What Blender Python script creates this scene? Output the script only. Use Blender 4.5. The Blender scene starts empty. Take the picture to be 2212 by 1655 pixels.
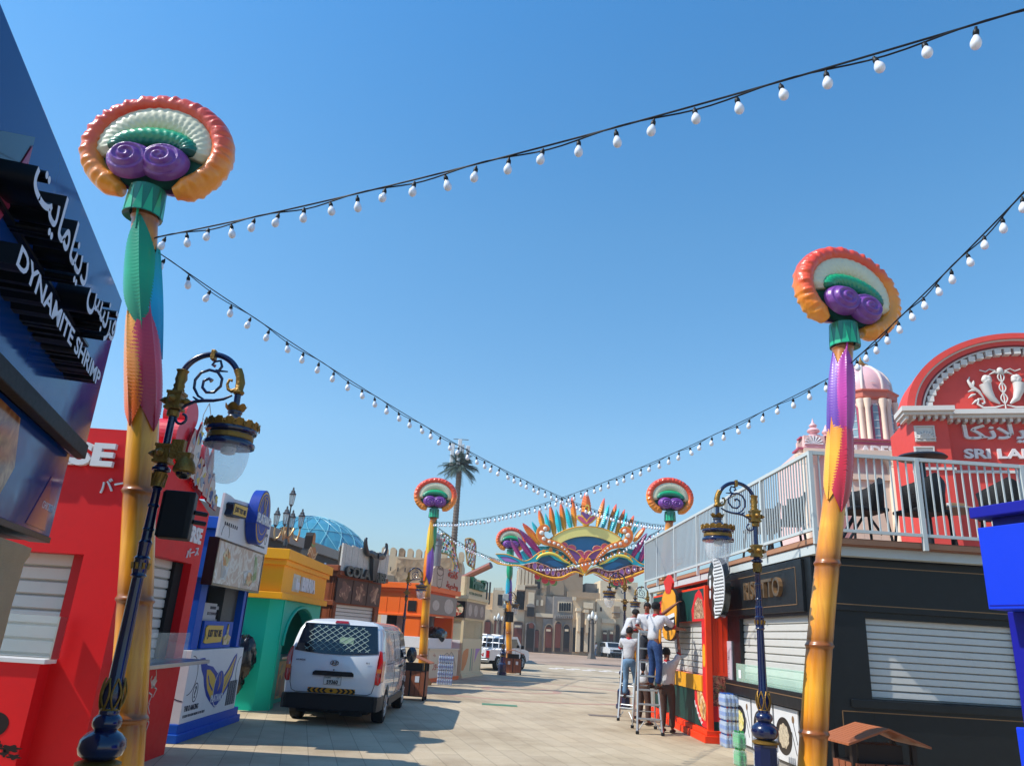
import bpy, bmesh, math, random
from mathutils import Vector, Matrix
random.seed(7)
S = bpy.context.scene
COL = S.collection
pi = math.pi
# ---------------------------------------------------------------- camera
F, CX, CY, HC = 1603.0, 1106.0, 827.5, 1.9          # focal length and centre in pixels of a 2212 px wide picture
_Y = Vector((1040 - CX, -(1367 - CY), -F)).normalized()
_Z = Vector((294, 4727, -F)); _Z = (_Z - _Y * _Z.dot(_Y)).normalized()
_X = _Y.cross(_Z)
RM = Matrix((_X, _Y, _Z))                            # camera axes -> world
cam_d = bpy.data.cameras.new('camera'); cam = bpy.data.objects.new('camera', cam_d); COL.objects.link(cam)
cam.matrix_world = Matrix.Translation((0, 0, HC)) @ RM.to_4x4()
cam_d.sensor_width = 36; cam_d.lens = 36 * F / 2212.0; cam_d.clip_end = 3000; cam_d.clip_start = 0.05
S.camera = cam
# ---------------------------------------------------------------- sky and sun
SUN = Vector((-0.88, -0.19, 1.0)).normalized()
w = bpy.data.worlds.new("World"); S.world = w; w.use_nodes = True
nt = w.node_tree; nt.nodes.clear()
sky = nt.nodes.new('ShaderNodeTexSky'); sky.sky_type = 'NISHITA'; sky.sun_disc = False
sky.sun_elevation = math.asin(SUN.z); sky.sun_rotation = math.atan2(SUN.x, SUN.y)
sky.altitude = 0; sky.air_density = 1.35; sky.dust_density = 0.3; sky.ozone_density = 1.8
bg = nt.nodes.new('ShaderNodeBackground'); bg.inputs[1].default_value = 0.14
wo = nt.nodes.new('ShaderNodeOutputWorld'); hs = nt.nodes.new('ShaderNodeHueSaturation'); hs.inputs['Saturation'].default_value = 1.28; hs.inputs['Hue'].default_value = .495
nt.links.new(sky.outputs[0], hs.inputs['Color'])
wt_ = nt.nodes.new('ShaderNodeTexCoord'); wx = nt.nodes.new('ShaderNodeSeparateXYZ'); nt.links.new(wt_.outputs['Generated'], wx.inputs[0])   # height ramp multiplied into the sky colour, dimming it low over the horizon
wr = nt.nodes.new('ShaderNodeValToRGB'); nt.links.new(wx.outputs[2], wr.inputs[0]); wr.color_ramp.elements[0].position = 0.0; wr.color_ramp.elements[0].color = (.50, .60, .74, 1); wr.color_ramp.elements[1].position = .8; wr.color_ramp.elements[1].color = (.62, 1.0, 1.18, 1)
for _p, _c in ((.1, (.56, .66, .82, 1)), (.25, (.84, .90, .98, 1)), (.5, (.86, 1.0, 1.06, 1))): _e = wr.color_ramp.elements.new(_p); _e.color = _c
wm = nt.nodes.new('ShaderNodeMix'); wm.data_type = 'RGBA'; wm.blend_type = 'MULTIPLY'; wm.inputs[0].default_value = 1.0
nt.links.new(hs.outputs[0], wm.inputs[6]); nt.links.new(wr.outputs[0], wm.inputs[7]); nt.links.new(wm.outputs[2], bg.inputs[0]); nt.links.new(bg.outputs[0], wo.inputs[0])
ld = bpy.data.lights.new('sun', 'SUN'); ld.energy = 4.5; ld.angle = math.radians(0.53); ld.color = (1.0, 0.95, 0.87)
sun = bpy.data.objects.new('sun', ld); COL.objects.link(sun)
sun.rotation_mode = 'QUATERNION'; sun.rotation_quaternion = SUN.to_track_quat('Z', 'Y'); sun.location = (-30, -10, 40)
S.view_settings.view_transform = 'Standard'; S.view_settings.look = 'None'
S.view_settings.exposure = 0.38; S.view_settings.gamma = 1.0
S.cycles.max_bounces = 6; S.cycles.transparent_max_bounces = 12
# ---------------------------------------------------------------- measuring helpers (pixels of the 4000 px photo -> points on real planes)
def ray(x, y): return RM @ Vector((x / 1.808 - CX, -(y / 1.808 - CY), -F)).normalized()
def G(x, y, z=0.0):
    r = ray(x, y); return Vector((0, 0, HC)) + r * ((z - HC) / r.z)
class Fr:
    """vertical plane: O origin, u along the face (left to right seen from its front), v up, n towards the viewer"""
    def __init__(s, O, az):      # az: heading (degrees, clockwise from +Y) in which u runs
        a = math.radians(az); s.O = Vector(O); s.u = Vector((math.sin(a), math.cos(a), 0)); s.v = Vector((0, 0, 1)); s.n = s.u.cross(s.v)
    def at(s, x, y, off=0.0):
        r = ray(x, y); C = Vector((0, 0, HC)); o = s.O + s.n * off
        t = (o - C).dot(s.n) / r.dot(s.n); p = C + r * t - s.O
        return (p.dot(s.u), p.z)
    def pt(s, u, v, w=0.0): return s.O + s.u * u + s.v * v + s.n * w
    def sh(s, u, v, w=0): 
        f = Fr((0, 0, 0), 0); f.O = s.pt(u, v, w); f.u, f.v, f.n = s.u.copy(), s.v.copy(), s.n.copy(); return f
# ---------------------------------------------------------------- materials
def lin(c):
    if isinstance(c, str):
        c = c.lstrip('#'); c = [int(c[i:i + 2], 16) / 255 for i in (0, 2, 4)]
        return tuple(((v + .055) / 1.055) ** 2.4 if v > .04045 else v / 12.92 for v in c)
    return tuple(c)
MATS = {}
def nmat(name):
    m = bpy.data.materials.new(name); m.use_nodes = True
    return m, m.node_tree, m.node_tree.nodes['Principled BSDF']
def N(nt, t, **k):
    n = nt.nodes.new(t)
    for a, b in k.items():
        if a.startswith('i_'): n.inputs[a[2:].replace('_', ' ')].default_value = b
        else: setattr(n, a, b)
    return n
def ramp(nt, stops, interp='LINEAR'):
    r = nt.nodes.new('ShaderNodeValToRGB'); r.color_ramp.interpolation = interp
    e = r.color_ramp.elements
    while len(e) > 1: e.remove(e[-1])
    e[0].position = stops[0][0]; e[0].color = (*lin(stops[0][1]), 1)
    for p, c in stops[1:]:
        x = e.new(p); x.color = (*lin(c), 1)
    return r
def mix(nt, f, a, b, mode='MIX'):
    n = nt.nodes.new('ShaderNodeMix'); n.data_type = 'RGBA'; n.blend_type = mode
    for i, v in ((0, f), (6, a), (7, b)):
        if hasattr(v, 'links') or hasattr(v, 'is_linked'): nt.links.new(v, n.inputs[i])
        elif i == 0: n.inputs[0].default_value = v
        else: n.inputs[i].default_value = (*lin(v), 1)
    return n.outputs[2]
def paint(name, c, rough=.45, var=.12, scale=2.0, metal=0.0, bump=0.0, bscale=40, coat=0.0, dirt=None, dscale=6.0, damt=.25):
    """painted or plain surface with slow colour variation, fine scuffing and optional bump"""
    if name in MATS: return MATS[name]
    m, t, p = nmat(name); L = t.links.new
    c = lin(c); lo = tuple(v * (1 - var) for v in c); hi = tuple(min(1, v * (1 + var * .6)) for v in c)
    tc = N(t, 'ShaderNodeTexCoord'); n1 = N(t, 'ShaderNodeTexNoise', i_Scale=scale, i_Detail=6.0, i_Roughness=.65); L(tc.outputs['Object'], n1.inputs['Vector'])
    out = mix(t, n1.outputs[0], lo, hi)
    if dirt is not None:
        n2 = N(t, 'ShaderNodeTexNoise', i_Scale=dscale, i_Detail=8.0, i_Roughness=.75); L(tc.outputs['Object'], n2.inputs['Vector'])
        mr = N(t, 'ShaderNodeMapRange'); mr.inputs[1].default_value = .5; mr.inputs[2].default_value = .75; mr.inputs[4].default_value = damt; L(n2.outputs[0], mr.inputs[0])
        out = mix(t, mr.outputs[0], out, dirt)
    L(out, p.inputs['Base Color'])
    n3 = N(t, 'ShaderNodeTexNoise', i_Scale=scale * 9, i_Detail=3.0); L(tc.outputs['Object'], n3.inputs['Vector'])
    r = N(t, 'ShaderNodeMapRange'); r.inputs[3].default_value = max(0, rough - .08); r.inputs[4].default_value = min(1, rough + .1); L(n3.outputs[0], r.inputs[0]); L(r.outputs[0], p.inputs['Roughness'])
    p.inputs['Metallic'].default_value = metal; p.inputs['Coat Weight'].default_value = coat; p.inputs['Specular IOR Level'].default_value = .3 if not coat and not metal else .5
    if bump:
        n4 = N(t, 'ShaderNodeTexNoise', i_Scale=bscale, i_Detail=5.0); L(tc.outputs['Object'], n4.inputs['Vector'])
        b = N(t, 'ShaderNodeBump', i_Strength=bump, i_Distance=.02); L(n4.outputs[0], b.inputs['Height']); L(b.outputs[0], p.inputs['Normal'])
    MATS[name] = m; return m
def grad(name, stops, axis=2, rough=.35, noise=.1, coat=.2, bump=0.0, bscale=30, ymix=0.0):
    """colour that runs along one axis of the thing's own bounding box (airbrushed paint)"""
    if name in MATS: return MATS[name]
    m, t, p = nmat(name); L = t.links.new
    tc = N(t, 'ShaderNodeTexCoord'); sx = N(t, 'ShaderNodeSeparateXYZ'); L(tc.outputs['Generated'], sx.inputs[0])
    n = N(t, 'ShaderNodeTexNoise', i_Scale=6.0, i_Detail=4.0); L(tc.outputs['Object'], n.inputs['Vector'])
    a = N(t, 'ShaderNodeMath', operation='MULTIPLY_ADD'); L(n.outputs[0], a.inputs[0]); a.inputs[1].default_value = noise; L(sx.outputs[axis], a.inputs[2])
    b = N(t, 'ShaderNodeMath', operation='SUBTRACT'); L(a.outputs[0], b.inputs[0]); b.inputs[1].default_value = noise * .5
    if ymix:
        c1 = N(t, 'ShaderNodeMath', operation='SUBTRACT'); L(sx.outputs[1], c1.inputs[0]); c1.inputs[1].default_value = .5
        c2 = N(t, 'ShaderNodeMath', operation='ABSOLUTE'); L(c1.outputs[0], c2.inputs[0])
        c3 = N(t, 'ShaderNodeMath', operation='MULTIPLY_ADD'); L(c2.outputs[0], c3.inputs[0]); c3.inputs[1].default_value = ymix * 2; L(b.outputs[0], c3.inputs[2])
        b = N(t, 'ShaderNodeMath', operation='SUBTRACT'); L(c3.outputs[0], b.inputs[0]); b.inputs[1].default_value = ymix
    r = ramp(t, stops); L(b.outputs[0], r.inputs[0]); L(r.outputs[0], p.inputs['Base Color'])
    p.inputs['Roughness'].default_value = rough; p.inputs['Coat Weight'].default_value = coat
    if bump:
        n4 = N(t, 'ShaderNodeTexNoise', i_Scale=bscale, i_Detail=5.0); L(tc.outputs['Object'], n4.inputs['Vector'])
        bb = N(t, 'ShaderNodeBump', i_Strength=bump, i_Distance=.02); L(n4.outputs[0], bb.inputs['Height']); L(bb.outputs[0], p.inputs['Normal'])
    MATS[name] = m; return m
def cells(name, stops, scale=8, rough=.4, stretch=(1, 1, 1), dist=.6, bump=.0, kind='v'):
    """printed food picture / stone facing: voronoi or noise cells in a set of colours"""
    if name in MATS: return MATS[name]
    m, t, p = nmat(name); L = t.links.new
    tc = N(t, 'ShaderNodeTexCoord'); mp = N(t, 'ShaderNodeMapping'); mp.inputs['Scale'].default_value = stretch; L(tc.outputs['Object'], mp.inputs[0])
    n = N(t, 'ShaderNodeTexNoise', i_Scale=scale * .5, i_Detail=4.0); L(mp.outputs[0], n.inputs['Vector'])
    ad = N(t, 'ShaderNodeVectorMath', operation='MULTIPLY_ADD'); L(n.outputs[1], ad.inputs[0]); ad.inputs[1].default_value = (dist * .3,) * 3; L(mp.outputs[0], ad.inputs[2])
    if kind == 'v':
        v = N(t, 'ShaderNodeTexVoronoi', i_Scale=scale); L(ad.outputs[0], v.inputs['Vector']); src = v.outputs['Color']
        bw = N(t, 'ShaderNodeRGBToBW'); L(src, bw.inputs[0]); h = bw.outputs[0]; d = v.outputs['Distance']
    else:
        v = N(t, 'ShaderNodeTexNoise', i_Scale=scale, i_Detail=5.0, i_Distortion=1.5); L(ad.outputs[0], v.inputs['Vector']); h = v.outputs[0]; d = h
    r = ramp(t, stops); L(h, r.inputs[0]); L(r.outputs[0], p.inputs['Base Color']); p.inputs['Roughness'].default_value = rough
    if bump:
        bb = N(t, 'ShaderNodeBump', i_Strength=bump, i_Distance=.05); L(d, bb.inputs['Height']); L(bb.outputs[0], p.inputs['Normal'])
    MATS[name] = m; return m
def glass(name, c='#e8f0ee', rough=.05, alpha=.25, ior=1.45):
    """thin pane: mostly clear with a glossy coat"""
    if name in MATS: return MATS[name]
    m, t, p = nmat(name); L = t.links.new
    p.inputs['Base Color'].default_value = (*lin(c), 1); p.inputs['Roughness'].default_value = rough
    p.inputs['Alpha'].default_value = alpha; p.inputs['IOR'].default_value = ior
    tc = N(t, 'ShaderNodeTexCoord'); n = N(t, 'ShaderNodeTexNoise', i_Scale=3.0, i_Detail=5.0); L(tc.outputs['Object'], n.inputs['Vector'])
    r = N(t, 'ShaderNodeMapRange'); r.inputs[3].default_value = alpha * .7; r.inputs[4].default_value = min(1, alpha * 1.3); L(n.outputs[0], r.inputs[0]); L(r.outputs[0], p.inputs['Alpha'])
    MATS[name] = m; return m
# ---------------------------------------------------------------- mesh collector
class MB:
    def __init__(s): s.v = []; s.f = []; s.m = []; s.mats = []
    def mi(s, m):
        if m is None: return 0
        if m not in s.mats: s.mats.append(m)
        return s.mats.index(m)
    def add(s, vs, fs, m=None):
        b = len(s.v); i = s.mi(m); s.v += [tuple(x) for x in vs]
        for f in fs: s.f.append([b + k for k in f]); s.m.append(i)
        return s
    def hexa(s, P, m=None):       # 8 points: bottom loop then top loop
        return s.add(P, [(0, 3, 2, 1), (4, 5, 6, 7), (0, 1, 5, 4), (1, 2, 6, 5), (2, 3, 7, 6), (3, 0, 4, 7)], m)
    def box(s, x0, x1, y0, y1, z0, z1, m=None):
        return s.hexa([(x0, y0, z0), (x1, y0, z0), (x1, y1, z0), (x0, y1, z0), (x0, y0, z1), (x1, y0, z1), (x1, y1, z1), (x0, y1, z1)], m)
    def rect(s, f, u0, u1, v0, v1, w0, w1, m=None):
        return s.hexa([f.pt(u0, v0, w1), f.pt(u1, v0, w1), f.pt(u1, v0, w0), f.pt(u0, v0, w0), f.pt(u0, v1, w1), f.pt(u1, v1, w1), f.pt(u1, v1, w0), f.pt(u0, v1, w0)], m)
    def prism(s, f, poly, w0, w1, m=None, side=None):
        n = len(poly); a = [f.pt(u, v, w1) for u, v in poly]; b = [f.pt(u, v, w0) for u, v in poly]
        s.add(a, [tuple(range(n))], m); s.add(b, [tuple(range(n))[::-1]], side or m)
        s.add(a + b, [(i, i + n, (i + 1) % n + n, (i + 1) % n) for i in range(n)], side or m); return s
    def loft(s, rings, m=None, closed=True, caps=True):
        n = len(rings[0]); vs = [p for r in rings for p in r]; fs = []
        for i in range(len(rings) - 1):
            for j in range(n if closed else n - 1):
                k = (j + 1) % n; fs.append((i * n + j, i * n + k, (i + 1) * n + k, (i + 1) * n + j))
        if caps and closed: fs += [tuple(range(n))[::-1], tuple(range((len(rings) - 1) * n, len(rings) * n))]
        return s.add(vs, fs, m)
    def lathe(s, prof, n=20, m=None, c=(0, 0, 0), fn=None, caps=True):
        rings = []
        for r, z in prof:
            ring = []
            for k in range(n):
                a = 2 * pi * k / n; rr = r * (fn(a, z) if fn else 1)
                ring.append((c[0] + rr * math.cos(a), c[1] + rr * math.sin(a), c[2] + z))
            rings.append(ring)
        return s.loft(rings, m, True, caps)
    def tube(s, pts, r, n=8, m=None, caps=True, flat=1.0):
        pts = [Vector(p) for p in pts]; rings = []; R = r if isinstance(r, (list, tuple)) else [r] * len(pts)
        up = None
        for i, p in enumerate(pts):
            d = (pts[min(i + 1, len(pts) - 1)] - pts[max(i - 1, 0)])
            d = d.normalized() if d.length > 1e-9 else Vector((0, 0, 1))
            if up is None: up = Vector((0, 0, 1)) if abs(d.z) < .9 else Vector((1, 0, 0))
            a = d.cross(up); a = a.normalized() if a.length > 1e-6 else d.orthogonal().normalized(); b = a.cross(d); up = b
            rings.append([p + (a * math.cos(2 * pi * k / n) + b * math.sin(2 * pi * k / n) * flat) * R[i] for k in range(n)])
        return s.loft(rings, m, True, caps)
    def ell(s, c, rx, ry, rz, nu=16, nv=10, m=None, fn=None):
        rings = []
        for i in range(1, nv):
            th = pi * i / nv - pi / 2
            ring = []
            for k in range(nu):
                a = 2 * pi * k / nu; q = fn(a, th) if fn else 1
                ring.append((c[0] + rx * math.cos(th) * math.cos(a) * q, c[1] + ry * math.cos(th) * math.sin(a) * q, c[2] + rz * math.sin(th) * q))
            rings.append(ring)
        return s.loft(rings, m)
    def text(s, f, body, u, v, h, m=None, w0=0, w1=.01, sx=1.0, rot=0.0, shear=0.0, align='LEFT', bold=0.0, fit=None, side=None):
        T, FC = tmesh(body, bold)
        if not T: return s
        x0 = min(p[0] for p in T); x1 = max(p[0] for p in T); y0 = min(p[1] for p in T); y1 = max(p[1] for p in T)
        k = h / max(1e-6, (y1 - y0)); kx = k * sx
        if fit: kx = fit / max(1e-6, x1 - x0)
        ox = {'LEFT': x0, 'CENTER': (x0 + x1) / 2, 'RIGHT': x1}[align]; c_, s_ = math.cos(rot), math.sin(rot)
        def q(p, w):
            a = (p[0] - ox) * kx + shear * (p[1] - y0) * k; b = (p[1] - y0) * k
            return f.pt(u + a * c_ - b * s_, v + a * s_ + b * c_, w)
        n = len(T); tp = [q(p, w1) for p in T]; s.add(tp, FC, m)
        E = {}
        for fc in FC:
            for i in range(len(fc)):
                e = (fc[i], fc[(i + 1) % len(fc)]); E[e] = 1
        bd = [e for e in E if (e[1], e[0]) not in E]
        if w1 - w0 > .0021:
            s.add(tp + [q(p, w0) for p in T], [(a, b, b + n, a + n) for a, b in bd], side or m)
        return s
    def build(s, name, mat=None, parent=None, smooth=None, bevel=0, sub=0, recalc=True, fast=False):
        me = bpy.data.meshes.new(name)
        vs = s.v
        if parent is not None:
            mi = world_of(parent).inverted(); vs = [mi @ Vector(p) for p in vs]
        me.from_pydata([tuple(p) for p in vs], [], s.f)
        for m in (s.mats or [mat]):
            if m: me.materials.append(m)
        if mat and s.mats and mat not in s.mats: me.materials.append(mat)
        me.polygons.foreach_set('material_index', s.m)
        if recalc:
            bm = bmesh.new(); bm.from_mesh(me); bmesh.ops.recalc_face_normals(bm, faces=bm.faces); bm.to_mesh(me); bm.free()
        if smooth is not None:
            me.shade_smooth(); me.set_sharp_from_angle(angle=math.radians(smooth))
        o = bpy.data.objects.new(name, me); COL.objects.link(o)
        if parent is not None: o.parent = parent
        if bevel:
            b = o.modifiers.new('bevel', 'BEVEL'); b.width = bevel; b.segments = 2; b.limit_method = 'ANGLE'; b.harden_normals = False
        if sub:
            b = o.modifiers.new('sub', 'SUBSURF'); b.levels = sub; b.render_levels = sub
        return o
_TC = {}
def tmesh(body, bold=0.0):
    k = (body, bold)
    if k in _TC: return _TC[k]
    c = bpy.data.curves.new('t', 'FONT'); c.body = body; c.offset = bold; c.resolution_u = 3
    o = bpy.data.objects.new('t', c); COL.objects.link(o)
    dg = bpy.context.evaluated_depsgraph_get(); dg.update(); e = o.evaluated_get(dg); me = e.to_mesh()
    T = [tuple(v.co) for v in me.vertices]; FC = []
    for p in me.polygons:
        vv = list(p.vertices)
        if p.normal.z < 0: vv = vv[::-1]
        FC.append(tuple(vv))
    e.to_mesh_clear(); bpy.data.objects.remove(o); bpy.data.curves.remove(c)
    _TC[k] = (T, FC); return _TC[k]
def world_of(o):
    m = o.matrix_local.copy() if False else Matrix.LocRotScale(o.location, o.rotation_euler, o.scale)
    return world_of(o.parent) @ m if o.parent else m
def tag(o, label=None, cat=None, group=None, kind=None):
    if label: o['label'] = label
    if cat: o['category'] = cat
    if group: o['group'] = group
    if kind: o['kind'] = kind
    return o
def thing(name, label, cat, loc=(0, 0, 0), rz=0.0, group=None):
    o = bpy.data.objects.new(name, None); o.empty_display_size = .2; COL.objects.link(o)
    o.location = loc; o.rotation_euler = (0, 0, rz); return tag(o, label, cat, group)
def kids(o): return [c for c in bpy.data.objects if c.parent == o]
def copy_tree(o, loc=None, rz=None, label=None, scale=None, parent=None):
    c = o.copy(); COL.objects.link(c); c.parent = parent
    if loc is not None: c.location = loc
    if rz is not None: c.rotation_euler = (0, 0, rz)
    if scale is not None: c.scale = (scale,) * 3 if not isinstance(scale, tuple) else scale
    if label: c['label'] = label
    for k in kids(o): copy_tree(k, parent=c)
    return c
def circ(cu, cv, ru, rv=None, n=28, a0=0, a1=2 * pi):
    rv = ru if rv is None else rv
    full = abs(a1 - a0 - 2 * pi) < 1e-6
    return [(cu + ru * math.cos(a0 + (a1 - a0) * i / (n if full else n - 1)), cv + rv * math.sin(a0 + (a1 - a0) * i / (n if full else n - 1))) for i in range(n)]
def ringstrip(mb, f, cu, cv, ru, rv, th, w0, w1, m, n=28, a0=0, a1=2 * pi):
    A = circ(cu, cv, ru, rv, n + 1, a0, a1 - 1e-7 * 0) if abs(a1 - a0 - 2 * pi) > 1e-6 else [(cu + ru * math.cos(2 * pi * i / n), cv + rv * math.sin(2 * pi * i / n)) for i in range(n + 1)]
    for i in range(len(A) - 1):
        (x0, y0), (x1, y1) = A[i], A[i + 1]
        def sc(x, y): return (cu + (x - cu) * (ru - th) / ru, cv + (y - cv) * (rv - th) / rv)
        mb.prism(f, [(x0, y0), (x1, y1), sc(x1, y1), sc(x0, y0)], w0, w1, m)
def line2(mb, f, pts, wd, w0, w1, m):
    for (a, b), (c, d) in zip(pts, pts[1:]):
        L = math.hypot(c - a, d - b) or 1; nx, ny = -(d - b) / L * wd / 2, (c - a) / L * wd / 2
        mb.prism(f, [(a + nx, b + ny), (a - nx, b - ny), (c - nx, d - ny), (c + nx, d + ny)], w0, w1, m)
def spline(P, n=6):
    P = [Vector(p) for p in P]; out = []
    for i in range(len(P) - 1):
        p0, p1, p2, p3 = P[max(i - 1, 0)], P[i], P[i + 1], P[min(i + 2, len(P) - 1)]
        for k in range(n):
            t = k / n; out.append(.5 * ((2 * p1) + (p2 - p0) * t + (2 * p0 - 5 * p1 + 4 * p2 - p3) * t * t + (3 * p1 - p0 - 3 * p2 + p3) * t ** 3))
    out.append(P[-1]); return out
def shutter(mb, f, u0, u1, v0, v1, w, m, slat=.11):
    """roller shutter: rows of slats with a step between them"""
    n = max(2, int((v1 - v0) / slat)); h = (v1 - v0) / n
    for i in range(n):
        a = v0 + i * h; mb.add([f.pt(u0, a, w + .012), f.pt(u1, a, w + .012), f.pt(u1, a + h * .1, w - .025), f.pt(u0, a + h * .1, w - .025), f.pt(u0, a + h * .24, w + .02), f.pt(u1, a + h * .24, w + .02), f.pt(u0, a + h * .94, w + .014), f.pt(u1, a + h * .94, w + .014), f.pt(u0, a + h, w + .012), f.pt(u1, a + h, w + .012)],
            [(0, 1, 2, 3), (3, 2, 5, 4), (4, 5, 7, 6), (6, 7, 9, 8)], m)
AR = lambda s: s   # Arabic strings below are given as presentation forms in visual (left to right) order
# ================================================================ GROUND
def ground():
    m, t, p = nmat('stone_paving'); L = t.links.new
    tc = N(t, 'ShaderNodeTexCoord'); mp = N(t, 'ShaderNodeMapping'); mp.inputs['Rotation'].default_value = (0, 0, math.radians(-103)); L(tc.outputs['Object'], mp.inputs[0])
    br = N(t, 'ShaderNodeTexBrick', offset=.5, i_Scale=1.0); br.inputs['Brick Width'].default_value = 1.2; br.inputs['Row Height'].default_value = .4; br.inputs['Mortar Size'].default_value = .006; br.inputs['Mortar Smooth'].default_value = .3; br.inputs['Bias'].default_value = 0
    br.inputs['Color1'].default_value = (*lin('#c4b294'), 1); br.inputs['Color2'].default_value = (*lin('#b9a78b'), 1); br.inputs['Mortar'].default_value = (*lin('#8e8069'), 1)
    L(mp.outputs[0], br.inputs['Vector'])
    n1 = N(t, 'ShaderNodeTexNoise', i_Scale=.35, i_Detail=7.0, i_Roughness=.65); L(tc.outputs['Object'], n1.inputs['Vector'])
    r1 = ramp(t, [(.3, '#b0a28c'), (.55, '#ffffff'), (.8, '#d9c9b4')]); L(n1.outputs[0], r1.inputs[0])
    c = mix(t, .7, br.outputs[0], r1.outputs[0], 'MULTIPLY')
    n2 = N(t, 'ShaderNodeTexNoise', i_Scale=3.2, i_Detail=9.0, i_Roughness=.8); L(tc.outputs['Object'], n2.inputs['Vector'])
    mr = N(t, 'ShaderNodeMapRange'); mr.inputs[1].default_value = .6; mr.inputs[2].default_value = .75; mr.inputs[4].default_value = .6; L(n2.outputs[0], mr.inputs[0])
    c = mix(t, mr.outputs[0], c, '#6d655f')
    n3 = N(t, 'ShaderNodeTexNoise', i_Scale=120.0, i_Detail=3.0); L(tc.outputs['Object'], n3.inputs['Vector'])
    r3 = ramp(t, [(.3, '#b8b8b8'), (.6, '#ffffff')]); L(n3.outputs[0], r3.inputs[0]); c = mix(t, .5, c, r3.outputs[0], 'MULTIPLY')
    L(c, p.inputs['Base Color']); p.inputs['Roughness'].default_value = .75
    bp = N(t, 'ShaderNodeBump', i_Strength=.5, i_Distance=.006); L(br.outputs['Fac'], bp.inputs['Height']); bp.invert = True; L(bp.outputs[0], p.inputs['Normal'])
    mb = MB(); mb.add([(-900, -200, 0), (900, -200, 0), (900, 1500, 0), (-900, 1500, 0)], [(0, 1, 2, 3)]); o = mb.build('ground', m); tag(o, kind='structure', label='pale stone paving of the street')
    # red brown ring of paving and the wide plaza beyond the arch
    m2, t, p = nmat('plaza_paving'); L = t.links.new
    tc = N(t, 'ShaderNodeTexCoord'); br = N(t, 'ShaderNodeTexBrick', offset=.5, i_Scale=1.0); br.inputs['Brick Width'].default_value = .6; br.inputs['Row Height'].default_value = .3; br.inputs['Mortar Size'].default_value = .01
    br.inputs['Color1'].default_value = (*lin('#b09680'), 1); br.inputs['Color2'].default_value = (*lin('#a0866f'), 1); br.inputs['Mortar'].default_value = (*lin('#8d7a6e'), 1); L(tc.outputs['Object'], br.inputs['Vector'])
    n1 = N(t, 'ShaderNodeTexNoise', i_Scale=.12, i_Detail=6.0); L(tc.outputs['Object'], n1.inputs['Vector']); r1 = ramp(t, [(.35, '#c8c0b8'), (.6, '#ffffff')]); L(n1.outputs[0], r1.inputs[0])
    c = mix(t, .7, br.outputs[0], r1.outputs[0], 'MULTIPLY'); L(c, p.inputs['Base Color']); p.inputs['Roughness'].default_value = .8
    mb = MB(); poly = [(-60, 66), (-20, 60), (4, 58), (14, 56), (24, 57), (60, 66), (60, 99), (-60, 99)]
    mb.add([(x, y, .004) for x, y in poly], [tuple(range(len(poly)))]); tag(mb.build('plaza_paving', m2), kind='structure')
    # reddish circular inlay in the street
    red = paint('red_paver', '#b08b79', .7, .2, 3, dirt='#978a80', dscale=2, damt=.6); pale = paint('pale_paver', '#b5aa9e', .7, .15, 3, dirt='#8a8078', dscale=2, damt=.5)
    mb = MB()
    for r0, r1_, mm in ((4.7, 5.0, red), (1.2, 1.5, red)):
        n = 64
        for i in range(n):
            a, b = 2 * pi * i / n, 2 * pi * (i + 1) / n
            q = [(1.6 + r * math.cos(x), 29.5 + r * math.sin(x), .004) for r, x in ((r0, a), (r1_, a), (r1_, b), (r0, b))]
            mb.add(q, [(0, 1, 2, 3)], mm)
    tag(mb.build('pavement_inlay', red), kind='structure')
    mb = MB()
    for i in range(14):
        for j in range(2):
            if (i + j) % 2 == 0: mb.add([(4.5 + i * .55, 50.5 + j * 1.2 + i * .1, .004), (5.05 + i * .55, 50.5 + j * 1.2 + i * .1, .004), (5.05 + i * .55, 51.7 + j * 1.2 + i * .1, .004), (4.5 + i * .55, 51.7 + j * 1.2 + i * .1, .004)], [(0, 1, 2, 3)])
    tag(mb.build('painted_crossing', paint('white_paver', '#d8cfc6', .7, .1)), kind='structure')
    # iron covers set in the paving
    mg = paint('green_cover', '#4f7f63', .6, .25, 8); mbk = paint('cover', '#75695f', .6, .3, 8)
    for (x0, y0, x1, y1, mm, lab) in ((0.15, 22.6, 1.15, 23.1, mg, 'faded green metal cover set flush in the paving'), (3.0, 21.3, 3.8, 21.7, mbk, 'grey drain cover in the paving left of the ladders')):
        mb = MB(); mb.box(x0, x1, y0, y1, -.02, .008)
        for k in range(6): mb.box(x0 + .05 + k * (x1 - x0 - .1) / 6, x0 + .07 + k * (x1 - x0 - .1) / 6, y0 + .04, y1 - .04, .006, .012)
        tag(mb.build('manhole_cover', mm), lab, 'cover')
ground()
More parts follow.
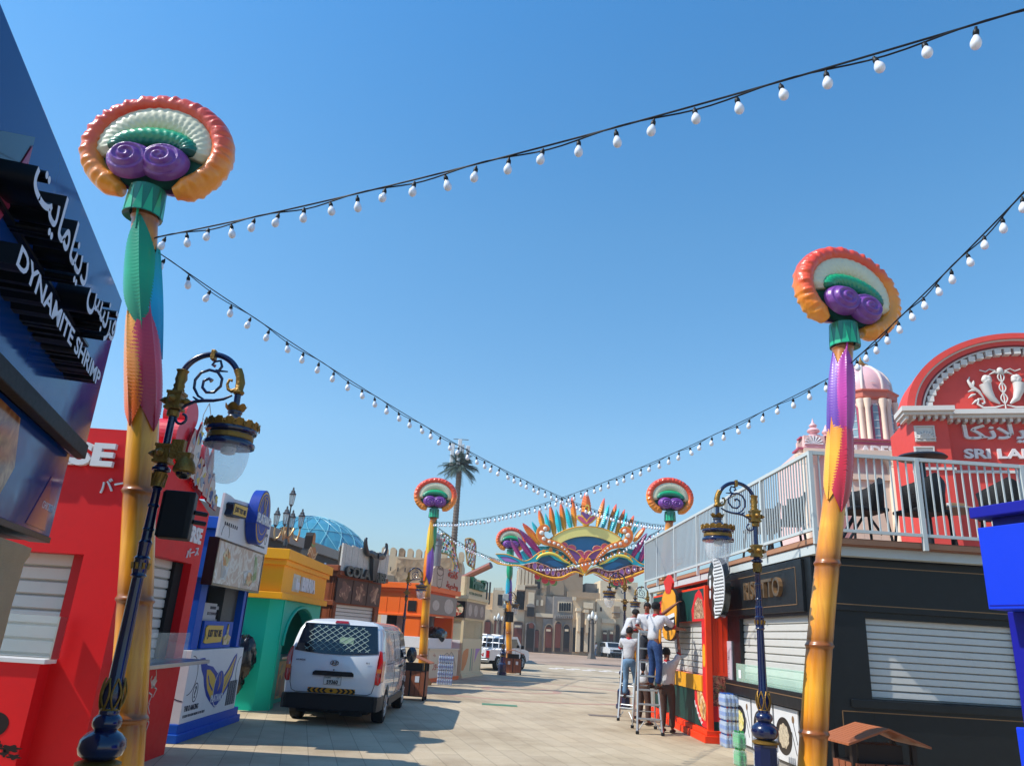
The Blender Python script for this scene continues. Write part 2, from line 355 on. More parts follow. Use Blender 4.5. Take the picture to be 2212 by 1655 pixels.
# ================================================================ BAMBOO POSTS
def ease(t): return t * t * (3 - 2 * t)
M_bam = None
def bamboo_mat():
    m, t, p = nmat('bamboo_paint'); L = t.links.new
    tc = N(t, 'ShaderNodeTexCoord'); sx = N(t, 'ShaderNodeSeparateXYZ'); L(tc.outputs['Object'], sx.inputs[0])
    # dark bands round each node (spacing 1.0 m)
    md = N(t, 'ShaderNodeMath', operation='PINGPONG'); L(sx.outputs[2], md.inputs[0]); md.inputs[1].default_value = .5
    r = ramp(t, [(0, '#8a4b14'), (.07, '#a8661c'), (.22, '#d98c1e'), (.5, '#eda62c')]); L(md.outputs[0], r.inputs[0])
    mp = N(t, 'ShaderNodeMapping'); mp.inputs['Scale'].default_value = (26, 26, .6); L(tc.outputs['Object'], mp.inputs[0])
    n = N(t, 'ShaderNodeTexNoise', i_Scale=1.0, i_Detail=4.0); L(mp.outputs[0], n.inputs['Vector']); r2 = ramp(t, [(.3, '#b98a50'), (.6, '#ffffff')]); L(n.outputs[0], r2.inputs[0])
    c = mix(t, .35, r.outputs[0], r2.outputs[0], 'MULTIPLY'); L(c, p.inputs['Base Color']); p.inputs['Roughness'].default_value = .3; p.inputs['Coat Weight'].default_value = .25
    return m
M_bam = bamboo_mat()
FC = {'green': [(0, '#0b6e4d'), (.5, '#12a06f'), (1, '#0d7d58')], 'orange': [(0, '#e8541f'), (.5, '#ee8a22'), (1, '#f3a22e')], 'red': [(0, '#a5122c'), (.5, '#cf2438'), (1, '#b02048')],
      'magenta': [(0, '#93206f'), (.5, '#c2409c'), (1, '#a03a96')], 'purple': [(0, '#4d2383'), (.5, '#7442a6'), (1, '#8653b5')], 'yellow': [(0, '#d5b31e'), (.5, '#ecc62a'), (1, '#e59a28')], 'blue': [(0, '#0f6f9c'), (.5, '#1ba3c9'), (1, '#19a08c')], 'amber': [(0, '#f0a526'), (.5, '#f2b630'), (1, '#ee7a24')]}
def feather(mb, path, rad, z0, z1, ang, wid):
    """long leaf-like feather wrapped on the pole between two heights"""
    nv, nu = 150, 12; rings = []
    for i in range(nv + 1):
        t = i / nv; z = z0 + (z1 - z0) * t
        wl = wid * (math.sin(pi * t ** .88) ** .95 if 0 < t < 1 else 0) + .004
        x, y = path(z); r = rad(z); ring = []
        a0 = ang + .22 * (t - .5)
        for j in range(nu + 1):
            u = -1 + 2 * j / nu; au = abs(u)
            rr = r + .018 + .03 * math.sin(pi * t) * (1 - au * .3) + .0026 * math.sin(2 * pi * (t * 34 + au * 2.2)) * (1 if au > .06 else 0) + (.016 if au < .09 else 0)
            a = a0 + u * wl / (r + .05); jag = .0015 * math.sin(2 * pi * t * 40) if au > .95 else 0
            ring.append((x + (rr + jag) * math.sin(a), y - (rr + jag) * math.cos(a), z - au * wl * .35))
        rings.append(ring)
    mb.loft(rings, None, False, False)
def bamboo_post(loc, bend, feathers, label, yaw=0.0, rock=True, stem=None, zb=0.0, hy=0.0, hr=0.0):
    """bend: (z, x) list. local frame, flower head faces -Y"""
    root = thing('bamboo_post', label, 'decorative post', loc, yaw, 'carnival bamboo posts')
    o = Vector(loc)
    B = sorted(bend)
    def path(z):
        if z <= B[0][0]: x = B[0][1]
        elif z >= B[-1][0]: x = B[-1][1]
        else:
            for (a, xa), (b, xb) in zip(B, B[1:]):
                if a <= z <= b: t = (z - a) / (b - a); x = xa + (xb - xa) * t; break
        return x, .0
    def path2(z): return (sum(path(z + d)[0] for d in (-.4, -.2, 0, .2, .4)) / 5, 0)
    def rad(z): return .165 - .005 * z
    c0, s0 = math.cos(yaw), math.sin(yaw)
    def W(p): return (o.x + p[0] * c0 - p[1] * s0, o.y + p[0] * s0 + p[1] * c0, o.z + p[2])
    def bld(mb, n, mat, par, **k): mb.v = [W(p) for p in mb.v]; return mb.build(n, mat, par, **k)
    rings = []; z = 0
    while z < 6.3:
        x, y = path2(z); d = abs(((z + .5) % 1.0) - .5); r = rad(z) * (1 + .10 * math.exp(-(d / .018) ** 2) - .03 * math.exp(-((d - .05) / .03) ** 2) + .03 * math.exp(-(d / .12) ** 2))
        rings.append([(x + r * math.cos(2 * pi * k / 24), y + r * math.sin(2 * pi * k / 24), z) for k in range(24)]); z += .0142 if d < .09 else .06
    mb = MB(); mb.loft(rings); bld(mb, 'pole', M_bam, root, smooth=60)
    if rock:
        mb = MB(); x, y = path2(0)
        mb.lathe([(.34, 0), (.33, .08), (.27, .2), (.22, .3), (.21, .36)], 28, None, (x, y, 0), lambda a, z: 1 + .1 * math.sin(a * 7 + z * 20) + .06 * math.sin(a * 13 + z * 31))
        bld(mb, 'rock_base', paint('rock_cast', '#b07a45', .7, .35, 12, bump=.6, bscale=30), root, smooth=50)
    for (cn, z0, z1, ang, wid) in feathers:
        mb = MB(); feather(mb, path2, rad, z0, z1, ang, wid); bld(mb, 'feather', grad('feather_' + cn, FC[cn], 2, .3, .15, .3), root, smooth=50)
    if stem:
        mb = MB(); P = []
        for i in range(12):
            zz = 5.8 + .45 * i / 11; x, _ = path2(zz); P.append((x + .02 * math.sin(zz * 3), -rad(zz) - .02, zz))
        mb.tube(P, .014, 8); bld(mb, 'feather_quill', grad('feather_' + stem, FC[stem]), root, smooth=60)
    hx = path2(6.3)[0]; HM = Matrix.Translation((hx, 0, 6.3)) @ Matrix.Rotation(hy, 4, 'Z') @ Matrix.Rotation(hr, 4, 'Y') @ Matrix.Translation((-hx, 0, -6.3))
    def bldh(mb, *a, **k): mb.v = [tuple(HM @ Vector(p)) for p in mb.v]; return bld(mb, *a, **k)
    # collar
    mb = MB(); gm = paint('collar_green', '#0a7358', .3, .2, 6, coat=.4); lg = paint('collar_light', '#1fae7a', .3, .2, 6, coat=.4)
    n = 24
    for i in range(n):
        a, b = 2 * pi * i / n, 2 * pi * (i + 1) / n
        def q(r, aa, z): return (hx + r * math.cos(aa), r * math.sin(aa), z)
        mb.add([q(.205, a, 6.02), q(.205, b, 6.02), q(.19, b, 6.36), q(.19, a, 6.36)], [(0, 1, 2, 3)], gm)
        if i % 2 == 0: mb.add([q(.209, a - .1, 6.03), q(.209, b + .1, 6.03), q(.196, (a + b) / 2, 6.33)], [(0, 1, 2)], lg)
        mb.add([q(.205, a, 6.02), q(.205, b, 6.02), q(.14, b, 6.06), q(.14, a, 6.06)], [(0, 1, 2, 3)], gm)
    bld(mb, 'collar', gm, root)
    # flower head
    hz = 6.88
    def sweep(mb, th0, th1, A, Bv, rr, dd, nth, ncs, fn, cy=0.0, dz=0.0):
        rings = []
        for i in range(nth + 1):
            th = th0 + (th1 - th0) * i / nth; e = min(i, nth - i) / 8; tap = min(1, .55 + .45 * e)
            ring = []
            for k in range(ncs):
                ph = 2 * pi * k / ncs; f = fn(th, ph); q = rr * tap * math.cos(ph) * f; d = dd * tap * math.sin(ph) * f
                ring.append((hx + (A + q) * math.cos(th), cy - d, hz + dz + (Bv + q) * math.sin(th)))
            rings.append(ring)
        mb.loft(rings)
    a0, a1 = math.radians(-66), math.radians(246)
    def ruff(th, ph):
        s_ = max(0, math.sin(ph)); k = th * 21
        return 1 + s_ * (.16 * math.sin(k + 1.2 * math.sin(th * 5)) + .07 * math.sin(k * 1.7 + 1)) * (.6 + .4 * math.cos(ph * 2 + 1)) + .03 * math.sin(k * 2 + ph * 3)
    mb = MB(); sweep(mb, a0, a1, .73, .585, .125, .165, 220, 22, lambda th, ph: 1 + .085 * max(0, 1 - abs(abs(ph if ph < pi else 2 * pi - ph) - .95) / .8) * (math.sin(th * 31 + 1.6 * math.sin(th * 5)) + .6 * math.sin(th * 53 + 1)) + .02 * math.sin(th * 9 + ph * 3) * math.sin(th * 31))
    bldh(mb, 'flower_rim', grad('rim_paint', [(0, '#f0982c'), (.22, '#ee8526'), (.42, '#e4582a'), (.7, '#dd4428'), (1, '#e0502e')], 2, .32, .3, .35, .6, 16, ymix=.42), root, smooth=70)
    mb = MB()
    mb.add([(hx + .62 * math.cos(t * pi / 16), .03, hz + .5 * math.sin(t * pi / 16)) for t in range(32)], [tuple(range(32))]); mb.add([(hx + .62 * math.cos(t * pi / 16), -.03, hz + .5 * math.sin(t * pi / 16)) for t in range(32)], [tuple(range(32))])
    bldh(mb, 'back_disc', paint('disc_teal', '#0e5a4c', .4, .2), root)
    def scales(n1, n2, amp): return lambda th, ph: 1 + amp * math.sin(th * n1 * .6 + 2 * math.sin(ph * 2)) * math.sin(ph * n2 * 2 + th * 3)
    for sg in (1, -1):
        mb = MB(); sweep(mb, math.radians(-18), math.radians(198), .50, .395, .165, .10, 190, 32, scales(60, 4, .05), -.05 * sg, -.01)
        bldh(mb, 'petal_band', paint('band_cream', '#d5d3b4', .35, .12, 8, coat=.3), root, smooth=70)
        mb = MB(); sweep(mb, math.radians(-14), math.radians(194), .40, .17, .11, .11, 150, 28, scales(44, 4, .06), -.10 * sg, -.06)
        bldh(mb, 'petal_band', grad('band_green', [(0, '#0b4f4e'), (.5, '#0f8f66'), (1, '#18a868')], 2, .3, .2, .4), root, smooth=70)
        mb = MB()
        for q in (-1, 1):
            rings = []; R = .255
            for i in range(1, 26):
                rr = R * i / 25; ring = []
                for k in range(40):
                    a = 2 * pi * k / 40; sp = .018 * math.sin(rr * 75 - a * q) * min(1, i / 5) * (1 if i < 22 else 0)
                    h = .2 * math.sqrt(max(0, 1 - (rr / R) ** 2.4))
                    ring.append((hx + q * .185 + rr * 1.06 * math.cos(a), -sg * (.13 + h + sp), hz - .25 + rr * math.sin(a) * .84))
                rings.append(ring)
            mb.loft(rings)
        bldh(mb, 'scroll_pair', paint('scroll_purple', '#7a409a', .32, .3, 7, coat=.35, bump=.5, bscale=18), root, smooth=80)
    return root
F1 = [('green', 5.98, 4.62, .2, .25), ('blue', 5.7, 4.4, 1.75, .2), ('orange', 4.9, 3.62, -.5, .23), ('red', 5.0, 3.6, .9, .24), ('purple', 5.9, 4.6, 3.2, .2)]
bamboo_post((-3.05, 7.35, 0), [(0, .08), (.57, .02), (1.56, -.13), (2.1, -.21), (3.3, -.43), (4.0, -.53), (4.86, -.75), (5.6, -.9), (6.3, -1.03)], F1, 'nearest left bamboo post with green, orange and red feathers and a flower shaped head', stem='green')
F2 = [('purple', 5.92, 4.5, -1.25, .2), ('magenta', 5.95, 4.57, -.05, .24), ('amber', 5.1, 3.8, -1.0, .22), ('red', 5.0, 3.65, .1, .25), ('green', 5.9, 4.6, 2.5, .2)]
bamboo_post((4.0, 9.6, 0), [(0, -.1), (.64, 0), (1.97, .18), (3.4, .44), (4.34, .63), (5.81, .79), (6.3, .88)], F2, 'bamboo post with purple, amber and red feathers in front of the black kiosk corner', stem='magenta', hy=.22, hr=.2)
F3 = [('yellow', 5.9, 4.55, -.35, .2), ('green', 5.95, 4.7, 1.2, .17), ('orange', 4.9, 3.5, -1.1, .19), ('purple', 4.95, 3.5, .45, .22)]
bamboo_post((-2.06, 29.1, 0), [(0, .02), (2, -.06), (4, -.12), (6.3, -.1)], F3, 'bamboo post with yellow and purple feathers standing on a rock base beside the orange kiosk')
F4 = [('green', 5.95, 4.65, -.1, .22), ('blue', 4.95, 3.5, -.5, .22), ('purple', 4.8, 3.4, .7, .19), ('green', 5.9, 4.6, 2.5, .2)]
bamboo_post((1.62, 41.9, 0), [(0, 0), (2.5, -.2), (4.5, -.3), (6.3, -.33)], F4, 'farthest bamboo post with green and blue feathers behind the white pickup')
F5 = [('orange', 5.6, 4.4, -.3, .2), ('magenta', 5.4, 4.2, .7, .2)]
bamboo_post((6.0, 26.2, 0), [(0, -.2), (3, 0), (6.3, .4)], F5, 'bamboo post whose head rises over the white terrace railing')
# ================================================================ ORNATE LAMPS
NAVY = paint('navy_enamel', '#0c1640', .22, .2, 5, coat=.6); GOLD = paint('gold_leaf', '#93702f', .42, .35, 14, metal=.6, bump=.4, bscale=60)
GREYCAP = paint('lamp_cap', '#343b4c', .3, .2, 5, coat=.5)
BULBGLASS = glass('lamp_glass', '#eef2f6', .06, .3)
def spiral(cx, cz, r0, r1, turns, a0, n=40, sgn=1):
    return [(cx + (r0 + (r1 - r0) * i / n) * math.cos(a0 + sgn * 2 * pi * turns * i / n), 0, cz + (r0 + (r1 - r0) * i / n) * math.sin(a0 + sgn * 2 * pi * turns * i / n)) for i in range(n + 1)]
def ornate_lamp():
    r = thing('ornate_lamp', 'x', 'street lamp')
    mb = MB(); ns = 12
    mb.lathe([(.24, 0), (.24, .12), (.2, .14), (.2, .5), (.17, .54), (.135, .58), (.135, .84)], 8); mb.lathe([(.135, .84), (.14, .86)], 20)
    mb.build('pedestal', NAVY, r, smooth=30)
    mb = MB(); mb.lathe([(.09, .91), (.14, .94), (.158, .99), (.15, 1.04), (.11, 1.08), (.075, 1.10), (.095, 1.125), (.1, 1.15), (.09, 1.18), (.068, 1.20), (.07, 1.22), (.06, 1.25)], 24, None, (0, 0, 0), lambda a, z: 1 + .012 * math.sin(a * 12 + z * 60) * (1 if .93 < z < 1.07 else 0))
    mb.build('baluster', NAVY, r, smooth=50)
    for P in ([(.11, .855), (.15, .87), (.15, .89), (.11, .905)], [(.075, 1.078), (.085, 1.088), (.075, 1.098)]): mb = MB(); mb.lathe(P, 24); mb.build('gold_ring', GOLD, r, smooth=40)
    mb = MB(); mb.lathe([(.05, 1.22), (.07, 1.27), (.076, 1.32), (.068, 1.38), (.052, 1.44), (.047, 1.8), (.042, 2.16)], 24)
    mb.lathe([(.044, 2.14), (.058, 2.155), (.05, 2.17), (.054, 2.19), (.058, 2.23), (.052, 2.27), (.06, 2.285), (.044, 2.3), (.046, 2.37), (.05, 2.4), (.036, 2.42)], 24)
    for z in (2.5, 2.68): mb.lathe([(.038, z - .012), (.044, z), (.038, z + .012)], 16)
    mb.lathe([(.038, 2.4), (.035, 2.6), (.031, 2.8), (.042, 2.815), (.03, 2.83)], 18); mb.lathe([(.04, 2.94), (.07, 2.955), (.07, 2.975), (.04, 3.0), (.034, 3.05), (.028, 3.18), (.026, 3.6)], 18)
    mb.build('shaft', NAVY, r, smooth=40)
    mb = MB()
    for k in range(7):          # lotus leaves
        a = 2 * pi * k / 7
        for sg in (-1, 1):
            P = []
            for i in range(9):
                t = i / 8; rr = .053 + .032 * math.sin(pi * (t * .8 + .1)); aa = a + sg * .36 * math.sin(pi * t); P.append((rr * math.cos(aa), rr * math.sin(aa), 1.23 + .21 * t))
            mb.tube(P, .007, 6)
    mb.lathe([(.062, 1.22), (.07, 1.23), (.064, 1.24)], 20); mb.build('gold_lotus', GOLD, r, smooth=40); mb = MB()
    for k in range(8):
        a = 2 * pi * k / 8; mb.tube([(.056 * math.cos(a), .056 * math.sin(a), 2.205), (.061 * math.cos(a), .067 * math.sin(a), 2.25)], .012, 6)
    mb.build('gold_rosettes', GOLD, r, smooth=40); mb = MB(); mb.lathe([(.05, 2.83), (.04, 2.86), (.05, 2.92), (.055, 2.94)], 16)
    for k in range(8):
        a = 2 * pi * k / 8; mb.tube([(.05 * math.cos(a), .05 * math.sin(a), 2.83), (.056 * math.cos(a + .6), .056 * math.sin(a + .6), 2.93)], .006, 5)
    mb.build('gold_cup', GOLD, r, smooth=40)
    def block(z):
        b = MB(); b.box(-.055, .055, -.055, .055, z, z + .12); b.box(-.063, .063, -.063, .063, z - .015, z + .008); b.box(-.063, .063, -.063, .063, z + .112, z + .135)
        for dx, dy in ((-1, 0), (0, -1), (0, 1), (1, 0)):
            b.tube([(dx * .05, dy * .05, z + .06), (dx * .075, dy * .075, z + .06), (dx * .08, dy * .08, z + .06), (dx * .09, dy * .09, z + .06), (dx * .13, dy * .13, z + .06)], [.018, .018, .032, .03, .003], 8)
        b.build('gold_block', GOLD, r, bevel=.004)
    block(3.03); block(3.47)
    mb = MB(); mb.lathe([(.045, 3.4), (.048, 3.41), (.048, 3.44), (.045, 3.45)], 16); mb.build('clamp_band', GOLD, r, smooth=30)
    mb = MB(); mb.lathe([(.04, 3.6), (.045, 3.62), (.036, 3.64), (.044, 3.66), (.036, 3.68), (.046, 3.72), (.038, 3.77), (.05, 3.79), (.034, 3.8)], 14, None, (.005, 0, 0), lambda a, z: 1 + .12 * math.sin(a * 5 + z * 30))
    mb.build('leaf_sleeve', GOLD, r, smooth=60)
    # arch
    cx, cz, R = .235, 3.715, .235
    mb = MB(); mb.tube([(cx - R * math.cos(t), 0, cz + R * math.sin(t)) for t in [(.15 + (pi - .45) * i / 24) for i in range(25)]], .024, 12)
    mb.tube([(.485, 0, 3.66), (.49, 0, 3.5)], .026, 12); mb.build('arch', NAVY, r, smooth=60)
    mb = MB()
    mb.tube([(.035, 0, 3.43), (.05, 0, 3.46), (.09, 0, 3.50), (.15, 0, 3.535), (.22, 0, 3.55), (.3, 0, 3.555), (.38, 0, 3.575), (.44, 0, 3.61)], [.008, .012, .013, .014, .016, .014, .012, .01], 8)
    mb.tube([(.035, 0, 3.43), (.03, 0, 3.39)] + [(.072 + .042 * math.cos(a), 0, 3.385 + .042 * math.sin(a)) for a in [pi + .2 + i * .55 for i in range(9)]], .011, 8)
    mb.tube([(.24, 0, 3.55), (.17, 0, 3.585), (.125, 0, 3.65), (.12, 0, 3.72), (.155, 0, 3.785), (.22, 0, 3.815), (.29, 0, 3.80), (.335, 0, 3.745), (.335, 0, 3.68), (.29, 0, 3.625), (.23, 0, 3.62), (.19, 0, 3.66), (.19, 0, 3.715), (.23, 0, 3.74), (.255, 0, 3.72)], [.006, .01] + [.0125] * 11 + [.013, .02], 8)
    mb.tube([(.29, 0, 3.8), (.315, 0, 3.85), (.295, 0, 3.9), (.25, 0, 3.89), (.235, 0, 3.86), (.26, 0, 3.85)], [.012, .012, .011, .011, .011, .014], 8)
    mb.tube([(.27, 0, 3.812), (.37, 0, 3.81)], [.012, .006], 8); mb.tube([(.18, 0, 3.545), (.13, 0, 3.575)], [.012, .006], 8)
    mb.build('scroll', NAVY, r, smooth=60)
    mb = MB(); mb.box(.215, .25, -.034, .034, 3.90, 3.985); mb.build('gold_clip', GOLD, r, bevel=.005)
    mb = MB(); mb.tube([(.45, 0, 3.83), (.475, 0, 3.78), (.49, 0, 3.72), (.487, 0, 3.66), (.49, 0, 3.635), (.49, 0, 3.62)], [.035, .034, .038, .033, .046, .036], 12)
    mb.tube([(.47, 0, 3.66), (.43, 0, 3.645), (.4, 0, 3.66), (.385, 0, 3.7), (.395, 0, 3.74), (.42, 0, 3.735)], [.02, .018, .014, .012, .012, .014], 8); mb.build('gold_finial', GOLD, r, smooth=60)
    # hanging lantern
    lx = .49
    mb = MB(); mb.lathe([(.028, 3.50), (.055, 3.48), (.058, 3.46), (.05, 3.45), (.052, 3.43), (.075, 3.41), (.115, 3.385), (.15, 3.355), (.165, 3.33), (.165, 3.325)], 32, None, (lx, 0, 0)); mb.build('lantern_cap', GREYCAP, r, smooth=50)
    mb = MB(); mb.lathe([(.16, 3.33), (.195, 3.325), (.2, 3.31), (.195, 3.295), (.17, 3.285), (.165, 3.25), (.17, 3.225), (.195, 3.215), (.2, 3.2), (.195, 3.18), (.15, 3.175)], 36, None, (lx, 0, 0)); mb.build('lantern_body', NAVY, r, smooth=40)
    mb = MB(); ns = 72; rings = []
    for (rr, z, amp) in ((.188, 3.315, 0), (.2, 3.335, 0), (.212, 3.35, 1), (.208, 3.352, 1), (.19, 3.33, 0)):
        rings.append([(lx + rr * math.cos(2 * pi * k / ns), rr * math.sin(2 * pi * k / ns), z + amp * (.028 * abs(math.sin(2 * pi * k / ns * 8)) + .014 * abs(math.sin(2 * pi * k / ns * 16)))) for k in range(ns)])
    mb.loft(rings, None, True, False)
    for k in range(16):
        a = 2 * pi * k / 16; P = []
        for i in range(8):
            t = i / 7 * 2 * pi * .85; P.append((lx + .209 * math.cos(a + .05 * math.cos(t)), .209 * math.sin(a + .05 * math.cos(t)), 3.345 + .018 * math.sin(t)))
        mb.tube(P, .006, 5)
    mb.lathe([(.171, 3.235), (.176, 3.24), (.176, 3.275), (.171, 3.28)], 36, None, (lx, 0, 0), lambda a, z: 1 + .01 * math.sin(a * 24))
    rings = []
    for (rr, z, amp) in ((.055, 3.475, 0), (.07, 3.49, 0), (.085, 3.505, 1), (.08, 3.5, 1), (.05, 3.48, 0)):
        rings.append([(lx + rr * math.cos(2 * pi * k / 48), rr * math.sin(2 * pi * k / 48), z + amp * .03 * abs(math.sin(2 * pi * k / 48 * 3))) for k in range(48)])
    mb.loft(rings, None, True, False); mb.build('gold_crown', GOLD, r, smooth=40)
    mb = MB(); mb.lathe([(.162, 3.18), (.164, 3.12), (.157, 3.05), (.136, 2.98), (.102, 2.925), (.055, 2.895), (.004, 2.886)], 36, None, (lx, 0, 0), caps=False); mb.build('glass_bowl', BULBGLASS, r, smooth=60)
    mb = MB(); mb.lathe([(.13, 3.185), (.13, 3.178), (.06, 3.176), (.055, 3.13), (.03, 3.12)], 24, None, (lx, 0, 0)); mb.build('lamp_holder', paint('white_enamel', '#cfd2d0', .4), r, smooth=40)
    return r
LP = ornate_lamp()
LP.location = (-2.6, 5.85, 0); LP['label'] = 'nearest left navy and gold street lamp carrying a black loudspeaker'; LP['group'] = 'ornate navy and gold lamps'
copy_tree(LP, (3.42, 9.5, 0), pi, 'navy and gold street lamp nearest on the right, in front of the black kiosk shutter')
copy_tree(LP, (4.42, 24.1, 0), pi, 'navy and gold street lamp beside the ladders with its lantern below the arch')
copy_tree(LP, (-2.72, 27.3, 0), .0, 'navy and gold street lamp behind the white van beside the rock footed bamboo post')
copy_tree(LP, (1.14, 39.2, 0), .1, 'navy and gold street lamp with a black loudspeaker near the white pickup')
copy_tree(LP, (6.3, 29.5, 0), pi, 'navy and gold street lamp partly hidden behind the men on the ladders')
def speaker_box(loc, rz, label, s=1.0):
    r = thing('loudspeaker', label, 'loudspeaker', loc, rz, 'black loudspeakers on the lamps')
    mb = MB(); P = [(-.11, -.16), (.11, -.16), (.15, .1), (.15, .16), (-.15, .16), (-.15, .1)]
    bk = paint('black_plastic', '#0d0e11', .5, .3, 10)
    def w(x, y, z): return (loc[0] + (x * math.cos(rz) - y * math.sin(rz)) * s, loc[1] + (x * math.sin(rz) + y * math.cos(rz)) * s, loc[2] + z * s)
    mb.loft([[w(x, y, z) for x, y in P] for z in (-.25, .25)]); mb.build('cabinet', bk, r, bevel=.012)
    mb = MB(); mb.hexa([w(*q) for q in ((-.1, -.172, -.23), (.1, -.172, -.23), (.1, -.16, -.23), (-.1, -.16, -.23), (-.1, -.172, .23), (.1, -.172, .23), (.1, -.16, .23), (-.1, -.16, .23))]); mb.build('grille', paint('grille_black', '#08080a', .7, .4, 200), r)
    mb = MB(); mb.tube([w(0, .16, .05), w(-.1, .28, .05)], .018, 8); mb.tube([w(0, .16, -.05), w(-.1, .28, -.05)], .018, 8); mb.build('bracket', bk, r)
    return r
speaker_box((-2.41, 5.87, 2.62), -1.3, 'black loudspeaker clamped to the nearest left lamp shaft', .72)
speaker_box((1.38, 39.1, 2.75), .5, 'black loudspeaker on the lamp by the pickup', 1.0)
# gold camera housing on the nearest lamp
t = thing('security_camera', 'gold painted dome camera bolted to the nearest left lamp', 'camera', (-2.45, 5.8, 3.02))
mb = MB(); mb.box(-2.53, -2.43, 5.77, 5.83, 3.05, 3.2); mb.box(-2.47, -2.36, 5.76, 5.84, 3.02, 3.1); mb.build('bracket', GOLD, t, bevel=.004)
mb = MB(); mb.lathe([(.03, .12), (.045, .1), (.07, .06), (.085, .02), (.085, -.01), (.07, -.02)], 20, None, (-2.4, 5.8, 2.96)); mb.build('housing', GOLD, t, smooth=40)
mb = MB(); mb.ell((-2.4, 5.8, 2.945), .062, .062, .055, 16, 8); mb.build('dome', paint('dome_black', '#15100e', .08, .2, coat=.8), t, smooth=80)
# small grey boxes on the far lamp
t = thing('junction_box', 'pale grey antenna boxes strapped to the lamp near the white pickup', 'box', (1.14, 39.2, 3.4))
gp = paint('pale_plastic', '#b9bcb8', .5)
mb = MB(); mb.box(.95, 1.25, 39.0, 39.1, 3.5, 3.85); mb.build('upper_box', gp, t, bevel=.02); mb = MB(); mb.box(.98, 1.16, 39.0, 39.1, 3.15, 3.35); mb.build('lower_box', gp, t, bevel=.02)
# ================================================================ STRING LIGHTS
def make_bulb():
    mb = MB(); wm = paint('bulb_opal', '#e4e6ee', .12, .05, coat=1.0); bk = paint('socket_black', '#101214', .5)
    mb.lathe([(.004, 0), (.009, -.002), (.010, -.02), (.017, -.024), (.02, -.035), (.02, -.06), (.017, -.063)], 10, bk)
    mb.lathe([(.016, -.062), (.019, -.07), (.03, -.09), (.037, -.112), (.037, -.128), (.03, -.148), (.016, -.16), (.003, -.164)], 12, wm)
    o = mb.build('bulb', None, smooth=50); return o
BULB = make_bulb(); BULB_USED = False
CABLE = paint('cable_black', '#14161a', .55)
def string_light(P0, P1, sag, sp, label, r=.006, clip=None, jit=.25, bs=1.0):
    global BULB_USED
    P0, P1 = Vector(P0), Vector(P1); root = thing('string_light', label, 'string light', P0, 0, 'string lights over the street'); L = (P1 - P0).length
    def pos(t): p = P0.lerp(P1, t); p.z -= 4 * sag * t * (1 - t); return p
    n = max(40, int(L / .12)); mb = MB(); mb.tube([pos(i / n) for i in range(n + 1)], r, 6)
    nb = int(L / sp); side = (P1 - P0).cross(Vector((0, 0, 1))).normalized()
    P = []
    for i in range(n + 1):
        t = i / n; p = pos(t); k = t * nb * pi / 2; P.append(p + Vector((0, 0, -.018 + .02 * math.sin(k))) + side * .014 * math.cos(k))
    mb.tube(P, r * .85, 6); mb.build('cable', CABLE, root, smooth=60)
    for i in range(nb):
        t = (i + .5) / nb; p = pos(t) + Vector((0, 0, -.02))
        if not BULB_USED: o = BULB; BULB_USED = True
        else: o = BULB.copy(); COL.objects.link(o)
        o.parent = root; o.location = p - P0; rx = random.uniform(-jit, jit); o.rotation_euler = (rx, random.uniform(-jit, jit), random.uniform(0, 6)); o.scale = (bs,) * 3
    return root
string_light((-3.83, 7.3, 5.76), (3.75, 3.5, 6.05), .13, .31, 'string of white bulbs from the nearest left bamboo post up to the top right corner', .008)
string_light((-3.83, 7.3, 5.62), (6.13, 26.0, 5.85), .66, .33, 'string of white bulbs from the nearest left bamboo post to the post behind the railing')
string_light((4.86, 9.45, 5.68), (-2.15, 29.0, 5.85), .6, .33, 'string of white bulbs from the right bamboo post to the rock footed post')
string_light((4.86, 9.45, 5.74), (4.45, 3.9, 6.05), .06, .3, 'string of white bulbs from the right bamboo post to the right edge of the view', .008)
string_light((-2.1, 29.1, 5.75), (1.25, 41.8, 5.7), .25, .4, 'string of white bulbs between the two far left bamboo posts', .009)
string_light((1.3, 41.9, 5.7), (6.1, 26.3, 5.75), .72, .34, 'string of white bulbs hanging across the lower half of the mask arch', .009)
string_light((1.3, 41.9, 5.6), (9.5, 36.0, 5.9), .5, .34, 'shorter string of white bulbs running right from the farthest bamboo post', .009)
# ================================================================ LEFT ROW
def hole_wall(mb, f, u0, u1, v0, v1, h, w0, w1, m=None):
    a, b, c, d = h
    mb.rect(f, u0, a, v0, v1, w0, w1, m); mb.rect(f, b, u1, v0, v1, w0, w1, m)
    if c > v0: mb.rect(f, a, b, v0, c, w0, w1, m)
    if d < v1: mb.rect(f, a, b, d, v1, w0, w1, m)
def part(root, name, mat, fn, **k):
    mb = MB(); fn(mb); return mb.build(name, mat, root, **k)
def cloudpoly(cu, cv, r, n, amp, ph=0, sv=1.0, N_=60): return [(cu + r * (1 + amp * math.sin(n * 2 * pi * i / N_ + ph) + amp * .5 * math.sin(n * 1.7 * 2 * pi * i / N_)) * math.cos(2 * pi * i / N_), cv + sv * r * (1 + amp * math.sin(n * 2 * pi * i / N_ + ph)) * math.sin(2 * pi * i / N_)) for i in range(N_)]
WHITE = paint('white_panel', '#d9dadb', .4, .05, 2, dirt='#a9a49c', dscale=5, damt=.15)
SHUT = paint('shutter_metal', '#c9c7c0', .42, .08, 2, metal=.15, dirt='#8d877c', dscale=4, damt=.2)
BLACKP = paint('black_gloss', '#0e1013', .2, .3, 3, coat=.4)
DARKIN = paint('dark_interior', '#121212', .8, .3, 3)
CHROME = paint('brushed_steel', '#aeb1b2', .3, .1, 8, metal=.9)
PANE = glass('clear_pane', '#dfeee8', .03, .16)
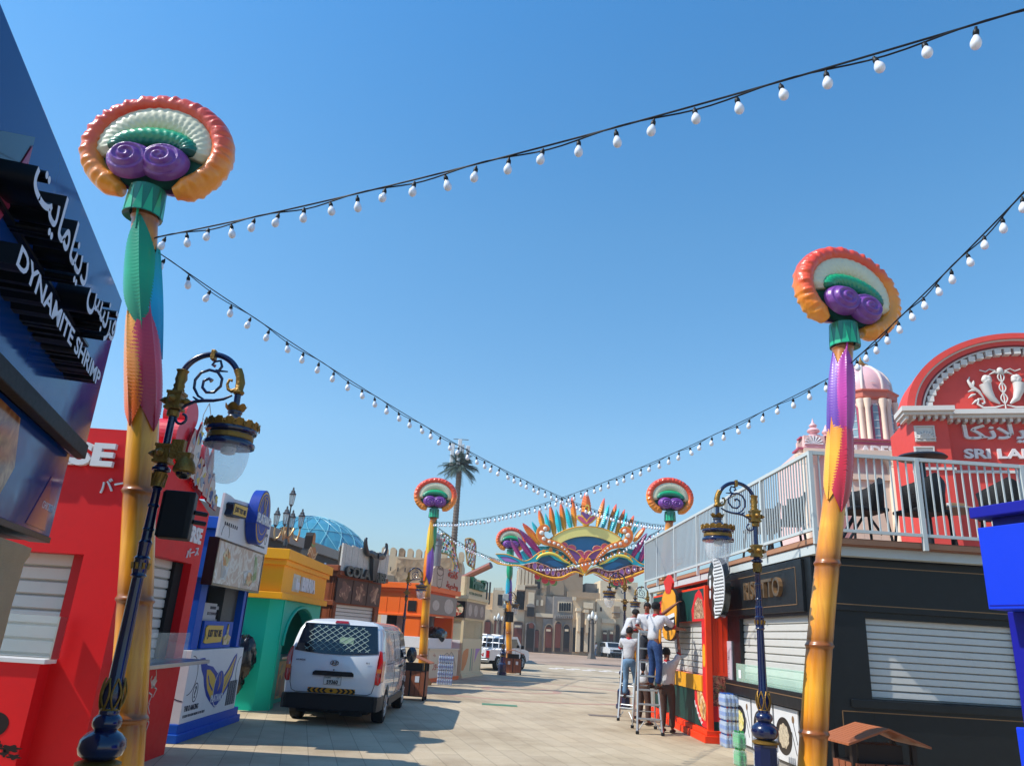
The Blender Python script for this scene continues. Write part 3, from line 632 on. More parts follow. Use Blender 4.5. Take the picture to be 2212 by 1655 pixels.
# ---------------------------------------------------------------- black seafood kiosk at the left edge
def seafood():
    f = Fr((-3.53, 6.18, 0), -16.25)
    r = thing('food_kiosk', 'glossy dark blue and black kiosk with raised English and Arabic letters at the left edge', 'kiosk', (-3.53, 6.18, 0))
    mir = paint('mirror_blue', '#083a7c', .1, .1, 1); mir2 = paint('mirror_black', '#060708', .06, .1, 1, coat=1.0)
    part(r, 'wall', paint('kiosk_black', '#111214', .5), lambda m: (m.rect(f, -6.2, -.05, 0, 2.38, -3.0, -.35), m.rect(f, -6.2, -.05, 2.38, 4.5, -3.0, -.1)), bevel=.01)
    def band(m): m.rect(f, -6.2, .24, 3.12, 4.62, -.1, .06)
    part(r, 'sign_band', mir, band, bevel=.008)
    part(r, 'beam', paint('beam_black', '#0a0b0d', .55, .2, 3), lambda m: m.rect(f, -6.2, .02, 3.08, 3.2, .05, .13), bevel=.008)
    part(r, 'menu_panel', mir, lambda m: m.rect(f, -6.2, -.02, 2.42, 3.10, -.1, .02), bevel=.006)
    part(r, 'panel_rail', paint('rail_dark', '#3a3a3a', .4, .2, 6, metal=.5), lambda m: m.rect(f, -6.2, .0, 2.375, 2.42, -.12, .03), bevel=.004)
    P = cells('menu_photo', [(0, '#2b0f08'), (.4, '#8a4a20'), (.7, '#c88a50'), (1, '#3a4a66')], 5, .1, kind='n')
    part(r, 'menu_picture', P, lambda m: m.prism(f, [(-2.2, 2.46), (-1.5, 2.46), (-1.3, 2.75), (-1.45, 3.05), (-2.2, 3.07)], .021, .023))
    part(r, 'menu_picture', paint('menu_violet', '#7a4a70', .1, .3, 4), lambda m: m.prism(f, [(-.75, 2.45), (-.2, 2.45), (-.28, 2.62), (-.4, 2.85)], .021, .025))
    part(r, 'menu_text', paint('pale_text', '#c9ccd6', .5), lambda m: m.text(f, 'CHICKEN', -.46, 2.6, .055, None, .021, .026))
    A_w = paint('letter_face', '#d6d7dc', .4); A_s = paint('letter_side', '#08090b', .35)
    D0, P1, D1 = f.at(62, 1035, .26), f.at(385, 1500, .26), f.at(60, 905, .26)
    def word(m):
        m.text(f, 'DYNAMITE SHRIMP', D0[0], D0[1], (D1[1] - D0[1]) * .95, A_w, .06, .26, fit=P1[0] - D0[0], bold=.025, side=A_s)
    part(r, 'lettering', A_w, word)
    vis = '\uFE96\uFEF3\uFE8E\uFEE3\uFE8E\uFEE8\uFEF3\uFEA9 \uFEB2\uFE92\uFEE7\uFEAE\uFED7'
    a0, a1 = f.at(120, 740, .26), f.at(432, 1370, .26)
    part(r, 'arabic_lettering', A_w, lambda m: m.text(f, vis, a0[0], a0[1] - .06, .33, A_w, .06, .26, fit=a1[0] - a0[0], bold=.012, side=A_s))
    part(r, 'letter_rail', A_s, lambda m: m.rect(f, a0[0], a1[0], a0[1] - .04, a0[1] - .02, .06, .1))
    q = lambda x, y: f.at(x / 1.379, 300 + y / 1.379, .06)
    part(r, 'side_panel', paint('pink_graphic', '#a03a5a', .3), lambda m: m.prism(f, [q(-20, 770), q(100, 620), q(160, 370), q(40, 560), q(-20, 640)], .072, .076))
    part(r, 'side_panel', BLACKP, lambda m: m.prism(f, [q(-60, 780), q(105, 630), q(180, 325), q(0, 290), q(-60, 290)], .061, .07))
    # cloth wrapped counter below
    t = thing('wrapped_counter', 'tall counter wrapped in wrinkled beige cloth below the black kiosk at the left edge', 'counter', (-3.6, 5.6, 0))
    mb = MB(); rings = []
    for i in range(40):
        v = 2.3 * i / 39; ring = []
        for k in range(48):
            a = 2 * pi * k / 48; sx = abs(math.cos(a)) ** .3 * (1 if math.cos(a) > 0 else -1); sy = abs(math.sin(a)) ** .3 * (1 if math.sin(a) > 0 else -1)
            q = 1 + .012 * math.sin(a * 9 + v * 3) + .01 * math.sin(a * 17 + v * 7 + 2) + (.04 if v > 2.2 else 0)
            p = f.pt(-1.72 + 1.4 * sx * q, v, -.30 + .33 * sy * q); ring.append(tuple(p))
        rings.append(ring)
    mb.loft(rings); mb.build('cloth_wrap', paint('beige_cloth', '#b89c78', .9, .15, 5, bump=.6, bscale=90), t, smooth=50)
seafood()
# ---------------------------------------------------------------- red kiosk
def red_kiosk():
    X0 = -4.4; Y0 = 9.45; Y1 = 11.9
    r = thing('food_kiosk', 'red kiosk with white letters, roller shutters on two sides and red cloud boards on top', 'kiosk', (X0, Y0, 0))
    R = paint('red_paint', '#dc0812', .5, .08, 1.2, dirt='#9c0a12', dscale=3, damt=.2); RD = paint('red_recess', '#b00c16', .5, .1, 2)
    fy = Fr((0, Y0, 0), 90); fx = Fr((X0, 0, 0), 0)
    q = lambda x, y: (x / 1.04, 1400 + y / 1.04); c2 = lambda x, y: (x / 1.109, 1500 + y / 1.109)
    ub, vb = fy.at(*q(340, 795)); a0, b0 = fy.at(*q(240, 1220)); top = vb; bot = b0
    L = -8.5; right = fy.at(*q(340, 800))[0]
    def shell(m):
        hole_wall(m, fy, L, X0, 0, 4.1, (L + .6, right, bot, top), -.2, 0)
        # front wall whose parapet slopes down away from the viewer, with its opening
        o0, o1 = Y0 + .75, Y1 - .32; z0, z1 = 1.27, 2.62
        m.prism(fx, [(Y0 + .2, 0), (o0, 0), (o0, 4.1 - .28 * (o0 - Y0)), (Y0 + .2, 4.04)], -.2, 0)
        m.prism(fx, [(o1, 0), (Y1, 0), (Y1, 3.42), (o1, 3.42 + .28 * (Y1 - o1))], -.2, 0)
        m.prism(fx, [(o0, z1), (o1, z1), (o1, 3.42 + .28 * (Y1 - o1)), (o0, 4.1 - .28 * (o0 - Y0))], -.2, 0)
        m.rect(fx, o0, o1, 0, z0, -.2, 0)
        m.box(L, X0 - .2, Y1 - .15, Y1, 0, 3.42)
        m.prism(fx, [(Y0 + .2, 3.98), (Y1, 3.35), (Y1, 3.28), (Y0 + .2, 3.9)], L - X0, -.2)
    part(r, 'wall', R, shell)
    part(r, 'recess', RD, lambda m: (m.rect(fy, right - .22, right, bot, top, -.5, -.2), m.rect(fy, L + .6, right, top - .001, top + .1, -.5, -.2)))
    mb = MB(); shutter(mb, fy, L + .6, right - .22, bot, top, -.3, SHUT, .16); mb.build('shutter', SHUT, r)
    mb = MB(); shutter(mb, fx, Y0 + .75, Y1 - .32, 1.27, 2.62, -.19, SHUT, .13); mb.build('shutter', SHUT, r)
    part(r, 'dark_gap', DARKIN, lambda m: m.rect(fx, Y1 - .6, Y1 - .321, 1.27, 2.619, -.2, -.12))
    part(r, 'counter_top', CHROME, lambda m: m.rect(fx, Y0 + .3, Y1 - .02, 1.24, 1.29, -.1, .42), bevel=.004)
    part(r, 'counter_glass', PANE, lambda m: m.rect(fx, Y0 + .4, Y1 - .55, 1.29, 1.66, .25, .258))
    part(r, 'counter_top', WHITE, lambda m: m.rect(fy, L + .2, right - .02, bot - .05, bot, -.3, .25), bevel=.004)
    part(r, 'counter_front', R, lambda m: m.rect(fy, L + .2, right - .08, 0, bot - .05, 0, .22), bevel=.004)
    part(r, 'counter_glass', PANE, lambda m: (m.rect(fy, L + .3, right, bot, bot + .47, .2, .21)))
    part(r, 'glass_post', CHROME, lambda m: m.rect(fy, right, right + .015, bot, bot + .47, .05, .21))
    # lettering on the near wall
    uE, vE = fy.at(447, 1830); uS, vS = fy.at(262, 1828); h = fy.at(430, 1740)[1] - fy.at(430, 1832)[1]
    WL = paint('white_letter', '#dcdcdc', .4, .04)
    part(r, 'lettering', WL, lambda m: m.text(fy, 'VERSE', uE, vE, h, None, .03, .09, fit=(uE - uS) * 2.62, bold=.045, align='RIGHT'))
    k = fy.at(395, 1920)
    part(r, 'lettering', WL, lambda m: m.text(fy, '\u30d0\u30fc\u30b9', k[0], k[1] - .03, .17, None, .005, .03, fit=.5, rot=.25, bold=.01))
    a = fx.at(*c2(792, 640)); b = fx.at(*c2(868, 670)); hh = fx.at(*c2(800, 562))[1] - a[1]
    part(r, 'lettering', WL, lambda m: m.text(fx, 'VERSE', a[0], 2.92, .24, None, .002, .02, fit=max(.5, b[0] - a[0]), bold=.045))
    part(r, 'lettering', WL, lambda m: m.text(fx, '\u30d0\u30fc\u30b9', 11.3, 2.68, .13, None, .002, .02, rot=.2))
    # prints on the lower fronts
    BK = paint('print_black', '#1d0d0d', .5, .3)
    def blobs(m):
        for (x, y, rr, n) in ((25, 1465, .16, 1), (8, 1555, .05, 3), (40, 1550, .05, 4), (15, 1600, .06, 3), (95, 1565, .1, 6), (110, 1600, .07, 5), (70, 1585, .04, 4)):
            u, v = fy.at(*c2(x, y)); m.prism(fy, cloudpoly(u, v, rr, n, .05 if n == 1 else .25, x, .8 if n < 5 else .35), .221, .224)
    part(r, 'splash_print', BK, blobs)
    ck = cells('cookie_print', [(0, '#2c1208'), (.5, '#7a4020'), (1, '#b07a4a')], 16, .5)
    part(r, 'printed_picture', ck, lambda m: (m.prism(fx, circ(10.55, .72, .17, .2), .001, .004), m.prism(fx, circ(10.2, .42, .12, .15), .001, .004)))
    def fig(m):
        ln = lambda P, w=.02: line2(m, fx, P, w, .001, .004, None)
        for k in range(14):
            t = k / 13; x = 11.0 + .12 * math.sin(k * 2.1); y = .12 + .9 * t; ln([(x, y), (x + .09 * math.cos(k * 1.3), y + .1), (x - .06, y + .14)], .018)
        m.prism(fx, cloudpoly(11.05, 1.0, .07, 5, .2), .001, .004)
    part(r, 'line_print', paint('print_pale', '#cfc0b8', .5), fig)
    # roof spikes of wire and the cut out clouds and boards
    part(r, 'cable', CABLE, lambda m: [m.tube([(x, Y0 + .1, 4.08), (x + .12, Y0 - .05, 3.75)], .004, 5) for x in (-5.6, -5.45, -4.95)])
    cl = paint('cloud_red', '#d4152c', .4, .1, coat=.2)
    fb = Fr((X0 + .02, 0, 0), 0)
    for i, (u, v, rr) in enumerate(((10.35, 4.25, .26), (10.5, 4.62, .22), (10.85, 4.3, .2), (11.25, 4.15, .22), (11.55, 3.95, .17), (11.75, 3.75, .13), (10.8, 3.95, .25), (11.3, 3.75, .22))):
        part(r, 'cloud_board', cl, lambda m: m.prism(fb, circ(u, v, rr, rr, 30), -.34 + .006 * i, .0 - .006 * i), bevel=.01)
    bc = [paint('board_%d' % i, c, .45) for i, c in enumerate(('#c9bfb4', '#2f4f86', '#c8b24a', '#b9968a', '#8f9aa6', '#a01a24'))]
    # abstract printed boards in front of the clouds
    random.seed(3)
    for i in range(7):
        u = 10.55 + i * .2; vb_ = 4.1 - .28 * (u - Y0) + .04; h = .62 + .25 * math.sin(i * 1.9) - i * .03
        def brd(m, u=u, vb_=vb_, h=h, i=i):
            P = [(u - .13, vb_), (u + .13, vb_ - .03), (u + .12, vb_ + h * .6), (u + .05, vb_ + h * .85), (u + .0, vb_ + h), (u - .07, vb_ + h * .8), (u - .12, vb_ + h * .5)]
            m.prism(fb, P, .03 + i * .004, .06 + i * .004, bc[0] if i % 2 else bc[3], bc[5])
            for k in range(7):
                cu, cv = u + random.uniform(-.07, .07), vb_ + h * random.uniform(.1, .8); m.prism(fb, cloudpoly(cu, cv, random.uniform(.02, .06), 3, .25, k, random.uniform(.6, 1.8), 14), .0605 + i * .004, .063 + i * .004 + k * .0006, bc[(i + k) % 5])
        mb = MB(); brd(mb); mb.build('printed_board', None, r)
    random.seed(11)
red_kiosk()
# ---------------------------------------------------------------- blue and white dessert kiosk
BL = paint('blue_paint', '#0450b4', .5, .08, 1.5)
NAVY2 = paint('sign_navy', '#1b3c9a', .4, .08); YEL = paint('sign_yellow', '#d8b048', .45, .08); INK = paint('ink', '#1a2238', .5)
def platano():
    XF = -4.62; fx = Fr((XF, 0, 0), 0); fy = Fr((0, 12.88, 0), 90)
    r = thing('food_kiosk', 'blue and white kiosk with a banana drawing on its counter and an oval blue sign', 'kiosk', (XF, 12.9, 0))
    part(r, 'plinth', BL, lambda m: (m.box(-7.6, XF + .03, 12.82, 16.0, 0, .13), m.box(-7.6, XF + .0, 12.86, 15.9, .13, .27)), bevel=.01)
    part(r, 'counter', WHITE, lambda m: m.box(-7.4, XF, 12.88, 15.62, .27, 1.36), bevel=.006)
    part(r, 'wall', BL, lambda m: (m.box(-7.5, -4.7, 12.95, 13.05, 1.36, 3.3), m.box(-4.98, -4.68, 12.93, 13.24, 1.37, 3.2), m.box(-4.95, -4.70, 15.35, 15.6, 1.37, 3.2),
        m.box(-7.5, -7.4, 13.05, 15.6, 1.36, 3.3), m.box(-7.4, -4.7, 15.5, 15.58, 1.36, 3.3), m.box(-7.5, -4.68, 13.06, 15.6, 3.2, 3.3)), bevel=.006)
    part(r, 'cornice', BL, lambda m: (m.box(-7.7, -4.55, 12.8, 15.8, 3.3, 3.5), m.box(-7.62, -4.6, 12.88, 15.72, 3.16, 3.3), m.box(-7.56, -4.64, 12.9, 15.66, 2.44, 2.52)), bevel=.01)
    part(r, 'wall_panel', BL, lambda m: m.box(-7.4, -4.66, 12.86, 12.94, 2.5, 3.16))
    part(r, 'screen', paint('grey_screen', '#4a4c48', .5), lambda m: m.rect(fx, 14.55, 15.34, 1.4, 2.5, -.5, -.2))
    # blue counter board with JUST TRY ME
    part(r, 'counter_board', BL, lambda m: m.rect(fx, 13.55, 15.1, 1.37, 1.82, -.16, -.12))
    part(r, 'counter_sign', YEL, lambda m: (m.prism(fx, [(13.62, 1.47), (13.72, 1.45), (14.5, 1.47), (14.53, 1.56), (14.5, 1.66), (14.52, 1.75), (13.7, 1.75), (13.62, 1.7), (13.66, 1.58)], -.119, -.1, YEL),
        m.text(fx, 'JUST TRY ME', 13.74, 1.52, .16, INK, -.099, -.095, fit=.7, bold=.04)))
    part(r, 'printed_picture', cells('cup_print', [(0, '#dcd6c8'), (.5, '#c9a24a'), (1, '#4d8a4a')], 9, .5), lambda m: m.prism(fx, [(14.65, 1.42), (14.95, 1.42), (15.02, 1.55), (14.85, 1.6), (14.83, 1.78), (14.78, 1.78), (14.76, 1.6), (14.6, 1.55)], -.119, -.1))
    # banana drawing
    c5b = lambda x, y: (600 + x / 2.546, 2300 + y / 2.546)
    A = lambda pts: [fx.at(*c5b(x, y)) for x, y in pts]
    out1 = A([(465, 690), (512, 682), (535, 755), (590, 770), (635, 835), (680, 800), (695, 860), (740, 790), (800, 670), (830, 636), (828, 680), (780, 860), (730, 980), (680, 1070), (620, 1165), (600, 1175), (560, 1130), (520, 1060), (500, 960), (495, 870), (475, 800)])
    in1 = A([(528, 800), (560, 800), (600, 850), (618, 900), (600, 980), (585, 1100), (560, 1080), (530, 1000), (522, 900)])
    in2 = A([(820, 660), (770, 850), (720, 960), (660, 1080), (660, 1000), (690, 890), (750, 800)])
    part(r, 'banana_print', NAVY2, lambda m: (m.prism(fx, out1, .001, .004, NAVY2), m.prism(fx, in1, .004, .006, YEL), m.prism(fx, in2, .004, .006, YEL),
        line2(m, fx, A([(540, 860), (550, 940), (580, 1005)]), .035, .006, .008, NAVY2), line2(m, fx, A([(800, 720), (750, 850), (700, 960)]), .012, .006, .008, NAVY2)))
    cu, cv = fx.at(*c5b(640, 980)); cr = abs(fx.at(*c5b(640, 800))[1] - cv)
    part(r, 'round_print', NAVY2, lambda m: (m.prism(fx, circ(cu, cv, .25, cr), .008, .010, WHITE), m.prism(fx, circ(cu, cv, .235, cr - .02), .010, .012, NAVY2), m.text(fx, 'PLATANO', cu - .33, cv - .22, .12, WHITE, .012, .015, fit=.62, bold=.03),
        line2(m, fx, [(cu - .05, cv + .2), (cu, cv + .05), (cu - .04, cv - .05), (cu + .06, cv + .1), (cu + .02, cv + .25)], .012, .012, .015, YEL)))
    def marks(m):
        for k in range(13): m.prism(fx, [(15.02 + k * .04, .36), (15.035 + k * .04 + (.01 if k % 3 == 0 else 0), .36), (15.035 + k * .04 + (.01 if k % 3 == 0 else 0), .78), (15.02 + k * .04, .78)], .001, .004, INK)
        a = fx.at(*c5b(412, 1025)); ringstrip(m, fx, a[0], a[1], .11, .15, .015, .001, .004, INK); m.text(fx, '?', a[0], a[1] - .09, .19, INK, .001, .004, align='CENTER', bold=.02)
        m.text(fx, 'THIS IS AMAZING', 12.98, .44, .085, INK, .001, .004, fit=.62, bold=.03); m.text(fx, 'IT IS SOO YOU DONT KNOW TIL YOU TRY IT', 12.98, .35, .04, INK, .001, .004, fit=.98, bold=.02)
        ringstrip(m, fx, 12.98, .98, .32, .3, .012, .001, .004, INK, 20, -pi / 2, pi / 2); ringstrip(m, fx, 15.55, .95, .2, .25, .012, .001, .004, INK, 16, pi / 2, 1.4 * pi)
        ringstrip(m, fy, XF - .02, .9, .3, .3, .012, .001, .004, INK, 24, pi / 2, 1.5 * pi)
        for k in (0, 1): m.prism(fy, [(-5.0 + .09 * k, .33), (-4.975 + .09 * k, .33), (-4.975 + .09 * k, .72), (-5.0 + .09 * k, .72)], .001, .004, INK)
    mb = MB(); marks(mb); mb.build('printed_marks', INK, r)
    # photo board and sign board above
    FP = cells('dessert_photo', [(0, '#b7a597'), (.42, '#bba99b'), (.5, '#d8d8d0'), (.56, '#b7a597'), (.75, '#c4b5a8'), (1, '#a7998e')], 2.2, .25, kind='n')
    part(r, 'photo_board', FP, lambda m: m.rect(fx, 12.72, 15.34, 2.42, 3.11, .02, .17))
    part(r, 'board_frame', BLACKP, lambda m: (m.rect(fx, 12.68, 15.38, 2.38, 2.42, 0, .18), m.rect(fx, 12.68, 15.38, 3.11, 3.15, 0, .18), m.rect(fx, 12.68, 12.72, 2.42, 3.11, 0, .18), m.rect(fx, 15.34, 15.38, 2.42, 3.11, 0, .18)))
    food = cells('photo_food', [(0, '#8a3a1a'), (.35, '#c78a4a'), (.6, '#e3cfa8'), (.8, '#4f7a3a'), (1, '#7a3020')], 9, .3); bowl = cells('photo_bowl', [(0, '#5c6a78'), (.5, '#c9d2d6'), (1, '#6a5a3a')], 6, .25)
    part(r, 'photo_print', food, lambda m: (m.prism(fx, cloudpoly(13.2, 2.86, .17, 5, .12, 0, .85), .171, .174, food), m.prism(fx, [(13.0, 2.8), (13.42, 2.8), (13.34, 2.5), (13.08, 2.5)], .171, .173, bowl),
        m.prism(fx, cloudpoly(14.65, 2.6, .2, 4, .1, 0, .6), .174, .177, food), m.prism(fx, [(14.25, 2.72), (14.7, 2.78), (14.65, 2.5), (14.35, 2.46)], .171, .173, bowl), m.prism(fx, [(14.8, 3.05), (15.0, 3.0), (15.1, 2.6), (14.9, 2.55)], .1715, .1735, cells('photo_leaf', [(0, '#a9b59a'), (.5, '#5c8a3e'), (1, '#cfd4c4')], 8, .3))))
    fs = Fr((-4.42, 0, 0), 0)
    T = [fs.at(854, 2092), fs.at(1042, 2172), fs.at(1065, 2040)]
    c4 = lambda x, y: fs.at(800 + x / 3.31, 1850 + y / 3.31)
    top = [c4(885, 628), c4(745, 552), c4(540, 405), c4(400, 330), c4(285, 270)]
    v0 = 3.14; u0, u1 = 12.5, 15.42
    part(r, 'sign_board', WHITE, lambda m: m.prism(fs, [(u0, v0), (u1, v0), (u1, 3.8), (14.75, 3.86), (14.1, 3.92), (13.0, 3.84), (12.78, 3.86), (u0, 3.86)], -.04, .0), bevel=.004)
    ec = fs.at(1003, 2018); ev = 3.7; er = .5
    part(r, 'oval_sign', NAVY2, lambda m: (m.prism(fs, circ(14.13, ev, .42, er, 40), .02, .2, NAVY2), m.prism(fs, circ(14.13, ev, .385, er - .035, 40), .2, .206, YEL), m.prism(fs, circ(14.13, ev, .355, er - .065, 40), .206, .21, NAVY2),
        ringstrip(m, fs, 14.13, ev + .04, .3, er - .14, .012, .21, .214, YEL), m.prism(fs, [(13.7, ev - .16), (14.6, ev - .16), (14.6, ev + .05), (13.7, ev + .05)], .02, .216, NAVY2),
        m.text(fs, 'PLATANO', 13.72, ev - .13, .17, WHITE, .217, .235, fit=.84, bold=.035),
        line2(m, fs, [(14.02, ev + .35), (14.05, ev + .2), (14.12, ev + .12), (14.05, ev + .05)], .02, .216, .22, YEL), line2(m, fs, [(14.1, ev + .33), (14.18, ev + .3), (14.16, ev + .15), (14.2, ev + .05)], .02, .216, .22, YEL)), smooth=30)
    part(r, 'small_sign', YEL, lambda m: (m.prism(fs, [(12.6, 3.52), (12.75, 3.5), (13.4, 3.56), (13.42, 3.78), (12.7, 3.74), (12.62, 3.7), (12.66, 3.62)], .0, .12, INK), m.prism(fs, [(12.68, 3.54), (13.38, 3.58), (13.39, 3.76), (12.7, 3.72)], .12, .126, YEL), m.text(fs, 'JUST TRY ME', 12.74, 3.57, .11, INK, .126, .13, fit=.58, bold=.04, rot=.02)))
    def mk(m):
        for k in range(7): m.rect(fs, 12.72 + k * .105, 12.77 + k * .105, 3.36, 3.42, .001, .004)
        for k in range(8): m.rect(fs, 14.62 + k * .09, 14.66 + k * .09, 3.46, 3.52, .001, .004)
        m.text(fs, 'THIS IS AMAZING', 14.35, 3.3, .07, None, .001, .004, fit=.6, bold=.02); m.text(fs, 'IT IS SOO YOU DONT KNOW TIL YOU TRY IT', 14.3, 3.22, .035, None, .001, .004, fit=.9)
        ringstrip(m, fs, 15.2, 3.4, .06, .1, .01, .001, .004, None, 16); ringstrip(m, fs, 12.85, 3.18, .2, .22, .01, .001, .004, None, 12, 0, pi)
    part(r, 'printed_marks', INK, mk)
    # cartons on the counter
    t = thing('cardboard_box', 'white printed carton on the counter of the blue and white kiosk', 'box', (-4.95, 13.9, 1.37), .1)
    cw = paint('carton', '#b9bbbe', .6)
    part(t, 'carton', cw, lambda m: m.box(-5.15, -4.85, 13.6, 14.35, 1.82, 2.12), bevel=.004); part(t, 'print', INK, lambda m: (m.rect(fx, 14.0, 14.3, 2.02, 2.07, -.229, -.227), m.text(fx, 'KITCHENWARE', 13.9, 1.92, .05, None, -.229, -.226)))
    part(t, 'support', DARKIN, lambda m: m.box(-5.15, -4.86, 13.6, 14.35, 1.37, 1.815))
    t = thing('cardboard_box', 'small white device standing right of the printed carton on the same counter', 'box', (-4.95, 14.6, 1.37)); part(t, 'case', cw, lambda m: m.box(-5.1, -4.88, 14.42, 14.62, 1.37, 2.08), bevel=.01); part(t, 'screen', DARKIN, lambda m: m.rect(fx, 14.45, 14.59, 1.85, 2.02, -.259, -.256))
platano()
# ---------------------------------------------------------------- teal and yellow kiosk
def birria():
    r = thing('food_kiosk', 'teal arched kiosk with yellow top left of the white van', 'kiosk', (-4.62, 17.9, 0))
    TE = paint('teal_paint', '#0cbc9c', .5, .08, 1.5); YE = paint('yellow_paint', '#fba80e', .5, .07, 1.5)
    XF = -4.62; Y0, Y1 = 17.85, 22.3; fx = Fr((XF, 0, 0), 0); fy = Fr((0, Y0, 0), 90); ZT = 2.36
    def arch(a, b, sp, rise, n=14): c = (a + b) / 2; h = (b - a) / 2; return [(c - h * math.cos(pi * i / n), sp + rise * math.sin(pi * i / n) ** .9) for i in range(n + 1)]
    def wall(m):
        A = arch(18.55, 21.6, 1.35, .85)
        m.prism(fx, [(Y0 + .25, 0), (18.55, 0)] + A + [(21.6, 0), (Y1, 0), (Y1, ZT), (Y0 + .25, ZT)], -.25, 0)
        B = arch(-7.2, -5.35, 1.2, .8)
        m.prism(fy, [(-7.9, 0), (-7.2, 0)] + B + [(-5.35, 0), (XF - .25, 0), (XF - .25, ZT), (-7.9, ZT)], -.25, 0)
        m.loft([[(XF, Y0 + .25, z), (XF - .25, Y0 + .25, z), (XF - .25, Y0, z)] for z in (0, ZT)])
        m.box(-7.9, XF - .3, Y1 - .1, Y1, 0, ZT)
    part(r, 'wall', TE, wall)
    part(r, 'arch_trim', TE, lambda m: [m.tube([fy.pt(u, v, .03) for u, v in arch(-7.25, -5.3, 1.2, .85)], .045, 6), m.tube([fx.pt(u, v, .02) for u, v in arch(18.5, 21.65, 1.35, .9)], .04, 6), m.box(XF - .02, XF + .03, Y0 + .27, Y0 + .42, 0, ZT)] and None)
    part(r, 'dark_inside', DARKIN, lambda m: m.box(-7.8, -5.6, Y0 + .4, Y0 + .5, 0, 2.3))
    part(r, 'counter', TE, lambda m: (m.rect(fx, 18.6, 21.55, 0, 1.05, -.32, -.26),), bevel=.005)
    part(r, 'counter_top', CHROME, lambda m: m.rect(fx, 18.56, 21.6, 1.05, 1.1, -.4, .05), bevel=.004)
    part(r, 'counter_print', cells('taco_print', [(0, '#12443c'), (.5, '#b5562a'), (.7, '#d9b23a'), (1, '#16887a')], 4, .4), lambda m: m.rect(fx, 18.9, 21.3, .1, .95, -.259, -.25))
    part(r, 'back_wall', paint('pale_back', '#bdb8a8', .6), lambda m: m.rect(fx, 18.3, 21.9, 0, 2.3, -2.9, -2.8))
    part(r, 'window_frame', WHITE, lambda m: (m.rect(fx, 19.0, 19.08, 1.1, 1.9, -.6, -.55), m.rect(fx, 20.6, 20.68, 1.1, 1.9, -.6, -.55), m.rect(fx, 19.0, 20.68, 1.5, 1.56, -.6, -.56)))
    X1 = -4.58
    def top(m):
        m.box(-8.0, X1, Y0 - .3, Y1 + .1, 2.38, 3.3); m.box(-8.1, X1 + .08, Y0 - .42, Y1 + .2, 2.36, 2.5); m.box(-8.08, X1 + .06, Y0 - .4, Y1 + .18, 3.1, 3.22); m.box(-8.15, X1 + .12, Y0 - .48, Y1 + .26, 3.22, 3.45)
    part(r, 'yellow_top', YE, top, bevel=.01)
    f2 = Fr((X1, 0, 0), 0); a = f2.at(800 + 1150 / 3.31, 1850 + 1440 / 3.31); b = f2.at(800 + 1400 / 3.31, 1850 + 1480 / 3.31)
    part(r, 'lettering', WHITE, lambda m: m.text(f2, 'la', a[0], 2.62, .26, None, .01, .06, fit=.4, bold=.05))
    part(r, 'lettering', WHITE, lambda m: (m.text(f2, 'BIRRIA', a[0] + .62, 2.62, .34, None, .01, .06, fit=max(.9, b[0] - a[0] - .62), bold=.045)))
    part(r, 'letter_backing', paint('pale_yellow', '#cfc8b4', .6), lambda m: m.rect(f2, a[0] - .15, a[0] + .55, 2.58, 2.98, .001, .008))
    # sombrero sign on the roof edge
    t = thing('sombrero_sign', 'flat brown sombrero cut out standing on the yellow kiosk top', 'sign', (X1, 20.4, 3.45)); f3 = Fr((X1 - .1, 20.5, 3.45), 0)
    br = paint('sombrero_tan', '#b9763a', .5); bd = paint('sombrero_edge', '#171412', .5); cr = paint('sombrero_cream', '#d9bd92', .5); g = paint('sombrero_green', '#7f9452', .5)
    H = [(.75 * a_, .75 * b_) for a_, b_ in [(-.62, .12), (-.5, .32), (-.3, .4), (-.22, .4), (-.2, .85), (-.12, .98), (.05, 1.0), (.2, .92), (.28, .5), (.5, .48), (.68, .3), (.7, .1), (.5, -.0), (0, -.02), (-.4, .02)]]
    B_ = [(x * .9, .04 + y * .93) for x, y in H]
    mb = MB(); mb.prism(f3, H, -.2, .0, bd); mb.build('edge', None, t); mb = MB(); mb.prism(f3, B_, .0, .01, br); mb.build('face', None, t)
    mb = MB(); line2(mb, f3, [(-.5, .12), (-.3, .25), (-.05, .16), (.15, .06), (.4, .12), (.6, .28)], .035, .01, .014, cr); line2(mb, f3, [(-.45, .22), (-.25, .34), (0, .24), (.2, .15), (.4, .22)], .03, .01, .014, cr); line2(mb, f3, [(-.2, .42), (0, .38), (.26, .46)], .06, .01, .014, g); mb.build('stripes', cr, t)
    # black rubbish bags by the arch
    t = thing('rubbish_bag', 'shiny black plastic sacks hanging in the near arch of the teal kiosk', 'bag', (-5.2, 17.5, .0)); bm_ = paint('bin_bag', '#0b0c0e', .18, .3, 8, coat=.5, bump=1.0, bscale=12)
    for (x, y, z, q) in ((-5.2, 17.55, 1.1, .28), (-5.3, 17.6, .62, .2)):
        mb = MB(); mb.ell((x, y, z), q, q * .8, q * 1.55, 26, 16, None, lambda a, b: 1 + .1 * math.sin(a * 7 + b * 3) + .07 * math.sin(a * 13 + b * 11)); mb.build('sack', bm_, t, smooth=50)
birria()
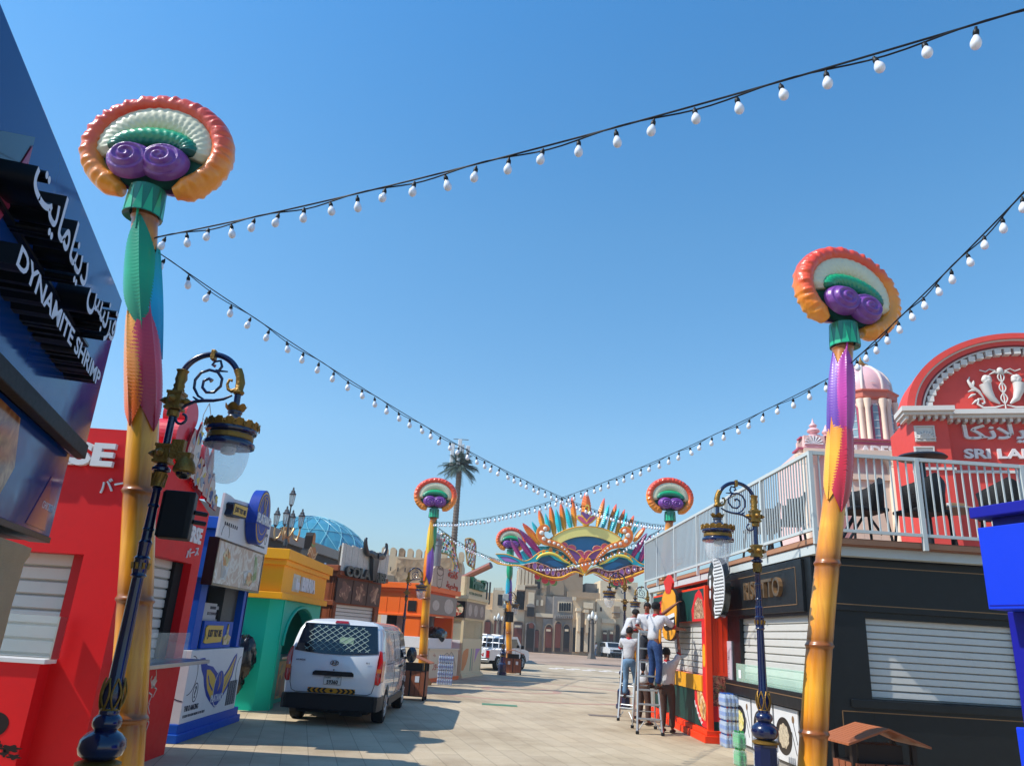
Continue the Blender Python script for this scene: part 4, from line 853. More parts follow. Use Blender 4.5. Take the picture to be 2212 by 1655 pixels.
# ---------------------------------------------------------------- wooden ribs kiosk
WD = paint('brown_wood', '#8a4420', .55, .25, 3, dirt='#5a2a14', dscale=8, damt=.4)
def cola():
    O = (-4.75, 24.6, 0); f = Fr(O, 20); fl = Fr(O, 110)
    r = thing('food_kiosk', 'brown wooden kiosk with grey plank board and black bull skull', 'kiosk', O)
    c3 = lambda x, y: f.at(600 + x / 1.281, 1700 + y / 1.281, .1)
    tl, tr, br_, bl = c3(970, 545), c3(1165, 605), c3(1150, 760), c3(955, 725)
    W_ = tr[0] + .05
    part(r, 'wall', WD, lambda m: (m.rect(fl, -3.2, 0, 0, 3.5, -.1, 0), m.rect(f, 0, .25, 0, 2.5, -.2, 0), m.rect(f, W_ - .3, W_, 0, 2.5, -.2, 0), m.rect(f, 0, W_, 2.5, 3.4, -.2, 0), m.rect(f, 0, W_, 0, 1.0, -.2, 0), m.rect(f, 0, W_, 3.3, 3.4, -3.0, -.2)))
    part(r, 'roof_trim', WD, lambda m: (m.rect(fl, -3.4, .15, 3.5, 3.68, -.2, .18), m.rect(fl, -3.3, .08, 3.35, 3.5, -.2, .1), m.rect(f, -.1, W_ + .1, 3.38, 3.52, -.1, .2), m.rect(fl, -3.3, .05, 2.45, 2.6, -.1, .06)), bevel=.01)
    part(r, 'vertical_board', WD, lambda m: [m.rect(fl, -3.1 + k * .5, -3.07 + k * .5, .2, 3.4, 0, .012) for k in range(7)] and None)
    mb = MB(); shutter(mb, f, .25, W_ - .3, 1.0, 2.5, -.1, SHUT); mb.build('shutter', SHUT, r)
    mb = MB(); shutter(mb, fl, -1.1, -.4, .9, 2.4, .02, SHUT); mb.build('shutter', SHUT, r)
    pk = paint('grey_plank', '#cfccc2', .8, .2, 5, dirt='#6f6a60', dscale=24, damt=.8)
    def planks(m):
        n = 16; top = tl[1]
        for k in range(n):
            a = -.05 + (W_ + .1) * k / n; b = -.05 + (W_ + .1) * (k + 1) / n - .012
            m.rect(f, a, b, 3.5, top - .02 * (k % 3), .1 + .006 * (k % 2), .16 + .006 * (k % 2))
    part(r, 'plank_board', pk, planks)
    part(r, 'board_back', paint('plank_dark', '#3c3832', .8), lambda m: m.rect(f, -.05, W_ + .05, 3.5, tl[1] - .1, .03, .1))
    bk = paint('skull_black', '#17181a', .35, .2, coat=.3)
    c = c3(1087, 660); sc = (c3(1145, 560)[0] - c3(1040, 520)[0]) / 2
    cu = (c3(1040, 520)[0] + c3(1145, 560)[0]) / 2; zt = c3(1145, 560)[1] + .1; zm = c3(1087, 600)[1]; zb = c3(1080, 725)[1]
    def skull(m):
        for q in (-1, 1):
            P = [(q * .12, zm - .02), (q * .45, zm + .02), (q * .75, zm + .02), (q * .95, zm + .25), (q * .98, zt - .02), (q * .88, zt + .02)]
            pts = spline([(cu + x * sc, y, 0) for x, y in P], 5); n = len(pts)
            m.tube([f.pt(p[0], p[1], .26) for p in pts], [.12 * (1 - i / n) ** .7 + .01 for i in range(n)], 10)
            m.prism(f, [(cu, zm + .08), (cu + q * .3 * sc, zm + .12), (cu + q * .5 * sc, zm - .06), (cu + q * .28 * sc, zm - .12), (cu + q * .2 * sc, zm - .5), (cu + q * .12 * sc, zb), (cu, zb - .02)][::q], .2, .34)
    part(r, 'bull_skull', bk, skull, bevel=.01)
    hh = .34
    part(r, 'lettering', bk, lambda m: (m.text(f, 'COLA', cu - .18, zb - .02, hh, None, .2, .3, align='RIGHT', fit=cu - .3, bold=.04), m.text(f, 'RIBS', cu + .2, zb - .05, hh, None, .2, .3, fit=W_ - cu - .45, bold=.04)))
    p1 = cells('ribs_photo', [(0, '#3a1c14'), (.5, '#6a3a2a'), (.7, '#c9a080'), (1, '#8a4a2a')], 3, .4, kind='n')
    w3 = (W_ - .1) / 3
    for k in range(3):
        part(r, 'photo_panel', paint('photo_brown', '#4c3028', .45), lambda m: m.rect(f, .05 + w3 * k, .05 + w3 * (k + 1) - .05, 2.55, 3.3, .01, .06))
        part(r, 'photo_print', p1, lambda m: m.prism(f, cloudpoly(.05 + w3 * (k + .5), 2.92, w3 * .3, 4 + k, .2, k, .9), .06, .064))
cola()
# ---------------------------------------------------------------- orange kiosk
def orange_kiosk():
    O = (-2.3, 30.5, 0); f = Fr(O, 18); fl = Fr(O, 108)
    r = thing('food_kiosk', 'orange kiosk with beige Arabic sign and drawn counter beside the rock footed bamboo post', 'kiosk', O)
    OR = paint('orange_paint', '#f06a1c', .45, .08, 1.5); W_ = 3.45; CRM = paint('cream_paint', '#d8cbb0', .5, .06)
    part(r, 'wall', OR, lambda m: (m.rect(fl, -2.3, 0, 2.4, 3.35, -.1, 0), m.rect(fl, -.75, 0, 0, 2.4, -.1, 0), m.rect(f, 0, W_, 2.42, 3.35, -.1, -.0), m.rect(f, W_ - .15, W_, 0, 2.42, -2.2, 0), m.rect(f, 0, .1, 0, 2.42, -.15, 0), m.rect(f, 0, W_, 3.3, 3.35, -2.2, -.1)))
    part(r, 'cornice', OR, lambda m: (m.rect(fl, -2.6, .15, 3.4, 3.62, -.2, .16), m.rect(fl, -2.5, .08, 3.28, 3.4, -.1, .08), m.rect(f, -.15, W_ + .1, 3.35, 3.55, -.1, .2), m.rect(fl, -2.35, .04, 2.36, 2.44, -.1, .05)), bevel=.008)
    part(r, 'vertical_board', OR, lambda m: [m.rect(fl, -2.2 + k * .55, -2.17 + k * .55, 2.45, 3.25, 0, .012) for k in range(4)] and None)
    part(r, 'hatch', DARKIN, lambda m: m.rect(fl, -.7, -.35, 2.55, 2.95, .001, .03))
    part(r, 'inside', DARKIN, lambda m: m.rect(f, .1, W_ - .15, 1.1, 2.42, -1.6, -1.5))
    part(r, 'inner_wall', WHITE, lambda m: (m.rect(fl, -2.2, -.8, 1.2, 2.4, -.9, -.85), m.rect(fl, -1.55, -.9, 0, 1.45, -.05, .0)))
    part(r, 'counter', WHITE, lambda m: (m.rect(fl, -1.7, .25, 1.22, 1.62, .05, .1), m.rect(f, -.05, 2.5, 1.22, 1.6, .3, .34)), bevel=.006)
    part(r, 'counter_front', CRM, lambda m: (m.rect(fl, -1.6, .35, .05, 1.2, .05, .12), m.rect(f, 0, W_ - .1, .05, 1.2, .3, .36), m.rect(f, 0, W_ - .1, 1.15, 1.22, -.1, .4)), bevel=.006)
    part(r, 'plinth', OR, lambda m: (m.rect(fl, -1.9, .4, 0, .14, 0, .18), m.rect(f, -.1, W_, 0, .14, -.2, .42)))
    gr = paint('counter_ink', '#5f4a3c', .6); rd = paint('arabic_red', '#b8452e', .5)
    def dr(m):
        P = [(1.5, .5), (1.6, .9), (1.8, 1.0), (2.0, 1.05), (2.25, .95), (2.5, 1.08), (2.75, .95), (2.95, .8), (3.1, .5)]
        line2(m, f, P, .02, .361, .364, gr); line2(m, f, [(x, y - .14) for x, y in P], .014, .361, .364, gr); line2(m, f, [(1.9, .4), (2.1, .8), (2.3, .45), (2.6, .85), (2.8, .5)], .014, .361, .364, gr)
    part(r, 'drawing', gr, dr)
    part(r, 'arabic_lettering', rd, lambda m: (m.text(f, '\uFEAD\u0648\uFEAC\uFE97', .5, .42, .36, None, .361, .364, fit=.85, bold=.01), m.text(f, '\uFE94\uFEDB\uFEAE\uFE91', .5, .9, .14, None, .361, .364)))
    # sign board
    SB = paint('sign_beige', '#b9a796', .55, .05)
    c5 = lambda x, y: f.at(1350 + x / 2.365, 2000 + y / 2.365, .15)
    a, b, c, d = c5(755, 480), c5(985, 540), c5(975, 770), c5(745, 705)
    part(r, 'sign_board', SB, lambda m: m.prism(f, [(0.1, 3.55), (W_, 3.55), (W_, b[1] - .1), (W_ - .15, b[1]), (.3, a[1]), (0.1, a[1] - .12)], .1, .2), bevel=.01)
    zc = (a[1] + 3.55) / 2
    def sg(m):
        ringstrip(m, f, .85, zc + .25, .38, .2, .03, .201, .206, gr, 24); line2(m, f, [(.5, zc + .2), (.62, zc - .35), (.85, zc - .42), (1.1, zc - .35), (1.22, zc + .2)], .03, .201, .206, gr)
        for k in range(5): line2(m, f, [(.6 + k * .12, zc + .3), (.66 + k * .12, zc + .4), (.72 + k * .12, zc + .28)], .02, .201, .206, gr)
        line2(m, f, [(.7, zc - .1), (1.05, zc - .05)], .02, .201, .206, gr)
    part(r, 'drawing', gr, sg)
    part(r, 'arabic_lettering', rd, lambda m: (m.text(f, '\uFE94\uFE98\uFED4\uFEDB', 1.75, zc + .08, .34, None, .2, .23, fit=1.2, bold=.02), m.text(f, '\uFE94\uFEE8\uFEF4\uFEA4\uFEC3\u0648', 1.65, zc - .42, .34, None, .2, .23, fit=1.4, bold=.02)))
    part(r, 'photo_board', paint('photo_taupe', '#85746a', .35), lambda m: m.rect(f, .15, W_ - .1, 2.5, 3.25, .03, .12), bevel=.005)
    pf = cells('stew_photo', [(0, '#5a4a44'), (.5, '#b9aaa0'), (1, '#8a4034')], 4, .35, kind='n')
    part(r, 'photo_print', pf, lambda m: m.prism(f, circ(.9, 2.85, .38, .2), .12, .124)); part(r, 'photo_print', pf, lambda m: m.prism(f, circ(2.4, 2.87, .55, .3), .12, .124))
    # man with pushcart behind is out of sight; dark coat on the counter
    t = thing('black_sack', 'black sack lying on the counter of the orange kiosk', 'bag', f.pt(1.2, 1.6, .1)); mb = MB(); p = f.pt(1.3, 1.72, .05); mb.ell(p, .45, .55, .3, 20, 12, None, lambda a, b: 1 + .12 * math.sin(a * 5 + b * 4)); mb.build('sack', paint('bin_bag', '#0b0c0e'), t, smooth=50)
orange_kiosk()
# ---------------------------------------------------------------- cream pizza kiosk
def pizza_kiosk():
    O = (-.80, 34.55, 0); f = Fr(O, 14.5); fl = Fr(O, 104.5)
    r = thing('food_kiosk', 'cream kiosk with green letters, pizza picture and striped counter', 'kiosk', O)
    CR = paint('cream_kiosk', '#d9cba4', .5, .06, 1.5, dirt='#b5a582', dscale=4, damt=.2); W_ = 3.45; D = 2.6
    def body(m):
        m.rect(f, 0, .1, 0, 2.5, -.12, .0); m.rect(f, W_ - .1, W_, 0, 2.5, -.12, 0); m.rect(fl, -.12, 0, 0, 2.5, -.12, 0.001); m.rect(fl, -.75, -.63, 0, 2.5, -.12, 0)
        m.rect(f, 0, W_, 2.42, 3.3, -D, 0); m.rect(f, W_ - .1, W_, 0, 2.42, -D, -.12)
    part(r, 'frame', CR, body, bevel=.004)
    part(r, 'counter', CR, lambda m: (m.rect(f, .1, W_ - .1, .1, 1.62, -.08, -.02), m.rect(fl, -.63, -.12, .1, 1.2, -.08, -.02)))
    part(r, 'white_panel', WHITE, lambda m: (m.rect(fl, -.63, -.12, 1.2, 1.55, -.08, -.015), m.rect(fl, -1.6, -.75, 0, 1.6, -.1, -.03)))
    part(r, 'plinth', CR, lambda m: (m.rect(f, -.12, W_ + .1, 0, .1, -D, .12), m.rect(f, -.06, W_ + .05, .1, .18, -D, .06)), bevel=.004)
    pu = paint('stripe_lilac', '#b78bc0', .5); og = paint('stripe_orange', '#d98a4a', .5); gn = paint('stripe_green', '#7d9a7c', .5); gy = paint('stripe_taupe', '#b3a08c', .5)
    def st(m):
        m.prism(f, [(.15, .3), (.15, .9), (.35, 1.1), (.8, 1.2), (1.15, 1.2), (1.15, .9), (.9, .55), (.5, .3)], -.019, -.014, og)
        m.prism(f, [(1.55, .25), (1.7, .25), (1.75, 1.2), (1.6, 1.2)], -.019, -.014, gn); m.prism(f, [(1.85, .25), (2.0, .25), (2.1, 1.2), (1.95, 1.2)], -.019, -.014, gy)
        m.prism(f, [(2.3, .6), (2.8, 1.0), (3.3, 1.2), (2.4, 1.2)], -.019, -.014, pu)
        m.prism(fl, [(-.62, .85), (-.4, 1.0), (-.12, 1.1), (-.12, 1.2), (-.62, 1.2)], -.019, -.013, pu)
    mb = MB(); st(mb); mb.build('painted_stripes', None, r)
    part(r, 'pane', PANE, lambda m: (m.rect(f, .1, W_ - .1, 1.62, 2.42, -.06, -.05), m.rect(fl, -.63, -.12, 1.55, 2.42, -.06, -.05)))
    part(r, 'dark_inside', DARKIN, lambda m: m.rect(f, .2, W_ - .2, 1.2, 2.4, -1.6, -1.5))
    part(r, 'cornice', CR, lambda m: (m.rect(f, -.2, W_ + .1, 3.3, 3.45, -D, .18), m.rect(f, -.12, W_ + .05, 3.2, 3.3, -D, .1)), bevel=.006)
    part(r, 'sign_board', CR, lambda m: (m.rect(f, 0, W_, 3.45, 4.28, -.1, .0), m.rect(fl, -.75, 0, 3.45, 4.28, -.1, .0)))
    G_ = paint('sign_green', '#155a3c', .4, .1)
    part(r, 'lettering', G_, lambda m: m.text(f, 'PimzaZ', .45, 3.78, .52, None, .0, .16, fit=2.55, bold=.04))
    part(r, 'lettering', G_, lambda m: (m.text(f, 'PIZZERIA REVOLUTION', .5, 3.54, .11, None, .001, .01, fit=2.3)))
    part(r, 'photo_panel', paint('pizza_black', '#181212', .4), lambda m: m.rect(fl, -1.0, .0, 2.5, 3.2, .0, .05)); part(r, 'photo_panel', paint('photo_taupe', '#85746a', .35), lambda m: m.rect(f, .02, W_, 2.5, 3.2, .001, .05))
    pz = cells('pizza_photo', [(0, '#7a1c12'), (.35, '#b8321e'), (.55, '#e3d3b0'), (.75, '#d8c8a8'), (.9, '#3f6a2c')], 9, .4)
    pq = fl.at(1350 + 1025 / 2.365, 2000 + 920 / 2.365, .05)
    part(r, 'photo_print', pz, lambda m: m.prism(fl, circ(-.48, 2.85, .42, .3), .05, .054))
    part(r, 'photo_print', cells('stew_photo', []), lambda m: (m.prism(f, circ(.7, 2.85, .3, .26), .05, .054), m.prism(f, circ(1.7, 2.85, .32, .26), .05, .054), m.prism(f, circ(2.8, 2.85, .32, .26), .05, .054)))
    part(r, 'roof_vent', CHROME, lambda m: m.lathe([(.13, 0), (.13, .9), (.17, .92), (.17, 1.0)], 14, None, tuple(f.pt(-.9, 4.2, -1.2)))) if False else None
pizza_kiosk()
# steel flue between the two kiosks
t = thing('flue_pipe', 'grey steel chimney pipe with bent top rising behind the beige Arabic sign', 'pipe', (-2.2, 34.0, 0))
mb = MB(); mb.tube([(-2.2, 34, 0), (-2.2, 34, 5.0), (-2.2, 34, 5.75)], .17, 16); mb.tube([(-2.2, 34, 5.78), (-2.45, 34, 5.9)], .2, 16); mb.build('pipe', paint('galvanised', '#7d8589', .45, .2, 3, metal=.4), t, smooth=40)
mb = MB()
for z in (2, 3.4, 4.6, 5.5): mb.lathe([(.17, -.02), (.195, -.01), (.195, .01), (.17, .02)], 16, None, (-2.2, 34, z))
mb.build('pipe_bands', paint('galvanised', '#7d8589'), t, smooth=30)
# ================================================================ RIGHT ROW
RAILW = paint('rail_white', '#b9c0bf', .45, .06, 3, dirt='#9a9c98', dscale=6, damt=.2)
BRASS = paint('brass_line', '#8a6a48', .45, .1, metal=.4)
BLK = paint('charcoal_panel', '#14181b', .38, .25, 1.0, dirt='#2a2c2c', dscale=5, damt=.3)
def risotto():
    X0, YN = 5.4, 12.5; fx = Fr((X0, 0, 0), 180); fy = Fr((0, YN, 0), 90)   # fx: u = -Y
    r = thing('food_kiosk', 'black kiosk with white shutters and thin brass lines under the roof terrace', 'kiosk', (X0, YN, 0))
    d5 = lambda x, y: fx.at(2300 + x / 1.388, 1800 + y / 1.388)
    sy0, sy1, sz0, sz1 = 12.75, 16.2, 1.3, 2.5
    part(r, 'wall', BLK, lambda m: (hole_wall(m, fx, -17.3, -YN, .1, 3.5, (-sy1, -sy0, sz0, sz1), -.2, 0), hole_wall(m, fy, X0 + .2, 12.5, .1, 3.5, (6.25, 8.72, 1.28, 2.5), -.2, 0), m.box(X0, 12.5, 17.1, 17.3, .1, 3.5), m.box(X0 + .2, 12.5, YN + .2, 17.1, 3.3, 3.4)), bevel=.006)
    part(r, 'plinth', paint('plinth_grey', '#8d8a84', .6), lambda m: m.box(X0 + .03, 12.4, YN + .03, 17.25, 0, .1))
    part(r, 'fascia', BLK, lambda m: (m.rect(fx, -17.32, -12.75, 2.56, 3.42, 0, .06), m.rect(fy, X0 + .05, 12.4, 2.6, 3.44, 0, .05)), bevel=.008)
    mb = MB(); shutter(mb, fx, -sy1, -sy0, sz0, sz1, -.1, SHUT, .13); mb.build('shutter', paint('shutter_cream', '#d9d3c4', .45, .06, 2), r)
    mb = MB(); shutter(mb, fy, 6.25, 8.72, 1.28, 2.5, -.1, SHUT, .11); mb.build('shutter', SHUT, r)
    part(r, 'counter_ledge', BLK, lambda m: (m.rect(fx, -16.9, -12.7, 1.02, 1.28, 0, .12), m.rect(fy, 5.9, 9.2, 1.14, 1.26, 0, .06)), bevel=.008)
    part(r, 'glass_guard', glass('green_pane', '#bfe3cf', .04, .35), lambda m: m.rect(fx, -16.25, -12.8, 1.28, 1.62, .08, .09))
    part(r, 'sticker', WHITE, lambda m: (m.rect(fx, -16.1, -15.95, 1.34, 1.5, .091, .094), ))
    def lines(m):
        def fr(f, a, b, c, d, w, t=.014):
            line2(m, f, [(a, c), (b, c), (b, d), (a, d), (a, c)], t, w, w + .006, None)
        fr(fx, -16.9, -13.0, 2.68, 3.3, .061); fr(fy, X0 + .12, 9.9, 2.7, 3.32, .051); fr(fy, 5.75, 10.2, .2, 1.08, .001)
        fr(fx, -17.2, -16.95, .25, 1.1, .001, .01); line2(m, fx, [(-16.85, 1.2), (-12.75, 1.2)], .014, .121, .127, None)
    part(r, 'brass_lines', BRASS, lines)
    gl = paint('risotto_gold', '#7d6a54', .35, .2, 6, metal=.6); ga = d5(855, 770)
    L0, L1 = fx.at(2300 + 858 / 1.388, 1800 + 762 / 1.388, .06)[0], fx.at(2300 + 1055 / 1.388, 1800 + 745 / 1.388, .06)[0]
    part(r, 'lettering', gl, lambda m: m.text(fx, 'RISOTTO', L0, 2.84, .34, gl, .06, .13, fit=L1 - L0, bold=.01, side=BRASS))
    # menu panel and food pictures
    part(r, 'menu_board', paint('menu_grey', '#b7afb8', .4), lambda m: (m.rect(fx, -17.12, -16.72, 1.15, 2.05, .005, .03),))
    def mt(m):
        for k in range(16): m.rect(fx, -17.07, -16.95 + .03 * (k % 3), 1.22 + k * .035, 1.228 + k * .035, .031, .033)
        m.prism(fx, circ(-17.02, 1.9, .025, .06), .031, .033)
    part(r, 'menu_print', INK, mt)
    WP = paint('picture_white', '#cfcfcf', .35); BR = paint('plate_black', '#1b1715', .3)
    fd = [cells('risotto_a', [(0, '#6a8a2a'), (.4, '#d8c66a'), (.7, '#e8dcae'), (1, '#7a6a2a')], 22, .4), cells('risotto_b', [(0, '#a89274'), (.5, '#d9cbae'), (1, '#6a543a')], 30, .4), cells('risotto_c', [(0, '#8a7458'), (.5, '#cfc0a4'), (1, '#5a4632')], 34, .4)]
    for k, (a, b) in enumerate(((-16.75, -15.66), (-15.58, -14.5), (-14.42, -13.35))):
        part(r, 'food_picture', WP, lambda m: m.rect(fx, a, b, .12, .98, .005, .03), bevel=.003)
        c = (a + b) / 2 - .1
        part(r, 'picture_print', BR, lambda m: (m.prism(fx, circ(c, .52, .36, .3, 36), .031, .034, BR), m.prism(fx, cloudpoly(c, .52, .23, 9, .05, 0, .85), .034, .037, fd[k]),
            m.prism(fx, circ(b - .2, .82, .05, .06), .031, .034, BRASS), line2(m, fx, [(b - .2, .78), (b - .05, .45)], .018, .031, .034, BR), line2(m, fx, [(b - .28, .62), (b - .1, .28)], .018, .031, .034, BR)))
    # round hanging sign
    t = thing('round_sign', 'black and white wavy striped disc sign at the left end of the black kiosk', 'sign', (5.2, 16.9, 0))
    fo = Fr((4.98, 0, 0), 180); cu, cv = -16.4, 3.12; ru, rv = .64, .64
    mb = MB(); mb.prism(fo, circ(cu, cv, ru, rv, 48), -.12, 0, BLACKP); mb.build('disc', None, t, smooth=30)
    mb = MB(); mb.prism(fo, [(cu - .12 + .04 * math.sin(k * 1.3), cv - rv * .98 + 2 * rv * .98 * k / 24) for k in range(25)] + [(cu + .97 * ru * math.cos(a), cv + .97 * rv * math.sin(a)) for a in [pi / 2 - pi * k / 24 for k in range(25)]], .0, .012, WHITE); mb.build('white_half', None, t)
    mb = MB()
    for k in range(17):
        v = cv - rv * .88 + 2 * rv * .88 * k / 16; w_ = ru * math.sqrt(max(0, 1 - ((v - cv) / rv) ** 2)) * .95
        if w_ > .1: line2(mb, fo, [(cu - .06 + (w_ + .04) * i / 24, v + .012 * math.sin(i * 1.6)) for i in range(25)], .018, .012, .018, None)
    mb.build('wavy_lines', BLACKP, t)
    mb = MB(); mb.prism(fo, circ(cu - .4, cv + .1, .06, .1), .001, .006); mb.prism(fo, circ(cu - .42, cv - .12, .05, .09), .001, .006)
    for k in range(4): mb.prism(fo, circ(cu - .46 + k * .04, cv + .24 + .02 * (k % 2), .016, .03, 10), .001, .006)
    mb.build('pale_marks', WHITE, t)
    mb = MB(); mb.box(4.98, 5.4, 16.3, 16.4, 3.1, 3.16); mb.build('arm', BLACKP, t)
    # upper deck with railing and what stands on it
    d = thing('roof_terrace', 'roof terrace with white metal railing above the black and orange kiosks', 'terrace', (5.35, 12, 3.5))
    ZD = 3.72; XR, YR = 5.3, 12.0; YE = 25.2; XE = 14.0
    part(d, 'beam', RAILW, lambda m: (m.box(5.36, 5.56, 12.2, 25.0, 3.45, 3.6), m.box(5.56, XE, 12.2, 12.4, 3.45, 3.6), m.box(5.4, 5.5, 24.9, 25.0, 0, 3.45)), bevel=.005)
    part(d, 'floor', paint('deck_board', '#8a5c42', .6, .2, 4), lambda m: (m.box(XR + .06, XE, YR + .08, 25.1, 3.6, ZD)), bevel=.004)
    part(d, 'floor_edge', paint('deck_edge', '#a5785c', .6, .2, 4), lambda m: (m.box(XR + .03, XR + .06, YR + .05, 25.1, 3.62, 3.7), m.box(XR + .03, XE, YR + .05, YR + .08, 3.62, 3.7)))
    part(d, 'railing', RAILW, lambda m: rail(m), bevel=0)
    part(d, 'white_cladding', RAILW, lambda m: (m.box(5.6, 14, 22.5, 24.9, 2.95, 3.44), m.box(6.6, 6.7, 22.5, 24.9, 0, 2.95), m.box(5.5, 5.62, 22.4, 22.52, 0, 3.45)))
def rail(m):
    ZB, ZT_ = 3.8, 5.12; XR, YR, YE, XE = 5.3, 12.0, 25.2, 14.0
    m.box(XR - .03, XR + .03, YR, YE, ZT_ - .06, ZT_); m.box(XR - .025, XR + .025, YR, YE, ZB, ZB + .05)
    m.box(XR, XE, YR - .03, YR + .03, ZT_ - .06, ZT_ - .001); m.box(XR, XE, YR - .025, YR + .025, ZB, ZB + .049)
    y = YR + .12
    while y < YE: m.box(XR - .011, XR + .011, y - .011, y + .011, ZB + .05, ZT_ - .06); y += .12
    x = XR + .14
    while x < XE: m.box(x - .011, x + .011, YR - .011, YR + .011, ZB + .05, ZT_ - .06); x += .135
    for yy in (YR, 14.3, 16.6, 18.9, 21.2, 23.4, YE): m.box(XR - .032, XR + .032, yy - .032, yy + .032, ZB - .22, ZT_ - .002)
    for xx in (7.1, 8.9, 10.7, 12.5): m.box(xx - .034, xx + .034, YR - .034, YR + .034, ZB - .22, ZT_ - .002)
risotto()
# terrace furniture
def terrace_chair():
    r = thing('terrace_chair', 'x', 'chair'); bk = paint('wicker_black', '#101113', .55, .4, 30, bump=1.0, bscale=90)
    part(r, 'seat', bk, lambda m: m.box(-.24, .24, -.24, .24, .42, .47), bevel=.02)
    rings = []
    mb = MB()
    P = []
    for i in range(13):
        a = pi * (1.0 + i / 12) ; P.append((.27 * math.cos(a), -.27 * math.sin(a) * -1))
    for z, q in ((.45, 1.0), (.65, 1.03), (.9, 1.1)):
        rings.append([(x * q, y * q, z + (.0 if z < .9 else -.16 * abs(x) / .27)) for x, y in P])
    mb.loft(rings, None, False, False); o = mb.build('backrest', bk, r, smooth=60); s_ = o.modifiers.new('solid', 'SOLIDIFY'); s_.thickness = .03
    for sx in (-1, 1):
        for sy in (-1, 1): part(r, 'leg', bk, lambda m: m.tube([(sx * .2, sy * .2, .43), (sx * .24, sy * .24, 0)], .018, 6))
    return r
TCH = terrace_chair(); TCH['group'] = 'black wicker chairs on the roof terrace'
spots = [(7.55, 12.75, .2, 'black wicker chair nearest the railing left of the terrace table'), (9.0, 12.7, -.3, 'black wicker chair on the terrace right of the table'), (9.9, 12.9, .6, 'black wicker chair on the terrace nearest the right edge of the view'), (6.6, 13.0, 1.6, 'black wicker chair behind the terrace corner post'), (5.9, 16.0, 1.5, 'black wicker chair against the side railing of the terrace'), (5.95, 14.8, 1.3, 'black wicker chair behind the side railing near the corner')]
for i, (x, y, a, l) in enumerate(spots):
    if i == 0: TCH.location = (x, y, 3.72); TCH.rotation_euler = (0, 0, a); TCH['label'] = l; TCH.scale = (1.4,) * 3
    else: copy_tree(TCH, (x, y, 3.72), a, l, 1.4)
t = thing('terrace_table', 'round table with cups on the roof terrace behind the railing', 'table', (8.2, 13.0, 3.72)); wt = paint('table_pale', '#a9a69c', .5)
part(t, 'tabletop', wt, lambda m: m.lathe([(.02, .72), (.45, .72), (.46, .735), (.45, .75), (.02, .75)], 28, None, (8.2, 13, 3.72))); part(t, 'leg', paint('wicker_black', ''), lambda m: m.lathe([(.2, 0), (.2, .03), (.03, .05), (.03, .72)], 14, None, (8.2, 13, 3.72)), smooth=40)
t = thing('parasol_stand', 'dark parasol pole with flat disc top standing among the terrace tables', 'parasol', (8.05, 13.4, 3.72)); dk = paint('pole_dark', '#20242c', .4)
part(t, 'pole', dk, lambda m: m.lathe([(.25, 0), (.25, .06), (.05, .08), (.05, 1.75)], 14, None, (8.05, 13.4, 3.72)), smooth=30); part(t, 'disc', dk, lambda m: m.lathe([(.05, 1.72), (.4, 1.76), (.44, 1.78), (.4, 1.82), (.05, 1.84)], 28, None, (8.05, 13.4, 3.72)), smooth=30)
t = thing('stacked_carton', 'small open carton and cups on the terrace table', 'carton', (8.3, 13.0, 4.47)); part(t, 'carton', paint('kraft', '#a98a68', .8), lambda m: m.box(8.2, 8.5, 12.95, 13.15, 4.475, 4.6), bevel=.005)
for k in range(3):
    part(t, 'cup', WHITE, lambda m: m.lathe([(.03, 0), (.04, .1), (.042, .1)], 12, None, (7.95 + k * .1, 12.9, 4.475)))
t = thing('folded_frame', 'black folded metal frame leaning on the terrace behind the railing', 'frame', (6.8, 13.2, 3.72)); part(t, 'tube', dk, lambda m: (m.tube([(6.3, 13.3, 3.8), (6.75, 13.35, 4.5), (6.8, 13.35, 4.5)], .035, 8), m.tube([(6.8, 13.35, 4.5), (7.1, 13.3, 4.0)], .025, 8), m.tube([(6.4, 13.2, 3.8), (6.8, 13.2, 4.4)], .025, 8)))
